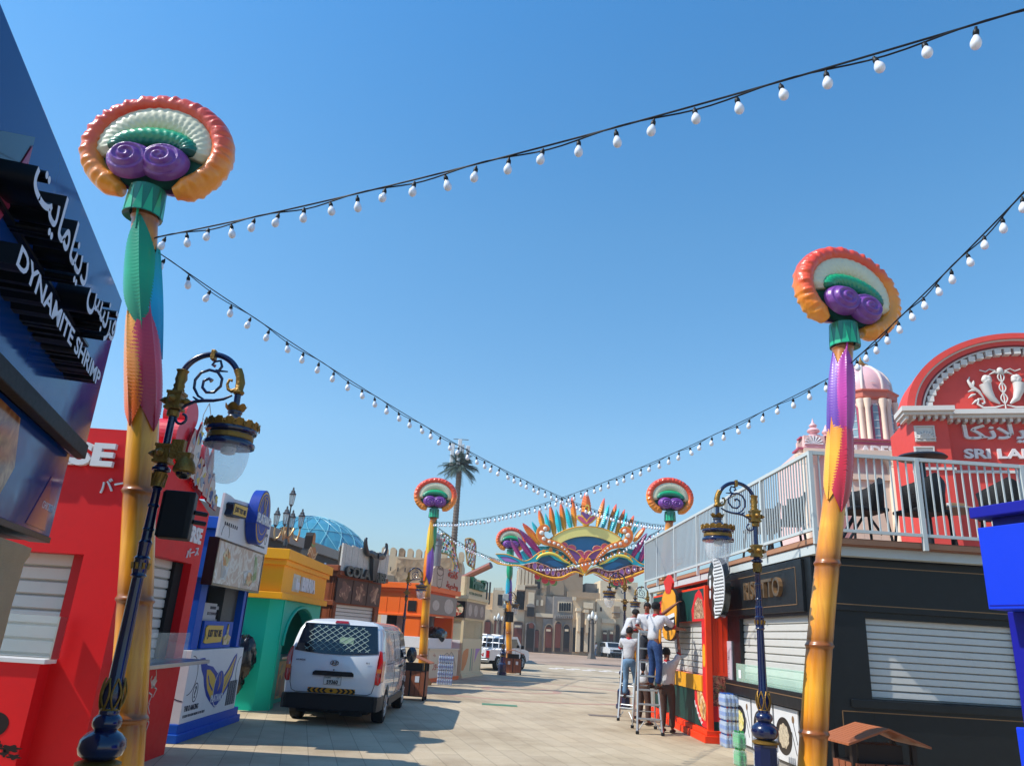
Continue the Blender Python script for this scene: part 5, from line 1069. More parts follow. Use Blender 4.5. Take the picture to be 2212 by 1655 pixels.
# orange and red kiosk with the men in front
def chilli_kiosk():
    X0, Y0, Y1 = 4.93, 17.0, 22.3; fx = Fr((X0, 0, 0), 180); fy = Fr((0, Y0, 0), 90)
    r = thing('food_kiosk', 'bright orange and red kiosk with green panels that the men on ladders are working on', 'kiosk', (X0, Y0, 0))
    OR = paint('vivid_orange', '#ea3a0c', .5, .07, 1.5); RD = paint('poster_red', '#cf1f24', .5, .06); GN = paint('poster_green', '#0d3b35', .5, .1); YL = paint('poster_amber', '#d99a1e', .5, .06)
    H = 3.2
    part(r, 'wall', OR, lambda m: (hole_wall(m, fx, -Y1, -Y0, 0, H, (-Y1 + .5, -Y0 - .35, 1.3, 2.45), -.2, 0), m.box(X0 + .2, X0 + 1.6, Y0, Y0 + .2, 0, H), m.box(X0 + .2, X0 + 1.6, Y1 - .2, Y1, 0, H), m.box(X0 + .2, X0 + 1.6, Y0 + .2, Y1 - .2, H - .1, H)), bevel=.004)
    part(r, 'corner_post', OR, lambda m: (m.box(X0 - .03, X0 + .1, Y0 - .03, Y0 + .06, .2, H + .001)), bevel=.006)
    part(r, 'plinth', OR, lambda m: (m.box(X0 - .12, X0 + 1.6, Y0 - .1, Y1 + .05, 0, .14), m.box(X0 - .07, X0 + 1.6, Y0 - .06, Y1 + .03, .14, .24)), bevel=.01)
    part(r, 'groove', paint('orange_groove', '#b82c08', .6), lambda m: [m.rect(fy, X0 + .12 + k * .11, X0 + .128 + k * .11, 1.4, H - .02, .001, .006) for k in range(5)] and None)
    mb = MB(); shutter(mb, fx, -Y1 + .5, -Y0 - .35, 1.3, 2.45, -.1, SHUT, .12); mb.build('shutter', paint('shutter_cream', ''), r)
    part(r, 'poster', RD, lambda m: (m.rect(fx, -Y1 + .05, -Y0 - .06, 2.45, 3.15, .002, .012, GN), m.rect(fx, -Y0 - .35, -Y0 - .06, 1.3, 2.45, .002, .012, RD), m.rect(fx, -Y1 + .05, -Y0 - .35, .98, 1.3, .002, .04, YL), m.rect(fx, -Y0 - .35, -Y0 - .06, .98, 1.3, .002, .012, RD),
        m.prism(fx, [(-Y0 - 1.1, 2.45), (-Y0 - 1.15, 2.7), (-Y0 - .8, 3.05), (-Y0 - .5, 3.14), (-Y0 - .3, 3.05), (-Y0 - .08, 2.8), (-Y0 - .06, 2.45)], .012, .016, RD), m.prism(fx, [(-Y1 + .3, 2.45), (-Y1 + .6, 2.95), (-Y1 + 1.1, 3.05), (-Y1 + 1.4, 2.45)], .012, .016, RD),
        m.rect(fx, -Y1 + .05, -Y0 - .06, .26, .98, .002, .012, GN), m.prism(fx, [(-Y0 - 1.0, .98), (-Y0 - 1.0, .7), (-Y0 - .7, .4), (-Y0 - .4, .27), (-Y0 - .06, .27), (-Y0 - .06, .98)], .012, .016, RD)))
    nut = cells('noodle_photo', [(0, '#3a1c12'), (.4, '#8a5a3a'), (.7, '#c9a888'), (1, '#5a2a1a')], 26, .5); sh = cells('snack_photo', [(0, '#8a5024'), (.5, '#d09a58'), (1, '#e6d0a8')], 14, .5)
    part(r, 'poster_print', nut, lambda m: m.prism(fx, [(-Y0 - .95, 2.5), (-Y0 - .9, 2.8), (-Y0 - .6, 2.98), (-Y0 - .25, 2.9), (-Y0 - .1, 2.5)], .016, .019))
    part(r, 'poster_print', sh, lambda m: m.prism(fx, [(-Y0 - .8, .95), (-Y0 - .75, .7), (-Y0 - .5, .45), (-Y0 - .2, .4), (-Y0 - .1, .7), (-Y0 - .45, .98)], .016, .019))
    part(r, 'poster_print', paint('badge_black', '#16120e', .5), lambda m: (m.prism(fx, circ(-Y0 - .2, 1.72, .12, .24, 28), .012, .017), m.rect(fx, -Y0 - .28, -Y0 - .12, 1.74, 1.82, .017, .02, YL), m.rect(fx, -Y0 - .28, -Y0 - .12, 1.62, 1.7, .017, .02, YL)))
    part(r, 'white_script', WHITE, lambda m: line2(m, fx, [(-Y0 - 1.0, .75), (-Y0 - .95, .62), (-Y0 - .85, .66), (-Y0 - .8, .5), (-Y0 - .7, .52), (-Y0 - .66, .4), (-Y0 - .56, .44), (-Y0 - .5, .32), (-Y0 - .42, .36)], .035, .0165, .02, None))
    ch = cells('chilli_photo', [(0, '#2a0c0a'), (.4, '#7a2a20'), (.6, '#b5705a'), (.8, '#44542e'), (1, '#3a1210')], 24, .4)
    part(r, 'poster', ch, lambda m: (m.rect(fy, X0 + .1, X0 + 1.2, .72, 1.33, .001, .012)))
    part(r, 'poster', RD, lambda m: (m.rect(fy, X0 + .1, X0 + 1.2, .42, .719, .001, .012, RD), m.rect(fy, X0 + .1, X0 + 1.2, .24, .42, .001, .012, GN)))
    # hen shaped cut out board held by the men: plain painted shape
    t = thing('cutout_board', 'amber pear shaped board with red crest held up against the orange kiosk', 'sign', (X0 - .2, 18.3, 2.3)); fb = Fr((X0 - .25, 0, 0), 180)
    g = lambda x, y: fb.at(2380 + x / 2.669, 2280 + y / 2.669)
    body = [g(x, y) for x, y in ((570, 100), (600, 60), (650, 55), (685, 110), (695, 200), (705, 300), (700, 420), (690, 520), (650, 580), (600, 575), (570, 540), (555, 430), (550, 300), (552, 180))]
    cr = [g(x, y) for x, y in ((575, -20), (600, -60), (625, -95), (650, -50), (665, -10), (655, 50), (640, 100), (600, 95), (590, 40))]
    SM = lambda P: [tuple(p_[:2]) for p_ in spline([(x_, y_, 0) for x_, y_ in P + P[:1]], 4)][:-1]
    AM = paint('board_amber', '#e49a22', .4, .06); ED = paint('board_edge', '#1a120e', .5)
    part(t, 'edge', ED, lambda m: m.prism(fb, [( (u - sum(p[0] for p in body) / len(body)) * 1.06 + sum(p[0] for p in body) / len(body), (v - sum(p[1] for p in body) / len(body)) * 1.04 + sum(p[1] for p in body) / len(body)) for u, v in SM(body)], -.06, .0))
    part(t, 'face', AM, lambda m: m.prism(fb, SM(body), .0, .02)); part(t, 'crest', paint('crest_red', '#cf2a22', .4), lambda m: (m.prism(fb, SM(cr), -.03, .03)))
    part(t, 'dark_patch', ED, lambda m: (m.prism(fb, [g(x, y) for x, y in ((572, 400), (690, 330), (698, 430), (660, 480), (600, 490), (575, 460))], .02, .024)))
    part(t, 'white_patch', WHITE, lambda m: (m.prism(fb, [g(x, y) for x, y in ((575, 350), (685, 300), (690, 340), (578, 385))], .024, .028), m.prism(fb, [g(x, y) for x, y in ((578, 405), (685, 370), (680, 410), (582, 440))], .024, .028)))
    # grille and electric cabinet between the kiosks
    t = thing('electric_cabinet', 'grey metal cabinet with warning sign between the orange and black kiosks', 'cabinet', (5.85, 17.6, 0)); gm = paint('cabinet_grey', '#9a9a98', .5)
    part(t, 'case', gm, lambda m: m.box(5.66, 6.4, 17.45, 17.9, 1.3, 1.75)); part(t, 'grille', SHUT, lambda m: [m.box(5.66, 6.4, 17.42, 17.5, 1.76 + k * .13, 1.86 + k * .13) for k in range(6)] and None)
    part(t, 'leg', gm, lambda m: m.box(5.8, 6.2, 17.5, 17.9, 0, 1.3))
chilli_kiosk()
# blue kiosk at the right edge
def blue_edge():
    O = (4.8, 7.2, 0); f = Fr(O, 164); r = thing('food_kiosk', 'bright blue kiosk corner cut off by the right edge of the view', 'kiosk', O)
    B = paint('vivid_blue', '#0434c8', .5, .05, 1.5); B2 = paint('deep_blue', '#10128a', .45, .06)
    g = lambda x, y, o=0: f.at(3000 + x / 1.388, 1800 + y / 1.388, o)
    z0, z1 = g(1165, 805)[1], g(1115, 365)[1]; c0, c1 = g(1150, 305, .08)[1], g(1150, 245, .08)[1]
    part(r, 'fascia', B, lambda m: m.rect(f, 0, 5, z0, z1, -2.5, 0), bevel=.01)
    part(r, 'cornice', B2, lambda m: (m.rect(f, .0, 5, c0, c1, -2.4, .08), m.rect(f, .12, 5, z1, c0, -2.3, -.06)), bevel=.01)
    part(r, 'panel_joint', B2, lambda m: (m.rect(f, 1.15, 1.16, z0, z1, .001, .004), m.rect(f, .02, 5, z0 + .03, z0 + .04, .001, .004))); part(r, 'post', B2, lambda m: m.rect(f, g(1322, 1000, -.3)[0], g(1322, 1000, -.3)[0] + .25, 0, z0, -.5, -.3), bevel=.008)
    part(r, 'wall', B, lambda m: (m.rect(f, .6, 5, 0, z0, -2.4, -2.3), m.rect(f, 4.8, 5, 0, z0, -2.3, -.3)))
    part(r, 'counter', B, lambda m: m.rect(f, g(1340, 1440, -.08)[0], 4.8, 0, g(1340, 1440, -.08)[1], -.28, -.08), bevel=.01)
blue_edge()
# ---------------------------------------------------------------- litter bins with roof tops
BINW = paint('bin_brown', '#8a4f34', .55, .2, 5)
def litter_bin(loc, rz, label, s=1.0, stk=True):
    r = thing('litter_bin', label, 'litter bin', (0, 0, 0), 0, 'brown litter bins with pitched roofs'); dk = paint('bin_metal', '#2a1f1b', .5)
    part(r, 'body', dk, lambda m: m.box(-.42, .42, -.22, .22, .1, .78))
    for q in (-1, 1):
        part(r, 'door', BINW, lambda m: [m.box(q * .215 - .19 + k * .13, q * .215 - .19 + k * .13 + .12, -.245, -.22, .12, .77) for k in range(3)] and None)
        part(r, 'sticker', WHITE, lambda m: m.box(q * .2 - .06, q * .2 + .06, -.25, -.246, .48, .64))
        part(r, 'leg', dk, lambda m: (m.box(q * .41 - .03, q * .41 + .03, -.23, -.17, 0, 1.0), m.box(q * .41 - .03, q * .41 + .03, .17, .23, 0, 1.0)))
    part(r, 'side_slats', BINW, lambda m: [m.box(-.445, -.42, -.2 + k * .14, -.08 + k * .14, .12, .77) for k in range(3)] + [m.box(.42, .445, -.2 + k * .14, -.08 + k * .14, .12, .77) for k in range(3)] and None)
    part(r, 'ash_tray', dk, lambda m: m.box(-.3, .3, -.15, .15, .78, .98))
    def roof(m):
        for q in (-1, 1):
            for k in range(9):
                y0 = -.36 + k * .08
                m.hexa([(0, y0, 1.17), (q * .56, y0, .98), (q * .56, y0 + .074, .98), (0, y0 + .074, 1.17), (0, y0, 1.195), (q * .56, y0, 1.005), (q * .56, y0 + .074, 1.005), (0, y0 + .074, 1.195)])
    part(r, 'roof', paint('bin_roof', '#a35f3c', .5, .15, 6), roof)
    r.location = loc; r.rotation_euler = (0, 0, rz); r.scale = (s,) * 3; return r
BIN = litter_bin((-1.9, 22.9, 0), -.1, 'brown litter bin with pitched roof just right of the white van')
copy_tree(BIN, (1.7, 40.4, 0), 0, 'brown litter bin at the foot of the farthest bamboo post')
copy_tree(BIN, (5.1, 10.3, -.12), .12, 'brown litter bin whose roof shows at the bottom right corner of the view')
# ---------------------------------------------------------------- water bottle packs
def bottle_pack(nx, ny, nz, h, col, cap, loc, rz, label, name='bottle_pack', wrap=True, rad=.04, liquid=None):
    r = thing(name, label, 'bottle pack', (0, 0, 0), 0, 'shrink wrapped bottle packs'); key = 'b_' + col
    g = MATS.get(key) or glass(key, col, .08, .55); cp = paint('cap_' + cap, cap, .4); lb = paint('label_' + (liquid or col), liquid or col, .4, .2, 20)
    mb = MB()
    for k in range(nz):
        for i in range(nx):
            for j in range(ny):
                if 0 < i < nx - 1 and 0 < j < ny - 1 and k < nz - 1: continue
                c = (-(nx - 1) * rad + i * 2 * rad + random.uniform(-.003, .003), -(ny - 1) * rad + j * 2 * rad, k * h * 1.03)
                R = rad * .97; mb.lathe([(R * .8, 0), (R, .02), (R * .93, h * .2), (R, h * .3)], 10, g, c, caps=False); mb.lathe([(R, h * .3), (R, h * .6)], 10, lb, c, caps=False); mb.lathe([(R, h * .6), (R * .9, h * .72), (R * .4, h * .88), (R * .38, h * .93)], 10, g, c, caps=False); mb.lathe([(R * .42, h * .92), (R * .42, h), (.001, h)], 8, cp, c, caps=False)
    o = mb.build('bottles', None, r, smooth=50, recalc=False); o['kind'] = 'stuff'
    if wrap:
        for k in range(nz): part(r, 'film', glass('shrink_film', '#e6ecf2', .12, .22), lambda m: m.box(-nx * rad - .004, nx * rad + .004, -ny * rad - .004, ny * rad + .004, k * h * 1.03 + .005, k * h * 1.03 + h * .9), bevel=.02)
    r.location = loc; r.rotation_euler = (0, 0, rz); return r
bottle_pack(7, 5, 4, .25, '#b9cfe8', '#2a5aa8', (5.35, 16.55, 0), .0, 'stack of four clear water bottle packs between the orange and black kiosks', liquid='#5a84c0')
bottle_pack(4, 4, 2, .3, '#8f9fc4', '#30343c', (4.9, 13.6, 0), .05, 'dark purple labelled bottle packs under the food pictures of the black kiosk', liquid='#2a2640')
bottle_pack(2, 3, 2, .27, '#3fbf6a', '#1e8a44', (4.62, 14.1, 0), .1, 'small green bottle pack standing left of the dark bottles at the black kiosk', liquid='#2fae5a')
bottle_pack(7, 5, 4, .25, '#aabfe0', '#2a4a9a', (-1.25, 29.9, 0), .0, 'stack of blue capped water bottle packs in front of the orange kiosk', liquid='#3a4f94')
# ================================================================ PAVILIONS ON THE RIGHT
def ionic(mb, f, u, v0, v1, r, m): 
    c = f.pt(u, 0, .25); mb.lathe([(r * 1.3, v0), (r * 1.3, v0 + .1), (r, v0 + .2), (r * .88, v1 - .5), (r * .95, v1 - .48), (r * 1.0, v1 - .35), (r * 1.5, v1 - .05), (r * 1.5, v1)], 14, m, (c.x, c.y, 0), lambda a, z: 1 + (.12 * math.sin(a * 6) if z > v1 - .45 else .02 * math.cos(a * 14)))
def sri_lanka():
    Y = 27.0; az = 106
    f0 = Fr((0, Y, 0), 90); O = f0.at(3600, 1800); f = Fr((O[0], Y, 0), az)
    p = lambda x, y, off=0: f.at(2850 + x / 1.9235, 1250 + y / 1.9235, off)
    r = thing('pavilion', 'red pavilion with white carved round gable lettered SRI LANKA', 'pavilion', (O[0], Y, 0))
    R = paint('pavilion_red', '#d2453c', .6, .08, .8, dirt='#8a1c22', dscale=3, damt=.2); Wt = paint('stucco_white', '#c9c6c2', .6, .06, 3); PK = paint('pavilion_dark', '#7a2028', .6)
    uL, vC = p(1340, 735); v1 = p(1690, 690)[1]; uP = p(1600, 760)[0]; uA = p(1310, 720)[0]
    top = p(2212, 160)[1]; rad = top - vC + 0.1; cen = uA + rad * 1.25
    part(r, 'wall', R, lambda m: (m.rect(f, uL + .1, uL + 14, 0, vC, -3, 0), m.rect(f, uL, uP, 0, vC, -3, .5)))
    part(r, 'gable', R, lambda m: m.prism(f, [(cen - rad * 1.25 * math.cos(pi * k / 40), vC + rad * math.sin(pi * k / 40)) for k in range(41)], -1.2, .1))
    def archband(m, a, b, w0, w1, mm):
        n = 48
        for k in range(n):
            t0, t1 = pi * k / n, pi * (k + 1) / n
            q = lambda s, t: (cen - (rad - s) * 1.25 * math.cos(t) * (1 if 1 else 0), vC + (rad - s) * math.sin(t))
            m.prism(f, [q(b, t0), q(a, t0), q(a, t1), q(b, t1)], w0, w1, mm)
    th = rad * .06
    mb = MB(); archband(mb, -.02, th, .1, .6, R); archband(mb, th, th * 1.3, .1, .5, Wt); archband(mb, th * 1.3, th * 2.1, .1, .42, R); archband(mb, th * 2.1, th * 2.4, .1, .36, PK); archband(mb, th * 2.4, th * 2.7, .1, .34, Wt); mb.build('gable_moulding', None, r)
    mb = MB(); n = 30
    for k in range(n):
        t = pi * (k + .5) / n; s = th * 3.4; c = (cen - (rad - s) * 1.25 * math.cos(t), vC + (rad - s) * math.sin(t)); d = rad * .035
        if c[1] > vC + .2: mb.rect(f, c[0] - d, c[0] + d, c[1] - d, c[1] + d, .1, .4)
    mb.build('dentils', Wt, r)
    def cor(m):
        for (a, b, w, v) in ((uL - .45, uP + .15, .95, vC), (uP, uL + 14, .45, vC)):
            m.rect(f, a, b, v - .02, v + .16, -.2, w + .12); m.rect(f, a + .06, b - .06, v - .14, v - .02, -.2, w); u = a + .15
            while u < b - .1: m.rect(f, u, u + .1, v - .28, v - .14, 0, w - .1); u += .25
    part(r, 'cornice', Wt, cor)
    part(r, 'string_course', Wt, lambda m: (m.rect(f, uL - .05, uP + .08, p(1400, 1130)[1] - .1, p(1400, 1130)[1], 0, .58), m.rect(f, uP, uL + 14, p(1400, 1130)[1] - .1, p(1400, 1130)[1], 0, .1)))
    for (y0, y1) in ((795, 915), (950, 1070)):
        a = p(1380, y0, .5); b = p(1550, y1, .5)
        def tile(m):
            m.rect(f, a[0], b[0], b[1], a[1], .5, .54, Wt); cx, cy = (a[0] + b[0]) / 2, b[1] + .15 * (a[1] - b[1])
            for k in range(9):
                t = pi * (k + .5) / 9; L = (a[1] - b[1]) * .7; m.tube([f.pt(cx + .05 * math.cos(t), cy, .56), f.pt(cx + L * .5 * math.cos(t), cy + L * .5 * math.sin(t), .6), f.pt(cx + L * .75 * math.cos(t) * 1.1, cy + L * .72 * math.sin(t), .57)], [.02, .045, .02], 6, Wt)
            line2(m, f, [(a[0] + .04, b[1] + .04), (b[0] - .04, b[1] + .04), (b[0] - .04, a[1] - .04), (a[0] + .04, a[1] - .04), (a[0] + .04, b[1] + .04)], .04, .54, .59, Wt)
        mb = MB(); tile(mb); mb.build('carved_tile', None, r)
    # carved emblem: two horns of plenty, winged staff and scrolls
    c = p(2050, 560, .1); S_ = (p(2200, 560, .1)[0] - c[0]) / 150 * 1.12
    P_ = lambda x, y: f.pt(c[0] + (x - 2050) * S_, c[1] - (y - 560) * S_, .2)
    mb = MB()
    for q in (-1, 1):
        X = lambda x: 2050 + q * (x - 2050)
        mb.tube([P_(X(2085), 640), P_(X(2130), 600), P_(X(2155), 540), P_(X(2165), 480)], [6 * S_, 24 * S_, 34 * S_, 42 * S_], 14)
        for t in range(5): mb.ell(tuple(P_(X(2150 + 12 * math.cos(t * 1.3)), 445 + 14 * math.sin(t * 1.3))), .13, .12, .13, 10, 8)
        mb.tube([P_(X(2060), 650), P_(X(2120), 670), P_(X(2200), 670), P_(X(2235), 640), P_(X(2225), 600), P_(X(2190), 600), P_(X(2185), 630), P_(X(2205), 640)], [4 * S_] + [9 * S_] * 5 + [7 * S_, 10 * S_], 8)
        mb.tube([P_(X(2190), 590), P_(X(2215), 540), P_(X(2260), 500), P_(X(2280), 450), P_(X(2265), 420)], [5 * S_, 12 * S_, 15 * S_, 10 * S_, 4 * S_], 8)
        for (x, y, x2, y2) in ((2235, 530, 2290, 540), (2240, 560, 2295, 590), (2215, 600, 2275, 640), (2250, 500, 2240, 450)): mb.tube([P_(X(x), y), P_(X((x + x2) / 2), (y + y2) / 2 - 6), P_(X(x2), y2)], [5 * S_, 11 * S_, 3 * S_], 6)
        mb.tube([P_(2050 + q * 22 * math.sin(k * .55), 640 - k * 15) for k in range(18)], 5 * S_, 7)
        mb.tube([P_(X(2055), 400), P_(X(2090), 385), P_(X(2130), 405)], [5 * S_, 11 * S_, 3 * S_], 6); mb.tube([P_(X(2080), 375), P_(X(2120), 360), P_(X(2150), 380), P_(X(2190), 365)], [5 * S_] * 4, 6)
    mb.tube([P_(2050, 680), P_(2050, 380)], 5 * S_, 8); mb.ell(tuple(P_(2050, 375)), .12, .1, .14, 10, 8); mb.build('carved_emblem', Wt, r, smooth=50)
    wl = paint('sign_white', '#d6cfd0', .5); s0 = p(1760, 1045); s1 = p(1760, 975)
    part(r, 'lettering', wl, lambda m: m.text(f, 'SRI LANKA', s0[0], s0[1], (s1[1] - s0[1]) * 1.05, None, 0, .12, bold=.035, fit=(p(1985, 1045)[0] - s0[0]) * 3.4))
    a0 = p(1755, 915); part(r, 'arabic_lettering', wl, lambda m: m.text(f, '\uFE8E\uFEDC\uFEE7\uFEFC\uFEF3\uFEAE\uFEB3'[0:6], a0[0], a0[1] - .1, .75, None, 0, .12, bold=.02, fit=(p(2212, 900)[0] - a0[0]) * 1.3))
sri_lanka()
def bangladesh():
    Y = 34.0; f0 = Fr((0, Y, 0), 90); p0 = lambda x, y: f0.at(2850 + x / 1.9235, 1250 + y / 1.9235)
    O = p0(515, 1000); f = Fr((O[0], Y, 0), 97); p = lambda x, y, off=0: f.at(2850 + x / 1.9235, 1250 + y / 1.9235, off)
    r = thing('pavilion', 'pink pavilion with ribbed dome lettered BANGLADESH behind the right bamboo post', 'pavilion', (O[0], Y, 0))
    PK = paint('pavilion_pink', '#e6bdb6', .6, .08, 1, dirt='#c48a80', dscale=3, damt=.2); PD = paint('pink_trim', '#b0506a', .6); CRM = paint('stucco_cream', '#e8d2bc', .6, .1, 3); DP = paint('dome_pink', '#e2b2b4', .4, .06, 2, coat=.2); CO = paint('coral_trim', '#c8705e', .6)
    vt = p(530, 985)[1]; w1 = p(1370, 1000)[0]
    part(r, 'wall', PK, lambda m: (m.rect(f, 0, w1 + 3, 0, vt, -4, 0), m.rect(f, -.05, p(700, 1000)[0], 0, vt, 0, .4)))
    part(r, 'parapet', PK, lambda m: (m.rect(f, .2, w1 + 3, vt, p(1000, 905)[1], -1, -.0), m.rect(f, .2, p(695, 900)[0], vt, p(560, 880)[1], -.8, .35)))
    part(r, 'cornice', PD, lambda m: (m.rect(f, -.15, p(700, 1000)[0] + .1, vt - .02, vt + .06, -.5, .55), m.rect(f, .1, w1 + 3, p(1000, 905)[1], p(1000, 905)[1] + .07, -.5, .12), m.rect(f, .3, w1 + 3, p(1000, 935)[1], p(1000, 935)[1] + .12, 0, .05)))
    part(r, 'shell_relief', WHITE, lambda m: [m.tube([f.pt(p(615, 940)[0], p(615, 945)[1], .37), f.pt(p(615, 940)[0] + .42 * math.cos(pi * k / 8), p(615, 945)[1] + .4 * math.sin(pi * k / 8), .38)], [.02, .05], 6) for k in range(9)] and None)
    a = p(905, 1020); b = p(1310, 1005); part(r, 'lettering', paint('sign_white', ''), lambda m: m.text(f, 'BANGLADESH', b[0], a[1], abs(p(1200, 925)[1] - p(1200, 1005)[1]), None, 0, .12, align='RIGHT', bold=.03, fit=(b[0] - p(930, 1000)[0]) * 1.75))
    # onion finial on the corner
    c = f.pt(p(630, 870)[0], 0, 0); z = p(630, 878)[1]; s = (p(630, 740)[1] - z) / 1.3
    part(r, 'corner_finial', DP, lambda m: (m.lathe([(q * s, zz * s) for q, zz in ((.42, 0), (.42, .08), (.25, .12), (.2, .2), (.4, .32), (.42, .42), (.3, .56), (.15, .64), (.26, .74), (.26, .8), (.1, .95), (.04, 1.15), (.01, 1.3))], 18, None, (c.x, c.y, z)), m.lathe([(q * s * .7, zz * s * .7) for q, zz in ((.42, 0), (.25, .12), (.4, .32), (.42, .42), (.3, .56), (.2, .74), (.04, 1.15))], 18, None, (c.x + s * .75, c.y - .2, z))), smooth=50)
    # drum and dome
    dc = f.pt(p(1040, 600)[0] + .65, 0, -2.2); zr = p(1000, 905)[1]; rt = Fr((dc.x, dc.y, 0), 97)
    k = 1.065; zd0 = 1.9 + (p(1000, 640)[1] - 1.9) * k; zd1 = 1.9 + (p(1000, 590)[1] - 1.9) * k; zt = 1.9 + (p(1040, 355)[1] - 1.9) * k; R_ = (p(1290, 600)[0] - p(830, 600)[0]) / 2 * k * .98
    oc = lambda rr, z: [(dc.x + rr * math.cos(pi / 8 + k_ * pi / 4 - .12), dc.y + rr * math.sin(pi / 8 + k_ * pi / 4 - .12), z) for k_ in range(8)]
    part(r, 'drum', PK, lambda m: m.loft([oc(R_ * .86, vt - .3), oc(R_ * .86, zd0)])); part(r, 'drum_cornice', CO, lambda m: m.loft([oc(R_ * .9, zd0 - .1), oc(R_ * 1.0, zd0), oc(R_ * 1.02, zd0 + .25), oc(R_ * 1.08, zd0 + .3), oc(R_ * 1.08, zd1), oc(R_ * .9, zd1)]))
    hd = zt - zd1
    part(r, 'dome', DP, lambda m: m.lathe([(R_ * .84 * q, zd1 + hd * zz) for q, zz in ((.98, 0), (1.0, .18), (.97, .36), (.88, .54), (.72, .70), (.5, .84), (.27, .93), (.1, .97), (.05, 1.0))], 48, None, (dc.x, dc.y, 0)), smooth=60)
    mb = MB()
    for q in range(8):
        a_ = pi / 8 + q * pi / 4 - .12; mb.tube([(dc.x + (R_ * .85 * u_ + .02) * math.cos(a_), dc.y + (R_ * .85 * u_ + .02) * math.sin(a_), zd1 + hd * zz) for u_, zz in ((.98, 0), (1.0, .18), (.97, .36), (.88, .54), (.72, .70), (.5, .84), (.27, .93), (.1, .97))], .07, 6)
    mb.build('dome_rib', paint('rib_white', '#dccfc8', .5), r, smooth=60)
    part(r, 'dome_finial', GOLD, lambda m: m.lathe([(.3, 0), (.35, .08), (.2, .16), (.12, .3), (.05, .4), (.01, .6)], 14, None, (dc.x, dc.y, zt - .05)), smooth=40)
    wn = paint('leaded_glass', '#7f9aa4', .15, .2, 8)
    for q in range(8):
        a_ = q * pi / 4 - .12; ff = Fr((0, 0, 0), 0); n_ = Vector((math.cos(a_), math.sin(a_), 0)); ff.n = n_; ff.u = Vector((-n_.y, n_.x, 0)); ff.O = Vector((dc.x, dc.y, 0)) + n_ * (R_ * .86 * math.cos(pi / 8)); hw = R_ * .86 * math.sin(pi / 8)
        zb, zh = zr + .1, zd0 - .6
        if n_.y > .5: continue
        mb = MB(); P = [(-hw * .42, zb), (hw * .42, zb), (hw * .42, zh)] + [(hw * .42 * math.cos(t), zh + hw * .5 * math.sin(t)) for t in (.5, 1.0, pi / 2, 2.1, 2.6)] + [(-hw * .42, zh)]
        mb.prism(ff, P, .0, .08, PD); mb.build('window_surround', None, r)
        mb = MB(); mb.prism(ff, [(u_ * .6, zb + .15 + (v_ - zb) * .94) for u_, v_ in P], .08, .1, wn)
        for t in range(8): mb.rect(ff, -hw * .25, hw * .25, zb + .4 + t * .4, zb + .43 + t * .4, .1, .12, WHITE)
        mb.build('window', None, r)
        for s_ in (-.75, .75): mb = MB(); c_ = ff.pt(hw * s_, 0, .1); mb.lathe([(.16, zb - .5), (.13, zb), (.12, zd0 - .6), (.2, zd0 - .25), (.2, zd0 - .1)], 10, CRM, (c_.x, c_.y, 0)); mb.build('half_column', None, r, smooth=40)
    # portico columns and cream arcade behind the railing
    zc = p(1200, 1045)[1]
    for x in (560, 600, 1215, 1350): mb = MB(); ionic(mb, f, p(x, 1100)[0], 0, zc, .32, CRM); mb.build('column', None, r, smooth=40)
    part(r, 'frieze', CRM, lambda m: m.rect(f, .1, w1 + 3, zc, zc + .25, 0, .6))
    part(r, 'arcade', CRM, lambda m: ([m.rect(f, p(900 + k * 60, 1200)[0], p(900 + k * 60, 1200)[0] + .35, 0, zc - 1.0, .02, .25) for k in range(5)], m.rect(f, p(880, 1200)[0], p(1180, 1200)[0], zc - 1.1, zc - .8, .02, .35)) and None)
bangladesh()
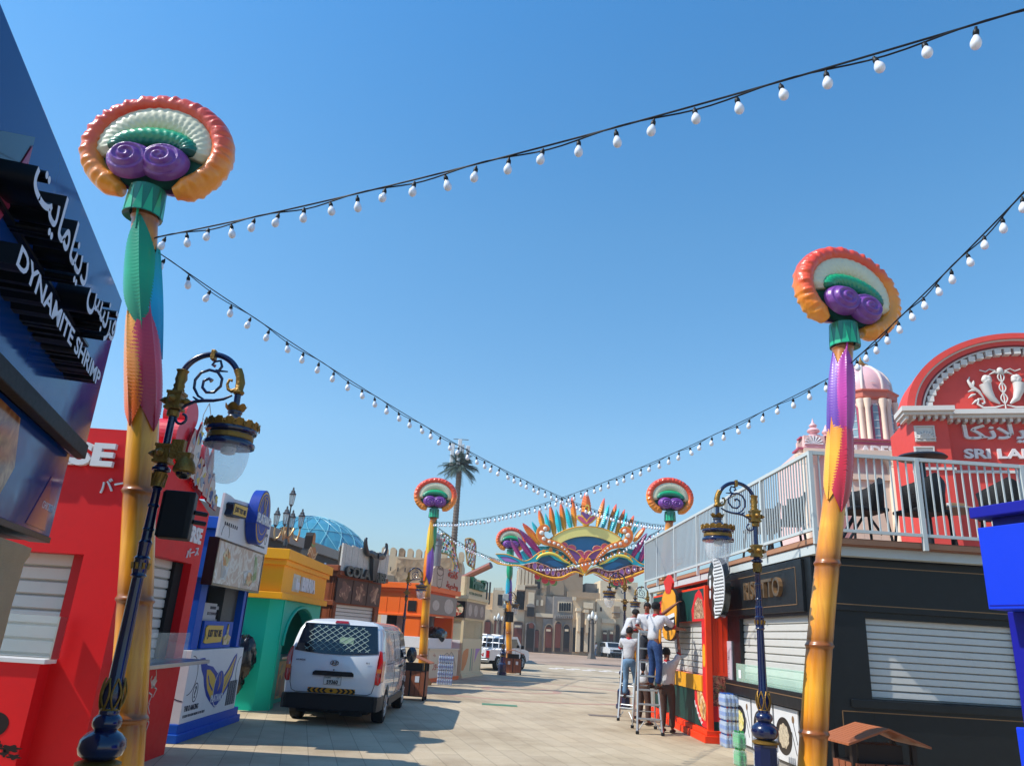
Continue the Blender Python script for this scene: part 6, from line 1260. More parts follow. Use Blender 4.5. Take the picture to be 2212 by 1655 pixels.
# ================================================================ MASK ARCH OVER THE STREET
def mask_arch():
    Y = 38.0; f = Fr((0, Y, 0), 90); cx = 1278
    root = thing('carnival_mask_arch', 'giant carnival mask sculpture with feather crown spanning the street', 'sculpture', (4, Y, 0))
    def q(x, y): return f.at(1900 + x / 3.352, 1900 + y / 3.352)
    k = (q(1000, 800)[0] - q(0, 800)[0]) / 1000
    def mir(pts, s): return [(x, y) if s > 0 else (2 * cx - x, y + (2 * cx - 2 * x) * .028) for x, y in pts]
    def Pq(pts): return [q(x, y) for x, y in pts]
    C = {n: paint('mask_' + n, c, .38, .15, 1.2, coat=.25) for n, c in dict(gold='#f7b62e', orange='#ee7a26', yellow='#f7e25c', lemon='#f4ea88', blue='#1873a8', deep='#1b5880', cyan='#1cd0de', teal='#0f8f9c', maroon='#7c2444', purple='#7a488e', lilac='#b47cc8', pink='#dc5f86', red='#e8363f', green='#6fae5c', cream='#e9e2d4', brown='#7a4a26', magenta='#a8348a', rim='#e0a48a').items()}
    def tube2(name, pts, w, mat, dep=.12, smooth=60, n=5):
        pp = spline([(x, y, 0) for x, y in pts], n); L = len(pp)
        mb = MB(); W = w if isinstance(w, (list, tuple)) else [w] * len(pts)
        rr = [W[min(int(i / n), len(W) - 1)] * (1 - (i / n) % 1) + W[min(int(i / n) + 1, len(W) - 1)] * ((i / n) % 1) for i in range(L)]
        mb.tube([f.pt(*q(p[0], p[1]), dep) for p in pp], [max(.01, r_ * k) for r_ in rr], 8); return mb.build(name, mat, root, smooth=smooth)
    def plate(name, pts, mat, w0, w1, **kk):
        mb = MB(); P = Pq(pts)
        mb.prism(f, P, w0, w1); return mb.build(name, mat, root, **kk)
    def feather2(bx, by, tx, ty, w, col, w0):
        L = math.hypot(tx - bx, ty - by); dx, dy = (tx - bx) / L, (ty - by) / L; nx, ny = -dy, dx; n = 13
        lp, rp = [], []
        for i in range(n + 1):
            t = i / n; ww = w * .5 * (math.sin(pi * (.12 + .88 * t)) ** .7 if t < 1 else 0)
            for (tt, m_) in ((t, 1.0), (t + .55 / n, .86)):
                if tt > 1: continue
                px, py = bx + dx * L * tt, by + dy * L * tt
                lp.append((px + nx * ww * m_, py + ny * ww * m_)); rp.append((px - nx * ww * m_, py - ny * ww * m_))
        mb = MB(); P = [q(*p) for p in lp]; R_ = [q(*p) for p in rp]; mid = [q(bx + dx * L * min(1, j / (len(lp) - 1)), by + dy * L * min(1, j / (len(lp) - 1))) for j in range(len(lp))]
        vs = [f.pt(u, v, w0) for u, v in P] + [f.pt(u, v, w0 + .12) for u, v in mid] + [f.pt(u, v, w0) for u, v in R_] + [f.pt(u, v, w0 - .1) for u, v in mid]; m_ = len(P); fc = []
        for j in range(m_ - 1):
            for a in range(4):
                b = (a + 1) % 4; fc.append((a * m_ + j, a * m_ + j + 1, b * m_ + j + 1, b * m_ + j))
        mb.add(vs, fc); mb.tube([f.pt(*q(bx, by), w0 + .12), f.pt(*q(tx, ty), w0 + .05)], .02, 5)
        for i in range(2, 12):
            t = i / 13; ww = w * .42 * math.sin(pi * (.12 + .88 * t)) ** .7; px, py = bx + dx * L * t, by + dy * L * t
            for s in (-1, 1): a = q(px, py); b = q(px + s * nx * ww + dx * L * .05, py + s * ny * ww + dy * L * .05); mb.add([f.pt(*a, w0 + .13), f.pt(*b, w0 + .03), f.pt(b[0], b[1] + .02, w0 + .05), f.pt(a[0], a[1] + .03, w0 + .14)], [(0, 1, 2, 3)])
        mb.build('feather', col, root)
    fo = grad('mask_feather_orange', [(0, '#f7b428'), (.5, '#f79a30'), (.8, '#ee7438'), (1, '#d84650')], 2, .35, .1, .2); fc = grad('mask_feather_cyan', [(0, '#149eb6'), (.6, '#22d0e0'), (1, '#1cbcd2')], 2, .35, .1, .2); fm = grad('mask_feather_magenta', [(0, '#c2417f'), (.6, '#9e3a86'), (1, '#7c5a86')], 2, .35, .1, .2)
    feather2(1305, 530, 1308, 70, 150, fo, -.1)
    FL = [(1165, 530, 1122, 135, 80, fo, -.12), (1110, 560, 1045, 280, 78, fc, -.02), (1030, 590, 975, 205, 85, fo, -.16), (965, 620, 910, 300, 80, fc, -.02), (895, 640, 838, 240, 90, fo, -.16), (830, 600, 770, 355, 62, fc, -.02), (750, 560, 690, 300, 80, fo, -.16), (690, 640, 597, 460, 58, fc, -.1), (700, 760, 475, 480, 100, fo, -.04), (710, 880, 432, 565, 90, fm, .0), (600, 940, 410, 665, 84, fm, .05), (460, 960, 310, 690, 70, fm, .1)]
    for (a, b, c, d, w_, col, w0) in FL: feather2(a, b, c, d, w_, col, w0)
    FRr = [(1450, 530, 1548, 150, 80, fo, -.12), (1515, 560, 1602, 240, 78, fc, -.02), (1600, 600, 1705, 225, 85, fo, -.16), (1620, 610, 1735, 290, 78, fc, -.02), (1700, 640, 1815, 295, 80, fo, -.16), (1750, 690, 1838, 345, 76, fc, -.02), (1850, 600, 1932, 378, 70, fo, -.12), (1920, 620, 1995, 445, 56, fc, -.1), (1930, 720, 2082, 525, 80, fo, -.04), (1900, 940, 2100, 610, 90, fm, 0), (2010, 980, 2150, 630, 84, fm, .05), (2120, 1000, 2270, 700, 70, fm, .1)]
    for (a, b, c, d, w_, col, w0) in FRr: feather2(a, b, c, d, w_, col, w0)
    # crown frame
    el = lambda ax, ay, a0, a1, n=30: [(1300 - ax * math.cos(a0 + (a1 - a0) * i / n), 905 - ay * math.sin(a0 + (a1 - a0) * i / n)) for i in range(n + 1)]
    plate('crown_back', el(600, 370, .45, pi - .45) + [(1280, 960)], C['brown'], -.35, -.2)
    plate('crown_arch', el(555, 378, .62, pi - .6) + el(430, 250, .62, pi - .62)[::-1], C['lemon'], .0, .2)
    tube2('crown_trim', el(555, 378, .62, pi - .6, 14), 7, C['gold'], .2)
    plate('crown_panel', el(430, 250, .5, pi - .5) + [(1400, 880), (1282, 950), (1160, 880)], C['blue'], -.1, .05)
    # crest
    plate('crest_lobe', [(1300, 515), (1230, 480), (1180, 430), (1165, 395), (1200, 378), (1250, 395), (1300, 455), (1350, 395), (1400, 378), (1445, 395), (1430, 430), (1380, 480)], C['yellow'], .1, .22)
    plate('crest_lobe', [(1300, 505), (1235, 470), (1190, 425), (1185, 402), (1215, 398), (1255, 420), (1300, 480), (1345, 420), (1388, 398), (1420, 402), (1410, 425), (1365, 470)], C['pink'], .22, .3)
    plate('crest_drop', [(1300, 450), (1255, 400), (1225, 365), (1240, 345), (1300, 360), (1360, 345), (1375, 365), (1345, 400)], C['purple'], .3, .4)
    mb = MB(); c_ = q(1305, 310); ringstrip(mb, f, c_[0], c_[1], 30 * k, 60 * k, 14 * k, .3, .42, None, 24); mb.build('crest_ring', C['yellow'], root)
    for s in (1, -1):
        M = lambda P: mir(P, s)
        # wing layers
        plate('wing_back', M([(660, 780), (820, 780), (1000, 860), (1150, 1000), (1000, 1060), (700, 1040), (560, 1010), (430, 900), (455, 850), (560, 800)]), C['teal'], -.15, -.02)
        plate('wing_stripe', M([(540, 800), (580, 830), (640, 930), (590, 950)]), C['cyan'], -.02, .04); plate('wing_stripe', M([(430, 860), (460, 860), (540, 980), (500, 1000)]), C['cyan'], -.02, .04)
        sw = M([(118, 885), (250, 890), (370, 925), (480, 975), (560, 960), (640, 900), (720, 850), (830, 830), (930, 870), (1040, 960), (1100, 1030), (900, 960), (820, 900), (720, 925), (650, 985), (560, 1010), (400, 1020), (250, 1000), (170, 950)])
        plate('wing_swoosh', sw, C['cyan'], .04, .14); tube2('wing_trim', M([(118, 885), (250, 890), (370, 925), (480, 975), (560, 960), (640, 900), (720, 850), (830, 828)]), 6, C['gold'], .15)
        plate('wing_leaf', M([(178, 925), (260, 925), (340, 950), (430, 995), (330, 995), (250, 985), (205, 955)]), C['lilac'], .14, .19); tube2('leaf_trim', M([(178, 925), (260, 925), (340, 950), (430, 995)]), 4, C['deep'], .19)
        plate('wing_tip', M([(5, 930), (100, 950), (200, 1000), (260, 1035), (150, 1020), (60, 975)]), C['rim'], .04, .14)
        # eye
        plate('eye_panel', M([(660, 960), (720, 930), (820, 915), (900, 935), (980, 985), (1060, 1020), (1100, 1040), (1020, 1070), (940, 1085), (840, 1060), (740, 1010)]), C['deep'], .02, .08)
        plate('eye_sweep', M([(760, 1000), (820, 970), (900, 970), (980, 1020), (1040, 1055), (960, 1075), (880, 1050), (820, 1010)]), C['blue'], .08, .1)
        tube2('eye_lid', M([(650, 960), (700, 910), (770, 885), (850, 882), (930, 915), (1010, 975), (1090, 1015)]), [8, 15, 19, 20, 19, 16, 8], C['yellow'], .2)
        for (x, y, a, h) in ((685, 905, -.5, 42), (748, 868, -.3, 52), (835, 845, 0, 60), (915, 880, .35, 52), (985, 930, .6, 46), (1038, 968, .7, 36), (1075, 992, .8, 26)):
            pts = [(x + (h * .42 * math.cos(t)) * math.cos(a) - (h * .75 * math.sin(t)) * math.sin(-a), y + (h * .42 * math.cos(t)) * math.sin(a) - (h * .75 * math.sin(t)) * math.cos(a)) for t in [2 * pi * j / 16 for j in range(16)]]
            plate('lid_petal', M(pts), C['gold'], .1, .18); pts2 = [((px - x) * .62 + x, (py - y) * .66 + y) for px, py in pts]; plate('petal_inset', M(pts2), C['orange'], .18, .22)
        # lower band
        up = [(500, 1025), (620, 1000), (700, 1008), (780, 1040), (850, 1072), (960, 1095), (1060, 1070), (1120, 1062), (1190, 1085), (1262, 1150)]
        lo = [(1262, 1160), (1170, 1120), (1090, 1135), (1000, 1180), (900, 1195), (800, 1180), (700, 1145), (560, 1085), (430, 1042)]
        plate('lower_band', M([tuple(p[:2]) for p in spline([(x, y, 0) for x, y in up], 3)] + [tuple(p[:2]) for p in spline([(x, y, 0) for x, y in lo], 3)]), C['maroon'], .0, .1)
        tube2('band_trim', M(up), 6, C['rim'], .16); tube2('band_trim', M([(10, 935), (150, 1010), (300, 1035), (430, 1042), (560, 1088), (700, 1150), (800, 1185), (900, 1200), (1000, 1185), (1090, 1140), (1170, 1122), (1272, 1165)]), [5, 8, 9, 10, 11, 12, 12, 12, 12, 12, 10, 8], C['gold'], .2)
        tube2('band_trim', M([(400, 1035), (560, 1108), (700, 1175), (800, 1212), (900, 1226), (1000, 1215), (1090, 1165), (1160, 1140)]), [3, 8, 9, 9, 9, 9, 8, 3], C['orange'], .14)
        tube2('nose_trim', M([(1040, 1062), (1110, 1040), (1180, 1062), (1240, 1110), (1268, 1150)]), 7, C['yellow'], .22)
        for (x, y, a, b) in ((553, 1040, 15, 25), (630, 1040, 30, 45), (712, 1068, 35, 45), (793, 1102, 32, 50), (867, 1130, 25, 40), (938, 1150, 22, 32), (1000, 1140, 20, 28), (1050, 1115, 17, 25), (1095, 1095, 15, 22)):
            (x, y), = M([(x, y)]); c_ = q(x, y); mb = MB(); ringstrip(mb, f, c_[0], c_[1], a * k * 1.1, b * k * 1.05, 6 * k, .1, .2, C['rim'], 18); mb.prism(f, circ(c_[0], c_[1], a * k * .95, b * k * .9, 18), .1, .15, C['lilac']); mb.build('oval_boss', None, root)
        for (x, y, r_) in ((665, 1178, 36), (765, 1222, 46), (863, 1240, 36)):
            (x, y), = M([(x, y)]); c_ = q(x, y); mb = MB(); mb.prism(f, circ(c_[0] + .08 * s, c_[1] - .05, r_ * k * 1.25, r_ * k * 1.2, 22), -.1, -.04, C['green']); mb.prism(f, circ(c_[0], c_[1], r_ * k * 1.12, r_ * k * 1.12, 22), -.04, .02, C['rim']); mb.prism(f, circ(c_[0], c_[1], r_ * k * .95, r_ * k * .95, 22), .02, .05, C['red']); mb.build('lower_scallop', None, root)
        # scroll arm
        path = [(790, 560), (745, 545), (705, 590), (705, 660), (755, 720), (850, 745), (940, 775), (1010, 830), (1070, 895), (1120, 960), (1170, 1030)]
        W = [30, 42, 46, 46, 42, 36, 33, 28, 24, 20, 8]
        sp = [Vector((x, y, 0)) for x, y in path]; spp = spline(sp, 5); L = len(spp); ws = [W[int(i / 5)] + (W[min(int(i / 5) + 1, 10)] - W[int(i / 5)]) * ((i / 5) % 1) for i in range(L)]
        def edge(s_, sc):
            o = []
            for i, p in enumerate(spp):
                d = (spp[min(i + 1, L - 1)] - spp[max(i - 1, 0)]).normalized(); o.append((p.x - d.y * ws[i] * s_ * sc, p.y + d.x * ws[i] * s_ * sc))
            return o
        for nm, sc, mt, w0, w1 in (('scroll_arm', 1.15, C['gold'], .1, .26), ('scroll_face', .9, C['orange'], .26, .3)):
            E1, E2 = M(edge(1, sc)), M(edge(-1, sc)); mb = MB()
            for i in range(L - 1): mb.prism(f, Pq([E1[i], E1[i + 1], E2[i + 1], E2[i]]), w0, w1)
            mb.prism(f, Pq([(spp[0].x + 0, spp[0].y) for _ in ()]) or circ(*q(*M([(path[0][0], path[0][1])])[0]), 30 * k * sc, 30 * k * sc, 16), w0, w1 - .002)
            mb.build(nm, mt, root)
        D = [(762, 562, 27), (718, 617, 32), (745, 692, 27), (815, 731, 22), (880, 750, 20), (935, 773, 18), (980, 802, 16), (1015, 832, 13), (1045, 862, 12), (1070, 890, 11), (1090, 914, 10), (1108, 938, 9)]
        for i, (x, y, r_) in enumerate(D):
            (x, y), = M([(x, y)]); mb = MB(); c_ = q(x, y); p = f.pt(c_[0], c_[1], .30); mb.ell(tuple(p), r_ * k, r_ * k * .5, r_ * k, 14, 8); mb.build('globe_light', C['cream'] , root, smooth=60)
        plate('nose_leaf', M([(1060, 810), (1140, 840), (1220, 900), (1262, 990), (1250, 1030), (1190, 1000), (1120, 920)]), C['purple'], .06, .14); tube2('leaf_trim', M([(1060, 810), (1140, 840), (1220, 900), (1262, 990)]), 5, C['gold'], .16)
        tube2('leaf_trim', M([(1180, 1010), (1225, 1050), (1262, 1130)]), 8, C['green'], .16)
        for (x, y, r_, a) in ((1010, 775, 48, -.3), (1110, 815, 58, -.2), (1215, 895, 66, -.3)):
            pts = [(x + r_ * math.cos(t), y - r_ * .85 * math.sin(t) + a * 0) for t in [pi * j / 12 for j in range(13)]]
            plate('brow_petal', M([(x - r_, y + 30)] + pts[::-1] + [(x + r_, y + 50)]), C['pink'], .02, .08); tube2('petal_trim', M(pts[::2]), 6, C['rim'], .1, n=3)
    # heart
    H = [(1275, 1145), (1225, 1080), (1200, 1020), (1200, 970), (1225, 940), (1258, 945), (1278, 975), (1298, 945), (1332, 940), (1358, 970), (1358, 1020), (1325, 1080)]
    Hs = [tuple(p[:2]) for p in spline([(x, y, 0) for x, y in H + [H[0]]], 4)][:-1]
    plate('heart', Hs, C['gold'], .2, .36); plate('heart_face', [((x - 1278) * .82 + 1278, (y - 1030) * .82 + 1030) for x, y in Hs], C['orange'], .36, .42)
    # carrying beams and posts (copper pipe to the left, one to the right behind the terrace)
    cp = paint('copper_pipe', '#8a5240', .35, .15, 3, metal=.3, coat=.3)
    a = f.pt(*q(60, 1020), -.3); b = Vector((-1.7, 39.5, 4.2)); mb = MB(); mb.tube([a, a.lerp(b, .5), b, b.lerp(a, -.25)], .16, 14); mb.build('support_beam', cp, root, smooth=40)
    mb = MB(); e = b.lerp(a, -.25); mb.tube([e, (e.x, e.y, 0)], .18, 14); mb.build('support_post', cp, root, smooth=40)
    a = f.pt(*q(2450, 1090), -.3); mb = MB(); mb.tube([f.pt(*q(2200, 1090), -.3), a], .16, 14); mb.tube([a, (a.x, a.y, 0)], .18, 14); mb.build('support_post', cp, root, smooth=40)
    mb = MB(); l = q(700, 900); rr_ = q(1850, 900); mb.rect(f, l[0], rr_[0], l[1] - .1, l[1] + .1, -.5, -.3); mb.rect(f, q(1278, 0)[0] - .1, q(1278, 0)[0] + .1, q(0, 1100)[1], q(0, 560)[1], -.5, -.31); mb.build('back_frame', C['brown'], root)
mask_arch()
# mosaic banner arches left of the mask
def mosaic(pts_top, pts_bot, Y, label, seed, post=None):
    f = Fr((0, Y, 0), 90); q = lambda x, y: f.at(1350 + x / 2.365, 2000 + y / 2.365); O = f.pt(*q(*pts_top[0])); O.z = 0
    r = thing('mosaic_panel', label, 'sculpture', O, 0, 'curved mosaic panels'); random.seed(seed)
    cols = [paint('mosaic_%d' % i, c, .3, .1) for i, c in enumerate(('#c8b8a8', '#b0303c', '#1f1a1c', '#c59a3a', '#4f8a74', '#7a8fc0', '#d4d0c8', '#c8607a'))]; fr = paint('mosaic_frame', '#a88a4a', .5, .2)
    T = spline([(x, y, 0) for x, y in pts_top], 4); B = spline([(x, y, 0) for x, y in pts_bot], 4); n = len(T); mb = MB(); nr = 5
    for i in range(n - 1):
        for j in range(nr):
            P = []
            for (ii, jj) in ((i, j), (i + 1, j), (i + 1, j + 1), (i, j + 1)):
                t = jj / nr; p = T[ii].lerp(B[ii], t); P.append(p)
            c = sum(P, Vector()) / 4; P = [c + (p - c) * .82 for p in P]; mb.prism(f, [q(p.x, p.y) for p in P], .02, .06, random.choice(cols))
    mb.build('mosaic_tiles', None, r)
    mb = MB(); mb.tube([f.pt(*q(p.x, p.y), 0) for p in T], .06, 8); mb.tube([f.pt(*q(p.x, p.y), 0) for p in B], .06, 8); mb.tube([f.pt(*q(T[0].x, T[0].y)), f.pt(*q(B[0].x, B[0].y))], .05, 6); mb.tube([f.pt(*q(T[-1].x, T[-1].y)), f.pt(*q(B[-1].x, B[-1].y))], .05, 6)
    for i in range(0, n, 3): mb.tube([f.pt(*q(T[i].x, T[i].y), -.03), f.pt(*q(B[i].x, B[i].y), -.03)], .03, 5)
    mb.build('frame', fr, r, smooth=50)
    mb = MB(); e = f.pt(*q(B[-1].x, B[-1].y)); mb.tube([e, (e.x, e.y, 0)], .1, 8); mb.build('post', fr, r)
mosaic([(880, 200), (940, 215), (990, 290), (1020, 400), (1045, 520), (1040, 590)], [(820, 375), (880, 375), (940, 385), (985, 430), (1000, 500), (985, 590)], 44, 'colourful mosaic wing panel curving down behind the beige sign', 4)
mosaic([(1105, 250), (1150, 245), (1190, 270), (1200, 330), (1195, 420), (1185, 510)], [(1110, 340), (1115, 380), (1120, 430), (1130, 480), (1160, 500), (1180, 515)], 45, 'black and red mosaic wing panel standing alone left of the mask', 9)
random.seed(5)
# ================================================================ FAR THINGS
SAND = paint('sand_plaster', '#d0b998', .8, .15, .5, dirt='#9a8568', dscale=1.5, damt=.5, bump=.3, bscale=4)
SAND2 = paint('pale_plaster', '#dac7a8', .8, .12, .5, dirt='#a28c6c', dscale=1.2, damt=.4, bump=.3, bscale=4); SAND3 = paint('brown_plaster', '#a08a70', .8, .15, .5, dirt='#6b5a48', dscale=1.2, damt=.4); GREYST = paint('grey_stone', '#8f8880', .8, .15, .6, dirt='#565049', dscale=1.5, damt=.5)
STONE = cells('rubble_stone', [(0, '#8a6e52'), (.5, '#ab8d6c'), (1, '#c0a482')], 2.4, .85, bump=.8); DOOR = paint('door_red', '#6b3424', .6, .2, 2); WIN = paint('dark_window', '#15110f', .35, .2)
# palm shaped phone mast
def palm_mast():
    f = Fr((0, 62, 0), 90); b = f.at(1500 + 415 / 1.504, 1700 + 640 / 1.504); t_ = f.at(1500 + 442 / 1.504, 1700 + 200 / 1.504)
    r = thing('palm_mast', 'phone mast disguised as a tall palm tree with white antennas on top', 'phone mast', f.pt(b[0], 0))
    bark = paint('palm_bark', '#6f6258', .85, .3, 3, bump=1.0, bscale=12); x0, x1, zt = b[0], t_[0], t_[1]
    rings = []
    for i in range(180):
        z = zt * i / 179; x = x0 + (x1 - x0) * i / 179; rad = .28 - .08 * i / 179 + .035 * ((i % 3) / 2); rings.append([(x + rad * math.cos(2 * pi * k_ / 14), 62 + rad * math.sin(2 * pi * k_ / 14), z) for k_ in range(14)])
    mb = MB(); mb.loft(rings); mb.build('trunk', bark, r)
    gm = paint('frond_green', '#42564c', .7, .35, 2); random.seed(2)
    for i in range(90):
        a = random.uniform(0, 2 * pi); el_ = random.choice((-.15, .15, .45, .8, 1.1)) + random.uniform(-.15, .15); L = random.uniform(1.3, 1.9) * (1 if el_ < .7 else .85)
        P = []; d = Vector((math.cos(a) * math.cos(el_), math.sin(a) * math.cos(el_), math.sin(el_)))
        for j in range(9):
            t = j / 8; P.append(Vector((x1, 62, zt + .2)) + d * L * t + Vector((0, 0, -.6 * t * t * (1 if el_ < .9 else .4))))
        mb = MB(); mb.tube(P, [.05 * (1 - j / 9) + .012 for j in range(9)], 5)
        for j in range(2, 9):
            for sub in (0, .5):
                if j + sub > 8: continue
                p = P[j].lerp(P[min(j + 1, 8)], sub); tg = (P[min(j + 1, 8)] - P[j - 1]).normalized(); sd = tg.cross(Vector((0, 0, 1))).normalized()
                for s in (-1, 1):
                    e = p + sd * s * .34 + tg * .22 + Vector((0, 0, -.14)); w_ = tg * .035
                    mb.add([p - w_, p + w_, e], [(0, 1, 2)])
        mb.build('frond', gm, r)
    wp = paint('antenna_white', '#d5d8da', .4)
    for (dx, dy, h) in ((-.7, 0, 1.9), (-.1, -.4, 2.2), (.6, .1, 1.8), (.1, .5, 2.0)):
        mb = MB(); mb.box(x1 + dx - .16, x1 + dx + .16, 62 + dy - .1, 62 + dy + .1, zt + .3, zt + .3 + h); mb.build('antenna', wp, r, bevel=.04)
    mb = MB(); mb.tube([(x1, 62, zt), (x1, 62, zt + 2.0)], .1, 8)
    for z in (1.8, 2.6): mb.tube([(x1 - .7, 62, zt + z), (x1 + .6, 62, zt + z)], .04, 5)
    mb.build('mast_tip', paint('galvanised', ''), r)
palm_mast()
# fort wall with battlements
def fort():
    Y = 56.0; f = Fr((0, Y, 0), 90); q = lambda x, y: f.at(1350 + x / 2.365, 2000 + y / 2.365)
    a, b = q(290, 395), q(1085, 395); zt = a[1]
    O = f.pt(a[0], 0); r = thing('fort', 'sand coloured rubble stone fort with rounded battlements behind the orange kiosk', 'fort', O)
    part(r, 'wall', SAND, lambda m: m.rect(f, a[0] - 3, b[0], 0, zt, -8, 0))
    n = 10
    for i in range(n):
        u = a[0] + .3 + (b[0] - a[0]) * i / n; w_ = (b[0] - a[0]) / n * .66; h = .62
        part(r, 'merlon', STONE if i % 3 == 2 else SAND, lambda m: m.prism(f, [(u, zt)] + [(u + w_ * .5 - w_ * .5 * math.cos(pi * j / 8), zt + h * .7 + h * .3 * math.sin(pi * j / 8)) for j in range(9)] + [(u + w_, zt)], -.9, 0), bevel=.05)
    s = [q(480, 430), q(620, 420), q(1000, 440), q(1080, 470)]
    part(r, 'stone_facing', STONE, lambda m: m.prism(f, [q(480, 425), q(640, 440), q(800, 430), q(1000, 420), (b[0], zt - .3), (b[0], 0), (a[0] + .5, 0), q(370, 640), q(420, 560), q(470, 520)], .0, .12))
    for k in range(4): part(r, 'arrow_slit', WIN, lambda m: m.rect(f, q(405 + k * 65, 0)[0], q(413 + k * 65, 0)[0], q(0, 515)[1], q(0, 480)[1], .121, .13))
    part(r, 'buttress', SAND3, lambda m: m.prism(Fr((a[0] + .6, Y, 0), 150), [(0, 0), (2.6, 0), (.6, zt - 1.4), (0, zt - 1)], -.6, 0))
fort()
# blue glass dome and the low roof in front of it
def dome():
    Y = 72.0; f = Fr((0, Y, 0), 90); q = lambda x, y: f.at(600 + x / 1.281, 1700 + y / 1.281)
    c = q(775, 590); rx = (q(1115, 590)[0] - q(560, 470)[0]) / 2 * 1.3; kk = 1 + rx / Y; rx *= kk; c = (c[0] * kk, 0); top = 1.9 + (q(775, 403)[1] - 1.9) * kk; zb = 4.6; H = top - zb
    O = (c[0], Y + rx, 0); r = thing('glass_dome', 'large blue glass dome with white ribs rising behind the yellow kiosk', 'building', O)
    gl = paint('dome_glass', '#3f8da3', .2, .25, .35, coat=.6); rb = paint('dome_rib_paint', '#6fb0c0', .4, .1)
    N_, K = 40, 9
    P = lambda a, t: Vector((O[0] + rx * math.cos(t) * math.cos(a), O[1] + rx * math.cos(t) * math.sin(a), zb + H * math.sin(t)))
    mb = MB(); mb.loft([[P(2 * pi * i / N_, (pi / 2) * j / K) for i in range(N_)] for j in range(K)] + [[P(2 * pi * i / N_, pi / 2 - .02) for i in range(N_)]]); mb.build('glass_skin', gl, r)
    mb = MB()
    for i in range(N_): 
        if i % 2 == 0:
            for tw in (-1, 1): mb.tube([P(2 * pi * i / N_ + tw * .9 * j / 12, (pi / 2) * j / 12 * .98) * 1.0 + Vector((0, -.06, .03)) for j in range(13)], .032, 4)
    for j in range(1, K, 2): mb.tube([P(2 * pi * i / N_, (pi / 2) * j / K) + Vector((0, -.05, .03)) for i in range(N_ + 1)], .028, 4)
    mb.build('rib_net', rb, r)
    mb = MB(); mb.lathe([(rx * 1.02, 0), (rx * 1.02, zb)], 40, None, O); mb.build('drum_wall', paint('hall_maroon', '#6a3a34', .6, .2), r)
    O2 = G(1060, 2063, 5.6); f3 = Fr((O2.x, O2.y, 0), 7); L = f3.at(1365, 2174)[0]; zt = 5.6
    r = thing('flat_roof_building', 'dark red building with grey fascia behind the yellow kiosk', 'building', (O2.x, O2.y, 0)); gr = paint('fascia_grey', '#8f8880', .6, .1)
    part(r, 'wall', paint('hall_maroon', ''), lambda m: m.rect(f3, -12, L, 0, zt - 1.0, -6, 0)); part(r, 'fascia', gr, lambda m: m.rect(f3, -12.2, L + .2, zt - .45, zt, -6.1, .3)); part(r, 'louvre', paint('louvre_dark', '#3a3634', .7, .3, 12), lambda m: m.rect(f3, -12, L, zt - 1.0, zt - .45, -5.9, .1))
    part(r, 'awning_bar', WHITE, lambda m: m.tube([f3.pt(L * .25, zt - 2.4, .6), f3.pt(L * .5, zt - .9, .6)], .06, 6))
dome()
# lattice mast far left
t = thing('lattice_mast', 'thin lattice mast far behind the near left lamp', 'mast', (-24, 90, 0)); f = Fr((0, 90, 0), 90); a = f.at(600 + 545 / 2.546, 1300 + 700 / 2.546); b = f.at(600 + 480 / 2.546, 1300 + 1080 / 2.546); mb = MB(); th = paint('mast_steel', '#8a8f94', .5)
x0 = b[0] + (b[0] - a[0]) * b[1] / max(1, a[1] - b[1]) * 0
for s in (-.45, .45): mb.tube([(b[0] + s, 90, 0), (b[0] + s, 90, a[1] - 1.5), (b[0], 90, a[1])], .06, 4)
z = 1
while z < a[1] - 2: mb.tube([(b[0] - .45, 90, z), (b[0] + .45, 90, z + .8)], .035, 4); mb.tube([(b[0] + .45, 90, z), (b[0] - .45, 90, z + .8)], .035, 4); z += .8
mb.build('lattice', th, t)
# heritage souk facades round the plaza -----------------------------------------------------------
FS = Fr((0, 100, 0), 90); W4 = lambda x, y: FS.at(1900 + x / 3.352, 2200 + y / 3.352)
def bld(label, rects, mat, extra=None, dep=6, name='souk_building'):
    """rects: (x0, x1, ytop, forward) in measured facade pixels, base on the ground"""
    o = W4((rects[0][0] + rects[0][1]) / 2, 1150); r = thing(name, label, 'building', (o[0], 100, 0))
    for (x0, x1, yt, fw) in rects:
        a, b = W4(x0, yt), W4(x1, yt); part(r, 'wall', mat, lambda m: m.rect(FS, a[0], b[0], 0, a[1], fw - dep, fw))
    if extra: extra(r)
    return r
def feat(r, name, mat, x0, x1, y0, y1, w0, w1, arch=0):
    a, b = W4(x0, y0), W4(x1, y1); P = [(a[0], b[1]), (b[0], b[1]), (b[0], a[1] - arch * (b[0] - a[0]) * .5)]
    if arch: P += [((a[0] + b[0]) / 2 + (b[0] - a[0]) / 2 * math.cos(t) ** (1 if arch < 2 else 1), a[1] - (b[0] - a[0]) * .5 * arch + (b[0] - a[0]) * .5 * arch * math.sin(t)) for t in [pi * j / 10 for j in range(1, 10)]]
    P += [(a[0], a[1] - arch * (b[0] - a[0]) * .5)]
    mb = MB(); mb.prism(FS, P, w0, w1); return mb.build(name, mat, r)
def doorway(r, x0, x1, y0, fw, mat=DOOR, arch=1.0, sur=SAND3):
    feat(r, 'door_surround', sur, x0 - 10, x1 + 10, y0 - 14, 1150, fw, fw + .35, arch); feat(r, 'doorway', paint('door_brown', '#3a2a22', .6, .3), x0, x1, y0, 1150, fw + .35, fw + .38, arch); feat(r, 'shutter', mat, x0 + 4, x1 - 4, y0 + (x1 - x0) * .45, 1100, fw + .38, fw + .42)
def crenels(r, mat, x0, x1, y, fw, n, h=26):
    for i in range(n):
        a = x0 + (x1 - x0) * i / n; feat(r, 'merlon', mat, a, a + (x1 - x0) / n * .55, y - h, y, fw - .5, fw, 1.0)
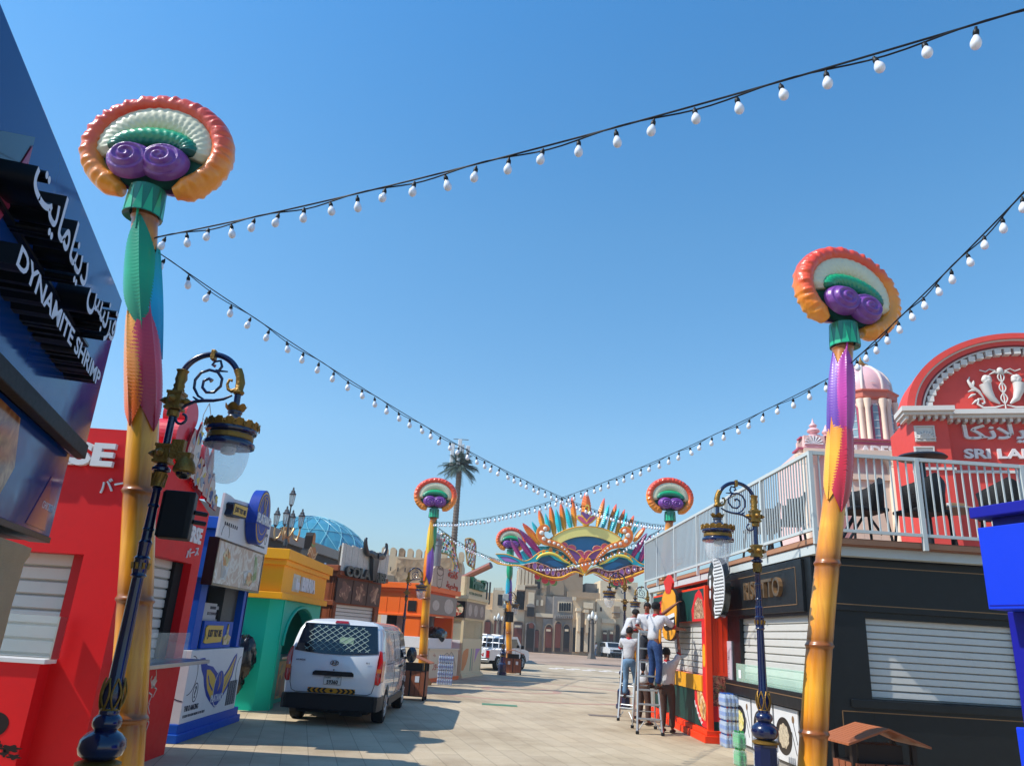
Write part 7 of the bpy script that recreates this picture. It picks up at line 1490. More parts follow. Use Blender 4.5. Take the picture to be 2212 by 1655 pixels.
def e1(r):
    crenels(r, SAND2, 95, 215, 350, 1, 5, 30); feat(r, 'window', WIN, 150, 205, 410, 555, 1.0, 1.05); doorway(r, -20, 35, 740, 1.0); doorway(r, 105, 165, 730, 1.0, arch=.3)
    feat(r, 'ladder', WIN, 2, 6, 250, 540, 1.0, 1.1); feat(r, 'ladder', WIN, 38, 42, 250, 540, 1.0, 1.1)
bld('pale plaster souk house with small battlements left of the farthest bamboo post', [(-140, 90, 370, 0), (90, 235, 350, 1), (-60, 300, 600, .9)], SAND, e1)
def e2(r):
    doorway(r, 355, 445, 760, 1.5, arch=.2); feat(r, 'shop_sign', GREYST, 350, 450, 800, 850, 2.0, 2.1); feat(r, 'sign_print', SAND2, 365, 435, 812, 838, 2.1, 2.12); feat(r, 'ledge', SAND2, 290, 510, 600, 615, .9, 2.0)
    P = [W4(355, 450), W4(430, 600), W4(355, 600)]
bld('cream souk house with slanting parapet behind the pickup', [(350, 510, 365, 1), (300, 505, 605, 1.5)], SAND2, e2)
def e3(r):
    for k in range(5): feat(r, 'column', SAND2, 415 + k * 46, 437 + k * 46, 75, 290, .8, 1.4)
    for k in range(10): feat(r, 'dentil', SAND2, 500 + k * 16, 509 + k * 16, 278, 305, 1, 1.5)
    feat(r, 'base', SAND2, 395, 495, 285, 360, .5, 1.6)
bld('square wind tower with slender columns behind the mask arch', [(425, 640, 60, .4), (395, 665, 300, 1), (500, 650, 340, 1.2)], SAND3, e3, name='wind_tower')
def e4(r):
    feat(r, 'recess', SAND2, 540, 610, 385, 560, 1.6, 1.75); feat(r, 'lattice_window', WIN, 525, 605, 575, 700, 1.6, 2.1); feat(r, 'balcony_hood', GREYST, 515, 615, 530, 580, 1.6, 2.4, .6)
    doorway(r, 515, 600, 780, 1.6, WIN, .5, GREYST); feat(r, 'round_sign', DOOR, 545, 600, 775, 850, 2.1, 2.2, 1)
    for x in (640, 700): feat(r, 'window', SAND2, x, x + 28, 480, 560, 1.5, 1.6, 1)
    feat(r, 'band', SAND2, 630, 865, 650, 715, 1.5, 1.9); doorway(r, 620, 665, 860, 1.5, arch=1)
bld('brown souk house with wooden lattice window and round shop sign', [(505, 635, 345, 1.6), (635, 765, 420, 1.4), (636, 868, 650, 1.5)], SAND3, e4)
def e5(r):
    feat(r, 'inset', SAND2, 920, 1090, 505, 645, 2, 2.15)
    for k in range(5): feat(r, 'window', WIN, 930 + k * 31, 952 + k * 31, 520, 630, 2.15, 2.2, 1.6)
    for k in range(9): feat(r, 'bracket', GREYST, 875 + k * 27, 888 + k * 27, 680, 725, 1.5, 2.6)
    doorway(r, 755, 835, 800, 1.7, arch=1.4); doorway(r, 878, 945, 760, 2.0, arch=1.6); doorway(r, 985, 1055, 800, 2.0, WIN, 1.6); feat(r, 'shop_sign', SAND2, 1000, 1045, 860, 890, 2.4, 2.5); feat(r, 'shop_sign', SAND2, 765, 820, 860, 890, 2.1, 2.2)
bld('grey carved stone house with five arched windows over pointed doorways', [(865, 1110, 435, 2), (760, 866, 435, 1.2), (730, 864, 720, 1.7)], GREYST, e5)
def e6(r): feat(r, 'blind_arch', SAND3, 840, 1010, 200, 420, .0, .3, 1.2); feat(r, 'window', WIN, 655, 700, 240, 330, .0, .1); feat(r, 'rubble_panel', STONE, 705, 780, 215, 430, 0, .2)
bld('tall round brown tower below the centre of the mask', [(780, 1268, 20, 0), (650, 785, 120, 0), (1055, 1480, 365, .6)], SAND3, e6, 10, 'round_tower')
def e7(r):
    for (x, yt) in ((1150, 590), (1250, 610), (1350, 640)):
        feat(r, 'lotus_column', SAND2, x, x + 32, yt + 40, 1150, 2, 3.0); feat(r, 'capital', SAND2, x - 12, x + 44, yt, yt + 45, 1.9, 3.2); feat(r, 'seated_statue', SAND, x + 3, x + 30, yt + 120, yt + 300, 3.0, 3.8, .4)
    for x in (1110, 1210, 1300): feat(r, 'doorway', WIN, x, x + 28, 840, 1150, 2, 2.1)
    feat(r, 'relief', SAND2, 1240, 1360, 515, 600, 2, 2.5); feat(r, 'cornice', SAND2, 1095, 1410, 440, 460, 2, 2.6); feat(r, 'broken_block', SAND2, 1100, 1140, 450, 495, 2.4, 2.9)
bld('Egyptian style facade with statues and lotus columns', [(1112, 1400, 455, 2), (1111, 1430, 700, 1.9)], SAND, e7)
bld('dark block house behind the square lamps', [(1325, 1480, 245, -2)], GREYST, None)
def e8(r):
    crenels(r, SAND2, 1425, 1760, 485, 1.5, 14, 16); crenels(r, SAND2, 1800, 1990, 495, 1.5, 8, 16)
    for (x, y) in ((1665, 300), (1835, 300)): feat(r, 'window_frame', SAND2, x - 6, x + 38, y - 6, y + 52, .8, 1.0); feat(r, 'window', WIN, x, x + 32, y, y + 45, 1.0, 1.05)
    feat(r, 'window', WIN, 1465, 1485, 575, 630, 1.5, 1.6, .8); feat(r, 'oriel', SAND3, 1625, 1705, 565, 710, 1.5, 2.4); feat(r, 'oriel_roof', GREYST, 1615, 1715, 640, 655, 1.5, 2.9); feat(r, 'gable', SAND2, 1480, 1660, 720, 790, 1.5, 2)
    for x in (1490, 1575): doorway(r, x, x + 50, 880, 1.6, arch=.3)
    doorway(r, 1655, 1705, 800, 1.6, WIN, 1.4); feat(r, 'shop_sign', SAND2, 1495, 1540, 900, 925, 2.1, 2.15); feat(r, 'shop_sign', SAND2, 1580, 1620, 890, 925, 2.1, 2.15)
bld('cream fort like building with battlements and square tower under the right half of the mask', [(1480, 1965, 225, .8), (1420, 1770, 485, 1.5), (1770, 2100, 495, 1.5), (1480, 2400, 735, 1.6)], SAND2, e8)
def e9(r): crenels(r, SAND, -420, -150, 560, 1, 6, 30); doorway(r, -300, -220, 800, 1)
bld('low sand coloured shop row behind the cream pizza kiosk', [(-700, -130, 560, 1)], SAND, e9)
bld('long plain shop row continuing right behind the terrace', [(2400, 4200, 560, 1)], SAND, None)
# palm of globe lamps -----------------------------------------------------------------------------
def globe_lamp():
    r = thing('globe_lamp', 'x', 'street lamp'); st = paint('lamp_stone', '#6d655c', .7, .2, 3); op = paint('opal_glass', '#d9d9d2', .3, .05)
    part(r, 'base', st, lambda m: m.loft([[(-.8, -.8, 0), (.8, -.8, 0), (.8, .8, 0), (-.8, .8, 0)], [(-.5, -.5, 1.2), (.5, -.5, 1.2), (.5, .5, 1.2), (-.5, .5, 1.2)]]))
    part(r, 'post', st, lambda m: m.loft([[(-.42, -.42, 1.2), (.42, -.42, 1.2), (.42, .42, 1.2), (-.42, .42, 1.2)], [(-.34, -.34, 8.6), (.34, -.34, 8.6), (.34, .34, 8.6), (-.34, .34, 8.6)]]))
    bk = paint('iron_black', '#23211f', .5)
    for a in (0, pi / 2, pi, 3 * pi / 2):
        c, s = math.cos(a + .3), math.sin(a + .3); part(r, 'arm', bk, lambda m: m.tube([(0, 0, 8.4), (.5 * c, .5 * s, 7.8), (1.05 * c, 1.05 * s, 8.0), (1.15 * c, 1.15 * s, 8.6)], .07, 6)); part(r, 'globe', op, lambda m: m.lathe([(.12, 0), (.3, .3), (.36, .6), (.28, .95), (.16, 1.15), (.04, 1.35)], 12, None, (1.15 * c, 1.15 * s, 8.6)), smooth=50)
    part(r, 'globe', op, lambda m: m.lathe([(.16, 0), (.4, .4), (.46, .8), (.36, 1.3), (.2, 1.6), (.05, 1.85)], 12, None, (0, 0, 8.9)), smooth=50)
    part(r, 'finial_base', bk, lambda m: m.lathe([(.4, 0), (.2, .2), (.3, .35)], 12, None, (0, 0, 8.6)), smooth=40)
    return r
GL = globe_lamp(); GL['group'] = 'stone lamps with white globes on the plaza'
for i, (x, yb, yt, lab) in enumerate(((670, 1150, 670, 'stone globe lamp in front of the brown souk house'), (1082, 1155, 715, 'stone globe lamp in front of the grey carved house'), (1375, 1250, 620, 'nearest and largest stone globe lamp standing on the plaza'), (1440, 1120, 770, 'small stone globe lamp behind the nearest plaza lamp'), (1985, 1140, 820, 'stone globe lamp seen between the men on the ladders'), (130, 1150, 645, 'stone globe lamp left of the farthest bamboo post'))):
    g = G(1900 + x / 3.352, 2200 + yb / 3.352); d = g.y; h = Fr((0, d, 0), 90).at(1900 + x / 3.352, 2200 + yt / 3.352)[1]; s = h / 10.75
    if i == 0: GL.location = g; GL.scale = (s,) * 3; GL['label'] = lab
    else: copy_tree(GL, g, .2 * i, lab, s)
# gilded animals and low wall on the plaza
def gold_bird(x, label, fl=1):
    g = G(1900 + x / 3.352, 2200 + 1150 / 3.352); r = thing('gilded_statue', label, 'statue', g, 0, 'gilded statues on the plaza'); s = .9; gd = paint('gilding', '#c8901e', .3, .2, 3, metal=.6)
    w = lambda a, b, c=0: (g.x + a * s * fl, g.y + c * s, b * s)
    part(r, 'figure', gd, lambda m: (m.tube([w(-.7, 1.0), w(-.3, 1.5), w(.1, 2.1), w(.25, 2.7), w(.2, 3.1)], [.25, .5, .55, .35, .22], 10), m.ell(w(.3, 3.2), .28 * s, .25 * s, .25 * s, 10, 8), m.tube([w(.45, 3.2), w(.8, 3.05)], [.12, .02], 6), m.tube([w(0, 1.4, .2), w(.05, .7, .2), w(.15, 0, .2)], [.22, .16, .18], 8), m.tube([w(0, 1.4, -.2), w(.05, .7, -.2), w(.15, 0, -.2)], [.22, .16, .18], 8), m.tube([w(-.6, 1.2), w(-1.0, .6), w(-.9, .05)], [.2, .16, .12], 8)), smooth=60)
gold_bird(1240, 'left gilded seated statue beside the plaza lamp', -1); gold_bird(1300, 'right gilded seated statue beside the plaza lamp', 1); gold_bird(1605, 'small gilded statue left of the far white vehicle', 1)
def wall_low():
    a = G(1900 + 1200 / 3.352, 2200 + 1195 / 3.352); b = G(1900 + 1760 / 3.352, 2200 + 1235 / 3.352); r = thing('low_wall', 'low dark maroon fountain wall across the right of the plaza', 'wall', a)
    mm = paint('maroon_stone', '#5c3a36', .6, .2, 1); d = (b - a).normalized(); e = b + d * 30; mb = MB(); n = Vector((-d.y, d.x, 0)); P = [a, e, e + n * 6, a + n * 6]
    mb.hexa([tuple(p) for p in P] + [(p.x, p.y, 1.0) for p in P]); mb.build('kerb', mm, r); mb = MB(); P2 = [a + n * .3 + d * .3, e + n * .3, e + n * 5.7, a + n * 5.7 + d * .3]; mb.hexa([(p.x, p.y, 1.0) for p in P2] + [(p.x, p.y, 1.35) for p in P2]); mb.build('coping', mm, r)
wall_low()
def plaza_fence():
    g0 = G(1900 + 740 / 3.352, 2200 + 1155 / 3.352); r = thing('plaza_fence', 'dark fence with golden feet in front of the pointed doorways', 'fence', g0); bk = paint('iron_black', ''); L = (G(1900 + 1060 / 3.352, 2200 + 1155 / 3.352) - g0).x
    for k in range(5): part(r, 'screen', bk, lambda m: m.box(g0.x + k * L / 5 + .1, g0.x + (k + 1) * L / 5 - .1, g0.y, g0.y + .15, .9, 2.2))
    for k in range(12): part(r, 'gilded_leg', paint('gilding', ''), lambda m: m.tube([(g0.x + k * L / 12 + .3, g0.y - .1, 0), (g0.x + k * L / 12 + .3, g0.y - .1, 1.0)], .09, 6))
plaza_fence()
# three lantern lamp posts behind the yellow kiosk
def lantern_post():
    r = thing('lantern_post', 'x', 'street lamp'); bk = paint('lamp_black', '#3c3e40', .4, .2, coat=.3); gd = paint('pale_gold', '#c9a878', .4, .2, 8, metal=.4); gl = glass('lantern_pane', '#cfd6d4', .1, .5)
    part(r, 'post', bk, lambda m: m.lathe([(.25, 0), (.25, .6), (.16, .8), (.14, 4.0), (.11, 5.2), (.16, 5.25), (.16, 5.35), (.1, 5.5), (.1, 5.9), (.06, 6.4), (.05, 6.9)], 14), smooth=40)
    part(r, 'gilded_bracket', gd, lambda m: [m.tube([(0, 0, 5.55), (.3 * c, .3 * s, 5.75), (.45 * c, .45 * s, 6.0), (.3 * c, .3 * s, 6.05), (.5 * c, .5 * s, 5.6), (.75 * c, .75 * s, 5.5), (.85 * c, .85 * s, 5.8), (.85 * c, .85 * s, 6.0)], [.06, .07, .07, .05, .06, .08, .07, .05], 6) for c, s in ((1, 0), (-1, 0), (0, 1), (0, -1))] and None, smooth=60)
    for (x, y, z) in ((.85, 0, 6.0), (-.85, 0, 6.0), (0, .85, 6.0), (0, -.85, 6.0), (0, 0, 6.9)):
        part(r, 'lantern', bk, lambda m: (m.lathe([(.06, 0), (.1, .06), (.14, .1)], 6, None, (x, y, z)), m.lathe([(.22, .52), (.25, .55), (.15, .64), (.16, .67), (.06, .75), (.07, .8), (.02, .86)], 6, None, (x, y, z)), [m.tube([(x + .14 * math.cos(a), y + .14 * math.sin(a), z + .1), (x + .21 * math.cos(a), y + .21 * math.sin(a), z + .53)], .014, 4) for a in [pi / 3 * i for i in range(6)]]) and None)
        part(r, 'pane', gl, lambda m: m.lathe([(.13, .1), (.2, .52)], 6, None, (x, y, z), caps=False))
    return r
LQ = lantern_post(); LQ['group'] = 'black posts with lantern clusters'; LQ['label'] = 'tall black post with gilded brackets and lanterns behind the yellow kiosk'
fq = Fr((0, 27, 0), 90); c_ = fq.at(1162, 1882); s_ = c_[1] / 8.0; b_ = fq.at(800 + 1090 / 3.31, 1850 + 620 / 3.31)
LQ.location = (c_[0] - .1, 27, 0); LQ.scale = (s_ * .62, s_ * .62, s_)
fq = Fr((0, 60, 0), 90); c_ = fq.at(600 + 940 / 1.281, 1700 + 530 / 1.281); copy_tree(LQ, (c_[0], 60, 0), .5, 'smaller black lantern post in front of the glass dome', (c_[1] / 8.0 * .7, c_[1] / 8.0 * .7, c_[1] / 8.0))
# ================================================================ VEHICLES
def bool_cut(o, cutter, mat=None):
    """cut a mesh out of another one for good, then remove the cutter"""
    c = cutter.build('cut'); md = o.modifiers.new('b', 'BOOLEAN'); md.object = c; md.operation = 'DIFFERENCE'; md.solver = 'EXACT'
    dg = bpy.context.evaluated_depsgraph_get(); dg.update(); me = bpy.data.meshes.new_from_object(o.evaluated_get(dg)); o.modifiers.remove(md); o.data = me; bpy.data.objects.remove(c)
CARW = paint('car_white', '#d7dadd', .18, .03, 1, coat=.8, dirt='#b5b0a8', dscale=3, damt=.12); TYRE = paint('tyre_rubber', '#121212', .85, .2, 20); PLAST = paint('bumper_black', '#15171a', .5, .2, 8)
TINT = paint('tinted_glass', '#0a1018', .05, .2, 1, coat=.6); TAIL = paint('tail_red', '#a0080c', .12, .15, 8, coat=.8); AMB = paint('amber_lens', '#c8743a', .2, .1, coat=.5); HUB = paint('wheel_silver', '#a9abad', .35, .1, 6, metal=.7)
def wheel(root, x, y, r, w, side):
    W_ = thing('wheel', None, None); W_.parent = root
    mb = MB(); P = [(r * .62, -w / 2), (r * .93, -w / 2), (r, -w / 2 + .03), (r, w / 2 - .03), (r * .93, w / 2), (r * .62, w / 2)]
    def lx(prof, n=28, closed=False):
        rings = [[(x + a, y + q * math.cos(2 * pi * k / n), r + q * math.sin(2 * pi * k / n)) for k in range(n)] for q, a in prof]; return rings
    mb.loft(lx(P)); mb.build('tyre', TYRE, W_, smooth=40)
    mb = MB(); s = side; mb.loft(lx([(r * .64, s * (w / 2 - .05)), (r * .64, s * (w / 2 + .0)), (r * .58, s * (w / 2 + .005)), (r * .5, s * (w / 2 - .03)), (r * .2, s * (w / 2 - .01)), (r * .14, s * (w / 2 + .02)), (.001, s * (w / 2 + .02))]))
    for k in range(7):
        a = 2 * pi * k / 7; c, d = math.cos(a), math.sin(a); xx = x + s * (w / 2 - .005)
        mb.tube([(xx, y + r * .18 * c, r + r * .18 * d), (xx, y + r * .56 * c, r + r * .56 * d)], .03, 6)
    mb.build('rim', HUB, W_, smooth=40)
def van():
    r = thing('parked_van', 'white panel van parked with its back to the viewer in front of the teal kiosk', 'van', (0, 0, 0))
    prof = [(.80, .30), (.90, .34), (.945, .5), (.955, .8), (.95, 1.08), (.925, 1.3), (.885, 1.55), (.84, 1.74), (.76, 1.87), (.6, 1.935), (.3, 1.96), (0, 1.965)]
    def sh(z): return 0.0 if z < 1.1 else .30 * ((z - 1.1) / .85) ** 1.15
    def rear(z): return sh(z) + (.05 * ((.75 - z) / .5) if z < .75 else 0)
    st = []
    def station(y, k=1.0, ws=1.0, ztop=9, fs=0.0, zk=1.0):
        R_ = []
        for x, z in prof:
            z2 = min(z, ztop); R_.append((x * ws, y + rear(z) * k + fs * max(0, (z2 - 1.0)), .3 + (z2 - .3) * zk))
        return R_
    S_ = [station(0, 1, .93), station(.03, 1, .975), station(.1, 1, 1), station(.6, .8), station(1.4, .3), station(2.4, 0), station(3.3, 0), station(3.8, 0, .995, 1.93), station(4.15, 0, .985, 1.78, 0), station(4.55, 0, .97, 1.42), station(4.8, 0, .95, 1.16), station(5.05, 0, .9, 1.0), station(5.14, 0, .8, .85)]
    rings = [a + [(-x, y, z) for x, y, z in a[-2::-1]] for a in S_]; mb = MB(); mb.loft(rings, None, True, False); n = len(prof)
    def cap(R_, flip): 
        vs = R_ + [(-x, y, z) for x, y, z in R_]; fs = [(i, i + 1, n + i + 1, n + i) for i in range(n - 1)]; mb.add(vs, fs)
    cap(S_[0], 0); cap(S_[-1], 1); 
    bm = None
    o = mb.build('body', CARW, r, smooth=38)
    bm = bmesh.new(); bm.from_mesh(o.data); bmesh.ops.remove_doubles(bm, verts=bm.verts, dist=.0005); bmesh.ops.recalc_face_normals(bm, faces=bm.faces); bm.to_mesh(o.data); bm.free()
    cut = MB(); wy = (1.02, 4.2)
    for y in wy:
        for s in (-1, 1): cut.loft([[(s * x_, y + .40 * math.cos(2 * pi * k / 28), .34 + .40 * math.sin(2 * pi * k / 28)) for k in range(28)] for x_ in (.66, 1.1)])
    bool_cut(o, cut); o.data.shade_smooth(); o.data.set_sharp_from_angle(angle=math.radians(38))
    for y in wy:
        for s in (-1, 1):
            wheel(r, s * .83, y, .33, .23, s)
    part(r, 'wheel_housing', PLAST, lambda m: [m.box(-.66, .66, y - .42, y + .42, .25, .78) for y in wy] and None)
    part(r, 'underbody', PLAST, lambda m: m.box(-.7, .7, .3, 4.9, .2, .4)); part(r, 'axle', PLAST, lambda m: (m.tube([(-.8, 1.02, .33), (.8, 1.02, .33)], .06, 8), m.tube([(-.1, .1, .3), (-.1, 1.4, .3)], .05, 6), m.box(.2, .6, .15, .6, .18, .34)))
    # surface point on the back
    def B(x, z, e=.0): 
        zz = z; y = rear(zz) - .0 * abs(x); return (x, y - e, z)
    def bplate(nm, poly, mat, e0, e1, **k):
        mb = MB(); n_ = len(poly); A = [B(x, z, e1) for x, z in poly]; Bk = [B(x, z, e0) for x, z in poly]
        mb.add(A, [tuple(range(n_))]); mb.add(A + Bk, [(i, i + n_, (i + 1) % n_ + n_, (i + 1) % n_) for i in range(n_)]); return mb.build(nm, mat, r, **k)
    # rear bumper
    bp = [(-.93, .30), (.93, .30), (.94, .5), (.93, .56), (.7, .57), (-.7, .57), (-.93, .56), (-.94, .5)]
    mb = MB(); mb.loft([[(x * s_, y, z) for x, z in bp] for y, s_ in ((-.1, .9), (-.13, .93), (-.1, .985), (.1, 1.02), (.56, 1.025), (.6, 1.0))]); mb.build('bumper', PLAST, r, smooth=40)
    wn = []
    top = [(-.74, 1.84), (-.4, 1.87), (0, 1.88), (.4, 1.87), (.74, 1.84)]; wpoly = [(-.86, 1.18), (-.6, 1.12), (0, 1.09), (.6, 1.12), (.86, 1.18), (.84, 1.45), (.78, 1.78)] + top[::-1][0:5] + [(-.78, 1.78), (-.84, 1.45)]
    def gridplate(nm, xl, z0, z1, e, mat, xr=None, nz=8, nx=2):
        mb = MB(); vs = []; 
        for i in range(nz + 1):
            z = z0 + (z1 - z0) * i / nz; w_ = xl(z)
            for j in range(nx + 1): x = -w_ + 2 * w_ * j / nx; zz = z - (.05 * (1 - (x / max(.1, w_)) ** 2) if i == 0 else 0); vs.append(B(x, zz, e))
        mb.add(vs, [(i * (nx + 1) + j, i * (nx + 1) + j + 1, (i + 1) * (nx + 1) + j + 1, (i + 1) * (nx + 1) + j) for i in range(nz) for j in range(nx)]); return mb.build(nm, mat, r, smooth=60)
    gridplate('rear_window', lambda z: .85 - .11 * max(0, (z - 1.2)) / .6, 1.34, 1.86, .012, TINT, nx=10)
    mb = MB(); k = -1.2
    while k < 1.3:
        for sg in (1, -1):
            P = []
            for j in range(9):
                t = j / 8; x = k + sg * (t - .5) * .66; z = 1.36 + .46 * t
                if abs(x) < .68 - .15 * max(0, z - 1.4): P.append(B(x, z, .02))
            if len(P) > 1: mb.tube(P, .0055, 4)
        k += .15
    mb.build('window_mesh', paint('mesh_pale', '#93a8a0', .5), r)
    bplate('sticker', [(.02, 1.5), (.3, 1.5), (.3, 1.62), (.02, 1.62)], paint('sticker_pale', '#7f9a80', .5), .014, .017)
    for s in (-1, 1):
        tl = [(s * x, z) for x, z in ((.83, .78), (.9, .77), (.94, .84), (.945, 1.22), (.91, 1.38), (.855, 1.41), (.84, 1.2), (.83, .95))]
        mb = MB(); rings = []
        for (x, z) in tl: pass
        A = [(x, rear(z) - .035, z) for x, z in tl]; Bk = [(x * 1.0 + s * .03, rear(z) + .16, z) for x, z in tl]; n_ = len(tl)
        mb.add(A + Bk, [tuple(range(n_)), tuple(range(n_, 2 * n_))[::-1]] + [(i, (i + 1) % n_, (i + 1) % n_ + n_, i + n_) for i in range(n_)]); mb.build('tail_light', TAIL, r, bevel=.01)
        bplate('indicator', [(s * .845, 1.0), (s * .93, 1.0), (s * .935, 1.07), (s * .845, 1.07)], AMB, .034, .042)
    bplate('brake_light', [(-.14, 1.885), (.14, 1.885), (.12, 1.93), (-.12, 1.93)], TAIL, -.01, .02)
    bplate('handle_garnish', [(-.40, .9), (.40, .9), (.40, .95), (.36, .985), (-.36, .985), (-.40, .95)], PLAST, 0, .035, bevel=.006)
    bplate('number_plate', [(-.17, .74), (.17, .74), (.17, .89), (-.17, .89)], paint('plate_white', '#d5d3ce', .4), .0, .012)
    fb = Fr((0, 0, 0), 90); fb.O = Vector((0, .0, 0))
    part(r, 'plate_print', paint('plate_ink', '#141414', .5), lambda m: (m.text(fb, '59360', 0, .752, .075, None, .016, .019, align='CENTER', bold=.03, fit=.22), m.text(fb, 'DUBAI', -.15, .85, .028, None, .016, .019), m.text(fb, '\u06f2\u06f3', .08, .845, .035, None, .016, .019), line2(m, fb, [(-.168, .742), (.168, .742), (.168, .888), (-.168, .888), (-.168, .742)], .005, .013, .016, None)))
    YB = paint('tape_yellow', '#c98a1e', .4); part(r, 'reflective_tape', YB, lambda m: m.rect(fb, -.46, .46, .585, .675, -.004, .006))
    def chev(m):
        for k in range(4):
            for s in (-1, 1):
                x = s * (.09 + k * .095); m.prism(fb, [(x, .675), (x + s * .05, .675), (x + s * .095, .63), (x + s * .05, .585), (x, .585), (x + s * .045, .63)][::s], .0065, .0085)
        m.prism(fb, [(0, .665), (.04, .63), (0, .595), (-.04, .63)], .0065, .0085)
    part(r, 'chevrons', PLAST, chev)
    CH = paint('badge_chrome', '#6a6e72', .25, .1, metal=.8)
    part(r, 'badge', CH, lambda m: (ringstrip(m, fb, 0, 1.14, .085, .048, .012, .0, .016, None, 24), line2(m, fb, [(-.045, 1.11), (-.025, 1.17)], .018, .0, .014, None), line2(m, fb, [(.025, 1.11), (.045, 1.17)], .018, .0, .014, None), line2(m, fb, [(-.04, 1.13), (.04, 1.15)], .014, .0, .014, None)))
    part(r, 'badge_lettering', CH, lambda m: (m.text(fb, 'HYUNDAI', -.76, 1.15, .03, None, .0, .008, bold=.02), m.text(fb, 'H-1', .62, 1.15, .035, None, .0, .008, bold=.02)))
    SEAM = paint('panel_gap', '#3a3c40', .6)
    part(r, 'door_seam', SEAM, lambda m: m.tube([B(x, z, .003) for x, z in ((-.83, 1.4), (-.835, 1.0), (-.82, .75), (-.78, .62), (-.7, .585), (.7, .585), (.78, .62), (.82, .75), (.835, 1.0), (.83, 1.4))], .006, 5))
    part(r, 'lock', PLAST, lambda m: m.rect(fb, -.012, .012, .99 + .01, 1.02, 0, .006))
    # sides
    for s in (-1, 1):
        def X(z): 
            for (xa, za), (xb, zb) in zip(prof, prof[1:]):
                if za <= z <= zb: return xa + (xb - xa) * (z - za) / (zb - za)
            return .9
        def splate(nm, pts, mat, e=.006):
            mb = MB(); n_ = len(pts); A = [(s * (X(z) + e), y, z) for y, z in pts]; mb.add(A, [tuple(range(n_))]); return mb.build(nm, mat, r)
        def strip(nm, y0, y1, z0, z1, mat, e=.006, nz=5, sl=0.0):
            mb = MB(); vs = []
            for i in range(nz + 1):
                z = z0 + (z1 - z0) * i / nz; vs += [(s * (X(z) + e), y0 + sl * (i / nz), z), (s * (X(z) + e), y1 - sl * (i / nz) * 2.2, z)]
            mb.add(vs, [(2 * i, 2 * i + 1, 2 * i + 3, 2 * i + 2) for i in range(nz)]); return mb.build(nm, mat, r, smooth=60)
        strip('front_window', 3.1, 4.2, 1.2, 1.74, TINT, sl=.12); pc = paint('panel_grey', '#c4c8cb', .25, .03, 1, coat=.5)
        strip('side_panel', 1.05, 1.95, 1.2, 1.72, pc, .004); strip('side_panel', 2.05, 2.95, 1.2, 1.72, pc, .004)
        part(r, 'side_seam', SEAM, lambda m: [m.tube([(s * (X(z) + .002), y, z) for z in (.45, .7, .95, 1.2, 1.5, 1.74)], .005, 4) for y in (2.0, 3.02, 4.0)] and None)
        part(r, 'slide_rail', SEAM, lambda m: m.tube([(s * (X(1.13) + .004), .75, 1.13), (s * (X(1.13) + .004), 2.0, 1.13)], .008, 4)); part(r, 'sill', PLAST, lambda m: m.box(min(s * .9, s * .955), max(s * .9, s * .955), 1.45, 3.78, .3, .44))
        part(r, 'door_handle', PLAST, lambda m: [m.box(min(s * .95, s * .985), max(s * .95, s * .985), y, y + .16, 1.0, 1.04) for y in (2.85, 3.15)] and None)
        mi = thing('side_mirror', None, None); mi.parent = r
        part(mi, 'mirror_shell', paint('mirror_navy', '#1a2440', .2, .1, coat=.6), lambda m: m.ell((s * 1.1, 4.02, 1.25), .13, .08, .19, 14, 10), smooth=60); part(mi, 'mirror_arm', PLAST, lambda m: m.tube([(s * .93, 4.1, 1.16), (s * 1.08, 4.04, 1.2)], .03, 6))
        part(mi, 'mirror_glass', TINT, lambda m: m.ell((s * 1.1, 3.96, 1.25), .1, .04, .15, 12, 8), smooth=60)
    part(r, 'windscreen', TINT, lambda m: m.add([(-.8, 4.22, 1.72), (.8, 4.22, 1.72), (.88, 4.78, 1.2), (-.88, 4.78, 1.2)], [(0, 1, 2, 3)]))
    part(r, 'aerial', SEAM, lambda m: m.tube([(.6, .7, 1.93), (.6, .62, 2.06)], .006, 4))
    r.location = (-2.9, 16.05, 0); r.scale = (1.02,) * 3; r.rotation_euler = (0, 0, -.012); return r
van()
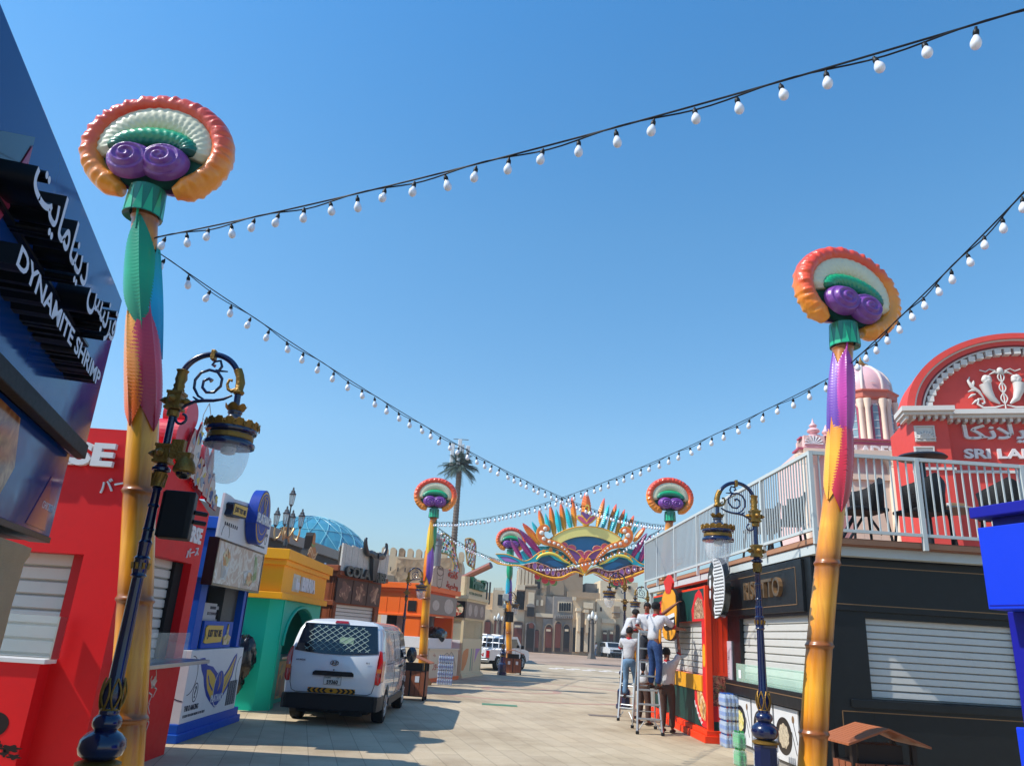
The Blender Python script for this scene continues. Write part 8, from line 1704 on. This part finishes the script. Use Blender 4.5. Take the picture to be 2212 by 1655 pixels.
def pickup():
    r = thing('pickup_truck', 'white pickup truck with load bed parked beyond the pizza kiosk', 'pickup', (0, 0, 0))
    side = [(0, .55), (.0, 1.0), (2.0, 1.0), (2.05, 1.02), (2.25, 1.62), (2.5, 1.7), (3.3, 1.72), (3.95, 1.2), (4.2, 1.08), (4.9, .98), (5.05, .8), (5.05, .5), (4.7, .42), (.3, .45)]
    f = Fr((0, 0, 0), 0); mb = MB(); mb.prism(f, [p for p in side if p[0] >= 1.98][:11] + [(2.0, .42)], -.86, .86); o = mb.build('cab', CARW, r, bevel=.05)
    arc = [(1.05 - .44 * math.cos(pi * k / 12), .5 + .3 * math.sin(pi * k / 12)) for k in range(13)]
    for s in (-1, 1): part(r, 'bed_side', CARW, lambda m: m.prism(f, [(0, .5)] + arc + [(2.0, .5), (2.0, 1.02), (0, 1.02)], min(s * .84, s * .78), max(s * .84, s * .78)), bevel=.01)
    part(r, 'load_bed', CARW, lambda m: (m.box(-.78, .78, 0, 2, .6, .66), m.box(-.78, .78, 1.94, 1.99, .66, 1.0)))
    cut = MB()
    for y in (1.05, 4.15):
        for s in (-1, 1): cut.loft([[(s * x_, y + .42 * math.cos(2 * pi * k / 24), .36 + .42 * math.sin(2 * pi * k / 24)) for k in range(24)] for x_ in (.6, 1.0)])
    bool_cut(o, cut);
    for y in (1.05, 4.15):
        for s in (-1, 1): wheel(r, s * .76, y, .36, .22, s)
    part(r, 'chassis', PLAST, lambda m: m.box(-.5, .5, .2, 4.6, .3, .5)); fb = Fr((0, -.03, 0), 90)
    part(r, 'tailgate', CARW, lambda m: m.rect(fb, -.62, .62, .6, 1.02, -.03, .02), bevel=.01)
    part(r, 'tailgate_lettering', TAIL, lambda m: m.text(fb, 'NISSAN', 0, .68, .17, None, .02, .028, align='CENTER', fit=1.0, bold=.05)); part(r, 'arrow_tape', paint('tape_orange', '#d0602a', .4), lambda m: [m.prism(fb, [(-.3 + k * .12, .9), (-.24 + k * .12, .94), (-.3 + k * .12, .98), (-.26 + k * .12, .98), (-.2 + k * .12, .94), (-.26 + k * .12, .9)], .02, .026) for k in range(5)] and None)
    for s in (-1, 1): part(r, 'tail_light', TAIL, lambda m: m.rect(fb, min(s * .64, s * .82), max(s * .64, s * .82), .62, .98, -.02, .015), bevel=.01)
    part(r, 'bumper', CHROME, lambda m: m.box(-.84, .84, -.2, -.02, .4, .56), bevel=.03)
    part(r, 'rear_window', TINT, lambda m: m.add([(-.7, 2.04, 1.12), (.7, 2.04, 1.12), (.66, 2.2, 1.58), (-.66, 2.2, 1.58)], [(0, 1, 2, 3)]))
    part(r, 'window_guard', CARW, lambda m: ([m.tube([(x, 1.95, 1.02), (x, 1.98, 1.75)], .025, 6) for x in (-.75, -.38, 0, .38, .75)], [m.tube([(-.78, 1.98, z), (.78, 1.98, z)], .025, 6) for z in (1.35, 1.75)]) and None)
    for s in (-1, 1):
        part(r, 'side_window', TINT, lambda m: m.add([(s * .863, 2.3, 1.1), (s * .863, 3.7, 1.14), (s * .863, 3.2, 1.6), (s * .863, 2.45, 1.58)], [(0, 1, 2, 3)])); part(r, 'door_seam', SEAM_, lambda m: [m.tube([(s * .862, y, .5), (s * .862, y, 1.1)], .006, 4) for y in (2.25, 3.15, 3.85)] and None)
        part(r, 'wheel_trim', PLAST, lambda m: m.tube([(s * .865, 4.15 + .44 * math.cos(pi * k / 12), .36 + .44 * math.sin(pi * k / 12)) for k in range(13)], .02, 5)); part(r, 'side_mirror', PLAST, lambda m: m.box(min(s * .9, s * 1.08), max(s * .9, s * 1.08), 3.72, 3.8, 1.08, 1.28), bevel=.02)
    part(r, 'windscreen', TINT, lambda m: m.add([(-.75, 3.36, 1.68), (.75, 3.36, 1.68), (.8, 3.97, 1.22), (-.8, 3.97, 1.22)], [(0, 1, 2, 3)]))
    r.location = (-.25, 43.3, 0); r.rotation_euler = (0, 0, -math.radians(27)); r.scale = (1.05,) * 3
SEAM_ = paint('panel_gap', '')
pickup()
def suv():
    r = thing('parked_suv', 'small white off road vehicle far off on the plaza behind the fountain wall', 'car', (0, 0, 0)); f = Fr((0, 0, 0), 0)
    mb = MB(); mb.prism(f, [(0, .5), (0, 1.05), (1.2, 1.15), (1.7, 1.75), (4.4, 1.8), (4.7, 1.1), (4.7, .5)], -.9, .9); mb.build('body', CARW, r, bevel=.08)
    for y in (.9, 3.7):
        for s in (-1, 1): wheel(r, s * .78, y, .38, .22, s)
    part(r, 'windscreen', TINT, lambda m: m.add([(-.75, 1.2, 1.2), (.75, 1.2, 1.2), (.7, 1.64, 1.7), (-.7, 1.64, 1.7)], [(0, 1, 2, 3)])); part(r, 'grille', PLAST, lambda m: m.box(-.5, .5, -.03, .0, .7, .95)); part(r, 'bumper', PLAST, lambda m: m.box(-.92, .92, -.12, 0, .4, .62), bevel=.04)
    for s in (-1, 1): part(r, 'headlight', CHROME, lambda m: m.box(min(s * .55, s * .85), max(s * .55, s * .85), -.03, .0, .78, .95)); part(r, 'side_window', TINT, lambda m: m.add([(s * .905, 1.75, 1.2), (s * .905, 4.2, 1.2), (s * .905, 4.1, 1.65), (s * .905, 1.95, 1.65)], [(0, 1, 2, 3)]))
    part(r, 'roof_rack', PLAST, lambda m: [m.tube([(-.7, y, 1.84), (.7, y, 1.84)], .03, 5) for y in (2, 2.8, 3.6)] and None)
    g = Fr((0, 94, 0), 90).at(1900 + 1690 / 3.352, 2200 + 1150 / 3.352); r.location = (g[0] + .2, 94, 0); r.rotation_euler = (0, 0, .15)
suv()
# ================================================================ LADDERS AND PEOPLE
ALU = paint('ladder_aluminium', '#a8abac', .35, .15, 6, metal=.6)
def ladder(fl, fr_, bl, br_, top, h, n, label, tw=.34):
    r = thing('step_ladder', label, 'ladder', ((fl[0] + br_[0]) / 2, (fl[1] + br_[1]) / 2, 0), 0, 'aluminium step ladders')
    fl, fr_, bl, br_ = [Vector((*p, 0)) for p in (fl, fr_, bl, br_)]; d = (fr_ - fl).normalized(); T = Vector((*top, h)); tl, tr = T - d * tw / 2, T + d * tw / 2
    bk = (bl + br_) / 2 - (fl + fr_) / 2; bk = Vector((bk.x, bk.y, 0)).normalized() * .1
    for a, b in ((fl, tl), (fr_, tr)): part(r, 'front_rail', ALU, lambda m: m.tube([a, b], .028, 4))
    for a, b in ((bl, tl + bk), (br_, tr + bk)): part(r, 'rear_rail', ALU, lambda m: m.tube([a, b], .02, 4))
    for k in range(1, n + 1):
        t = k / (n + 1) * .97; a, b = fl.lerp(tl, t), fr_.lerp(tr, t); part(r, 'tread', ALU, lambda m: m.hexa([a - bk * .2, b - bk * .2, b + bk * .9, a + bk * .9] + [p + Vector((0, 0, .035)) for p in (a - bk * .2, b - bk * .2, b + bk * .9, a + bk * .9)]), bevel=.004)
    for t in (.18, .45, .72): a, b = bl.lerp(tl + bk, t), br_.lerp(tr + bk, t); part(r, 'rear_bar', ALU, lambda m: m.tube([a, b], .014, 5))
    for s, (a, b) in enumerate(((fl, tl), (fr_, tr))):
        p = a.lerp(b, .14); q_ = p.lerp(fr_.lerp(tr, .14) if s == 0 else fl.lerp(tl, .14), .3); q2 = a.lerp(b, .02); part(r, 'brace', ALU, lambda m: m.tube([q_ + Vector((0, 0, -.02)), q2], .012, 5))
    part(r, 'top_cap', paint('ladder_cap', '#8e969a', .5), lambda m: m.hexa([tl - bk * .4, tr - bk * .4, tr + bk * 1.4, tl + bk * 1.4] + [p + Vector((0, 0, .06)) for p in (tl - bk * .4, tr - bk * .4, tr + bk * 1.4, tl + bk * 1.4)]), bevel=.01)
    for p in (fl, fr_, bl, br_): part(r, 'foot', PLAST, lambda m: m.box(p.x - .035, p.x + .035, p.y - .035, p.y + .035, 0, .07), bevel=.01)
ladder((3.57, 17.8), (4.12, 17.74), (3.68, 18.95), (4.25, 19.05), (3.88, 18.32), 2.12, 6, 'nearest aluminium step ladder with the man in dark blue jeans on it')
ladder((3.62, 20.5), (3.95, 20.25), (3.85, 21.6), (4.2, 21.3), (3.98, 21.0), 1.75, 5, 'farther aluminium step ladder with the man in pale jeans on it')
SKIN = paint('skin_brown', '#7a4a34', .55, .1, 6); HAIR = paint('hair_black', '#0c0a09', .6, .3, 40, bump=.8, bscale=120); SHOE = paint('shoe_brown', '#2a1e18', .5, .2); SHIRT = paint('shirt_pale', '#b9b9bc', .85, .06, 5, bump=.5, bscale=14); COLR = paint('collar_red', '#b01828', .8); GOLDP = paint('shirt_amber', '#d08a1e', .85)
JEAN = paint('jeans_dark', '#1f3a68', .85, .35, 8, bump=.5, bscale=18, dirt='#5f80ac', dscale=5, damt=.5); JEANP = paint('jeans_pale', '#5f7f9c', .85, .3, 8, bump=.5, bscale=18, dirt='#9ab4c8', dscale=5, damt=.5); BROWNT = paint('trousers_brown', '#4a352c', .85, .15, 6, bump=.4, bscale=16); DARKT = paint('trousers_dark', '#2a2c34', .85, .2, 6)
def skinmesh(root, name, mat, chains, sub=1):
    """one continuous surface grown round a skeleton: chains of (point, radius or (rx, ry)) that share points"""
    V, E, R_ = [], [], []; idx = {}
    for ch in chains:
        prev = None
        for p, rr in ch:
            k = tuple(round(c, 4) for c in p)
            if k not in idx: idx[k] = len(V); V.append(p); R_.append(rr)
            i = idx[k]
            if prev is not None and (prev, i) not in E: E.append((prev, i))
            prev = i
    me = bpy.data.meshes.new(name); mi = world_of(root).inverted(); me.from_pydata([tuple(mi @ Vector(v)) for v in V], E, []); me.materials.append(mat)
    o = bpy.data.objects.new(name, me); COL.objects.link(o)
    md = o.modifiers.new('skin', 'SKIN'); md.use_smooth_shade = True; md.use_x_symmetry = False
    sv = me.skin_vertices[0].data
    for i, rr in enumerate(R_): sv[i].radius = rr if isinstance(rr, tuple) else (rr, rr); sv[i].use_root = (i == 0)
    s = o.modifiers.new('sub', 'SUBSURF'); s.levels = sub; s.render_levels = sub
    dg = bpy.context.evaluated_depsgraph_get(); dg.update(); m2 = bpy.data.meshes.new_from_object(o.evaluated_get(dg)); m2.shade_smooth()
    bpy.data.objects.remove(o); o = bpy.data.objects.new(name, m2); COL.objects.link(o); o.parent = root
    return o
def person(label, loc, az, s, pose, trousers, shirt=SHIRT, head_turn=(0, .1, 0), sleeve=.5, vest=None, hair=True):
    """pose in local metres for a 1.75 m figure, x right, y forward, z up from the soles; scaled by s and turned to heading az"""
    r = thing('person', label, 'person', loc); a = math.radians(az); ca, sa = math.cos(a), math.sin(a)
    def W(p): x, y, z = p[0] * s, p[1] * s, p[2] * s; return Vector((loc[0] + x * ca + y * sa, loc[1] - x * sa + y * ca, loc[2] + z))
    P = dict(pel=(0, 0, .95), ch=(0, .02, 1.25), nk=(0, .0, 1.47), hd=(0, .03, 1.63), sl=(-.19, 0, 1.42), sr=(.19, 0, 1.42), el=(-.24, .02, 1.13), er=(.24, .02, 1.13), wl=(-.26, .12, .9), wr=(.26, .12, .9), hl=(-.09, 0, .9), hr=(.09, 0, .9), kl=(-.1, .03, .5), kr=(.1, .03, .5), al=(-.11, 0, .09), ar=(.11, 0, .09))
    P.update(pose); V = {k: Vector(v) for k, v in P.items()}; R = lambda x: x * s
    def lerp(a_, b_, t): return V[a_].lerp(V[b_], t)
    def hand(w, e):
        d = (V[w] - V[e]).normalized(); sd = d.cross(Vector((0, 0, 1))); sd = sd.normalized() if sd.length > .1 else Vector((1, 0, 0)); up = sd.cross(d); palm = V[w] + d * .07; ch = [[(W(V[w]), R(.027)), (W(palm), (R(.038), R(.02)))]]
        for k in range(4):
            b0 = palm + d * .025 + sd * (.027 - .018 * k); L = (.07, .078, .072, .056)[k]; ch.append([(W(palm), (R(.038), R(.02))), (W(b0), R(.0095)), (W(b0 + d * L * .55 + up * -.008), R(.0085)), (W(b0 + d * L * .9 - up * .03), R(.0075))])
        ch.append([(W(V[w]), R(.027)), (W(V[w] + d * .03 + sd * .04), R(.012)), (W(V[w] + d * .075 + sd * .06), R(.009))]); return ch
    ht = Vector(head_turn); fw = Vector((math.sin(ht.x), math.cos(ht.x), -ht.y)).normalized()
    chains = [[(W(V['pel']), (R(.15), R(.11))), (W(lerp('pel', 'ch', .5)), (R(.13), R(.095))), (W(V['ch']), (R(.15), R(.105))), (W(lerp('ch', 'nk', .7)), (R(.11), R(.08))), (W(V['nk']), R(.056)), (W(lerp('nk', 'hd', .45)), R(.06)), (W(V['hd']), (R(.082), R(.098))), (W(V['hd'] + Vector((0, 0, .075))), (R(.062), R(.075)))]]
    for q in 'lr':
        chains.append([(W(lerp('ch', 'nk', .7)), (R(.11), R(.08))), (W(V['s' + q]), R(.062)), (W(lerp('s' + q, 'e' + q, .5)), R(.048)), (W(V['e' + q]), R(.04)), (W(lerp('e' + q, 'w' + q, .35)), R(.041)), (W(V['w' + q]), R(.027))])
        chains += hand('w' + q, 'e' + q)
        chains.append([(W(V['pel']), (R(.15), R(.11))), (W(V['h' + q]), R(.09)), (W(lerp('h' + q, 'k' + q, .5)), R(.075)), (W(V['k' + q]), R(.054)), (W(lerp('k' + q, 'a' + q, .35)), R(.055)), (W(V['a' + q]), R(.036)), (W(V['a' + q] + Vector((0, .1, -.045))), R(.03))])
    skinmesh(r, 'body', SKIN, chains)
    # clothes follow the body, a little wider
    ch = [[(W(lerp('pel', 'ch', -.12)), (R(.185), R(.145))), (W(lerp('pel', 'ch', .4)), (R(.17), R(.13))), (W(V['ch']), (R(.185), R(.135))), (W(lerp('ch', 'nk', .7)), (R(.135), R(.1))), (W(lerp('ch', 'nk', .93)), R(.07))]]
    for q in 'lr': ch.append([(W(lerp('ch', 'nk', .7)), (R(.135), R(.1))), (W(V['s' + q]), R(.085)), (W(lerp('s' + q, 'e' + q, .5)), R(.074)), (W(lerp('s' + q, 'e' + q, .82)), R(.066))])
    skinmesh(r, 'shirt', shirt, ch)
    mb = MB(); c = lerp('ch', 'nk', .93); rings = [[tuple(W(c + Vector((rr * math.cos(2 * pi * k / 16), rr * .95 * math.sin(2 * pi * k / 16), dz)))) for k in range(16)] for rr, dz in ((.085, -.03), (.08, .015), (.066, .05))]; mb.loft(rings, None, True, False); mb.build('collar', COLR, r, smooth=60)
    for q in 'lr':
        p0, p1 = W(lerp('s' + q, 'e' + q, .84)), W(lerp('s' + q, 'e' + q, .9)); mb = MB(); mb.tube([p0, p1], R(.06), 12); mb.build('cuff', COLR, r, smooth=60)
    ch = [[(W(V['pel'] + Vector((0, 0, .06))), (R(.16), R(.12))), (W(V['pel']), (R(.17), R(.13)))]]
    for q in 'lr': ch.append([(W(V['pel']), (R(.17), R(.13))), (W(V['h' + q] + Vector((0, 0, -.03))), R(.112)), (W(lerp('h' + q, 'k' + q, .5)), R(.094)), (W(V['k' + q]), R(.078)), (W(lerp('k' + q, 'a' + q, .5)), R(.074)), (W(lerp('k' + q, 'a' + q, .97)), R(.068))])
    skinmesh(r, 'trousers', trousers, ch)
    if vest:
        for q, sg in (('l', -1), ('r', 1)):
            if q in vest: mb = MB(); mb.ell(tuple(W(lerp('pel', 'ch', .35) + Vector((sg * .14, .02, 0)))), R(.035), R(.09), R(.17), 12, 10); mb.build('side_panel', GOLDP, r, smooth=60)
    for q in 'lr':
        mb = MB(); p = V['a' + q]; pts = [(-.07, .036), (-.02, .043), (.07, .042), (.13, .036), (.165, .018)]
        mb.tube([W(p + Vector((0, y, -.045))) for y, _ in pts], [R(rr) for _, rr in pts], 10, flat=.85); mb.build('shoe', SHOE, r, smooth=60)
    H = V['hd']; sd = Vector((fw.y, -fw.x, 0)).normalized(); upv = sd.cross(fw)
    def face(x, y, z): return W(H + sd * x + fw * y + upv * z)
    mb = MB(); c = H + fw * -.018 + Vector((0, 0, .035)); n1, n2 = 20, 12; rings = []
    for i in range(1, n2):
        th = -pi / 2 + pi * i / n2; ring = []
        for k_ in range(n1):
            an = 2 * pi * k_ / n1; q = 1 + .05 * math.sin(an * 7 + i * 2); lx, ly, lz = .093 * math.cos(th) * math.cos(an) * q, .112 * math.cos(th) * math.sin(an) * q, .105 * math.sin(th)
            if ly > .03 and lz < .045: ly = .03 + (ly - .03) * .15
            if lz < -.06: lz = -.06
            ring.append(tuple(W(c + sd * lx + fw * ly + upv * lz)))
        rings.append(ring)
    mb.loft(rings); 
    if hair: mb.build('hair', HAIR, r, smooth=60)
    part(r, 'nose', SKIN, lambda m: m.tube([face(0, .09, .02), face(0, .112, -.01), face(0, .095, -.025)], [R(.009), R(.014), R(.01)], 8), smooth=60)
    for sg in (-1, 1):
        part(r, 'ear', SKIN, lambda m: m.ell(tuple(face(sg * .085, -.005, -.0)), R(.012), R(.018), R(.03), 8, 6), smooth=60); part(r, 'eye', HAIR, lambda m: m.ell(tuple(face(sg * .032, .087, .015)), R(.012), R(.01), R(.007), 8, 6))
    part(r, 'mouth', COLR, lambda m: m.ell(tuple(face(0, .088, -.05)), R(.024), R(.008), R(.006), 8, 6))
    return r
person('man in dark blue jeans on the nearest ladder reaching up to the amber board', (4.0, 18.02, .92), 55, 1.1, dict(pel=(-.02, -.02, .95), ch=(0, .04, 1.24), nk=(0, .06, 1.46), hd=(-.02, .1, 1.61), sl=(-.2, .05, 1.41), sr=(.19, .1, 1.40), el=(-.12, .38, 1.5), wl=(.05, .60, 1.72), er=(.3, .32, 1.22), wr=(.22, .62, 1.22), kl=(-.1, .05, .5), kr=(.11, .03, .5), al=(-.12, .02, .09), ar=(.1, .0, .09)), JEAN, vest='r')
person('man in pale jeans on the farther ladder with his back turned', (3.9, 20.55, .52), 20, 1.0, dict(el=(-.26, .15, 1.2), wl=(-.2, .38, 1.3), er=(.3, .1, 1.2), wr=(.28, .35, 1.35), kl=(-.09, .05, .5), kr=(.14, .12, .55), ar=(.16, .1, .28), sl=(-.19, 0, 1.42)), JEANP, vest='r')
person('man in brown trousers standing on the ground with one arm raised to the amber board', (4.38, 18.4, 0), 35, 1.04, dict(pel=(.02, 0, .96), ch=(0, .03, 1.25), hd=(-.03, .06, 1.63), el=(-.28, .15, 1.25), wl=(-.22, .38, 1.3), sr=(.19, .02, 1.44), er=(.26, .1, 1.68), wr=(.2, .16, 1.95)), BROWNT)
person('man in pale shirt leaning over a small yellow tool high beside the lamp', (3.88, 20.95, 1.12), 78, 1.0, dict(pel=(0, -.05, .93), ch=(0, .1, 1.2), nk=(0, .2, 1.4), hd=(0, .3, 1.5), sl=(-.19, .18, 1.36), sr=(.19, .16, 1.36), el=(-.24, .25, 1.08), wl=(-.08, .46, 1.06), er=(.24, .2, 1.06), wr=(.1, .44, 1.06)), DARKT, head_turn=(0, .6, 0), vest='r')
person('man in pale shirt between two others facing the viewer and looking down', (4.12, 19.35, 1.14), 200, .98, dict(el=(-.24, .12, 1.15), wl=(-.1, .35, 1.1), er=(.24, .12, 1.15), wr=(.1, .35, 1.1)), DARKT, head_turn=(.2, .3, 0))
person('man in brown trousers standing on the ground behind the nearest ladder', (4.12, 19.75, 0), 60, 1.0, dict(kl=(-.14, .03, .5), al=(-.2, 0, .09), kr=(.12, .03, .5), ar=(.16, 0, .09)), BROWNT)
fm = Fr((0, 97, 0), 90).at(1900 + 1432 / 3.352, 2200 + 1140 / 3.352); person('tiny distant man in a white shirt walking on the plaza', (fm[0], 97, 0), 250, .95, dict(kl=(-.1, .2, .5), al=(-.1, .1, .09), ar=(.1, -.2, .12)), JEANP, shirt=paint('shirt_white', '#d8dadc', .8))
t = thing('yellow_tool', 'small yellow tool held by the leaning man', 'tool', (4.4, 21.0, 2.18)); mb = MB(); mb.tube([(4.28, 21.02, 2.2), (4.42, 21.0, 2.26), (4.5, 21.0, 2.2)], [.03, .045, .02], 8); mb.build('grip', GOLDP, t, smooth=60)
# ================================================================ HAZE
hz, ht, hp = nmat('thin_haze'); ht.nodes.remove(hp); pv = ht.nodes.new('ShaderNodeVolumePrincipled'); pv.inputs['Color'].default_value = (.86, .9, .95, 1); pv.inputs['Density'].default_value = .0009; pv.inputs['Anisotropy'].default_value = .3
ht.links.new(pv.outputs[0], [n for n in ht.nodes if n.type == 'OUTPUT_MATERIAL'][0].inputs['Volume'])
mb = MB(); mb.box(-950, 950, -250, 1550, -1, 30); tag(mb.build('haze', hz), kind='stuff')
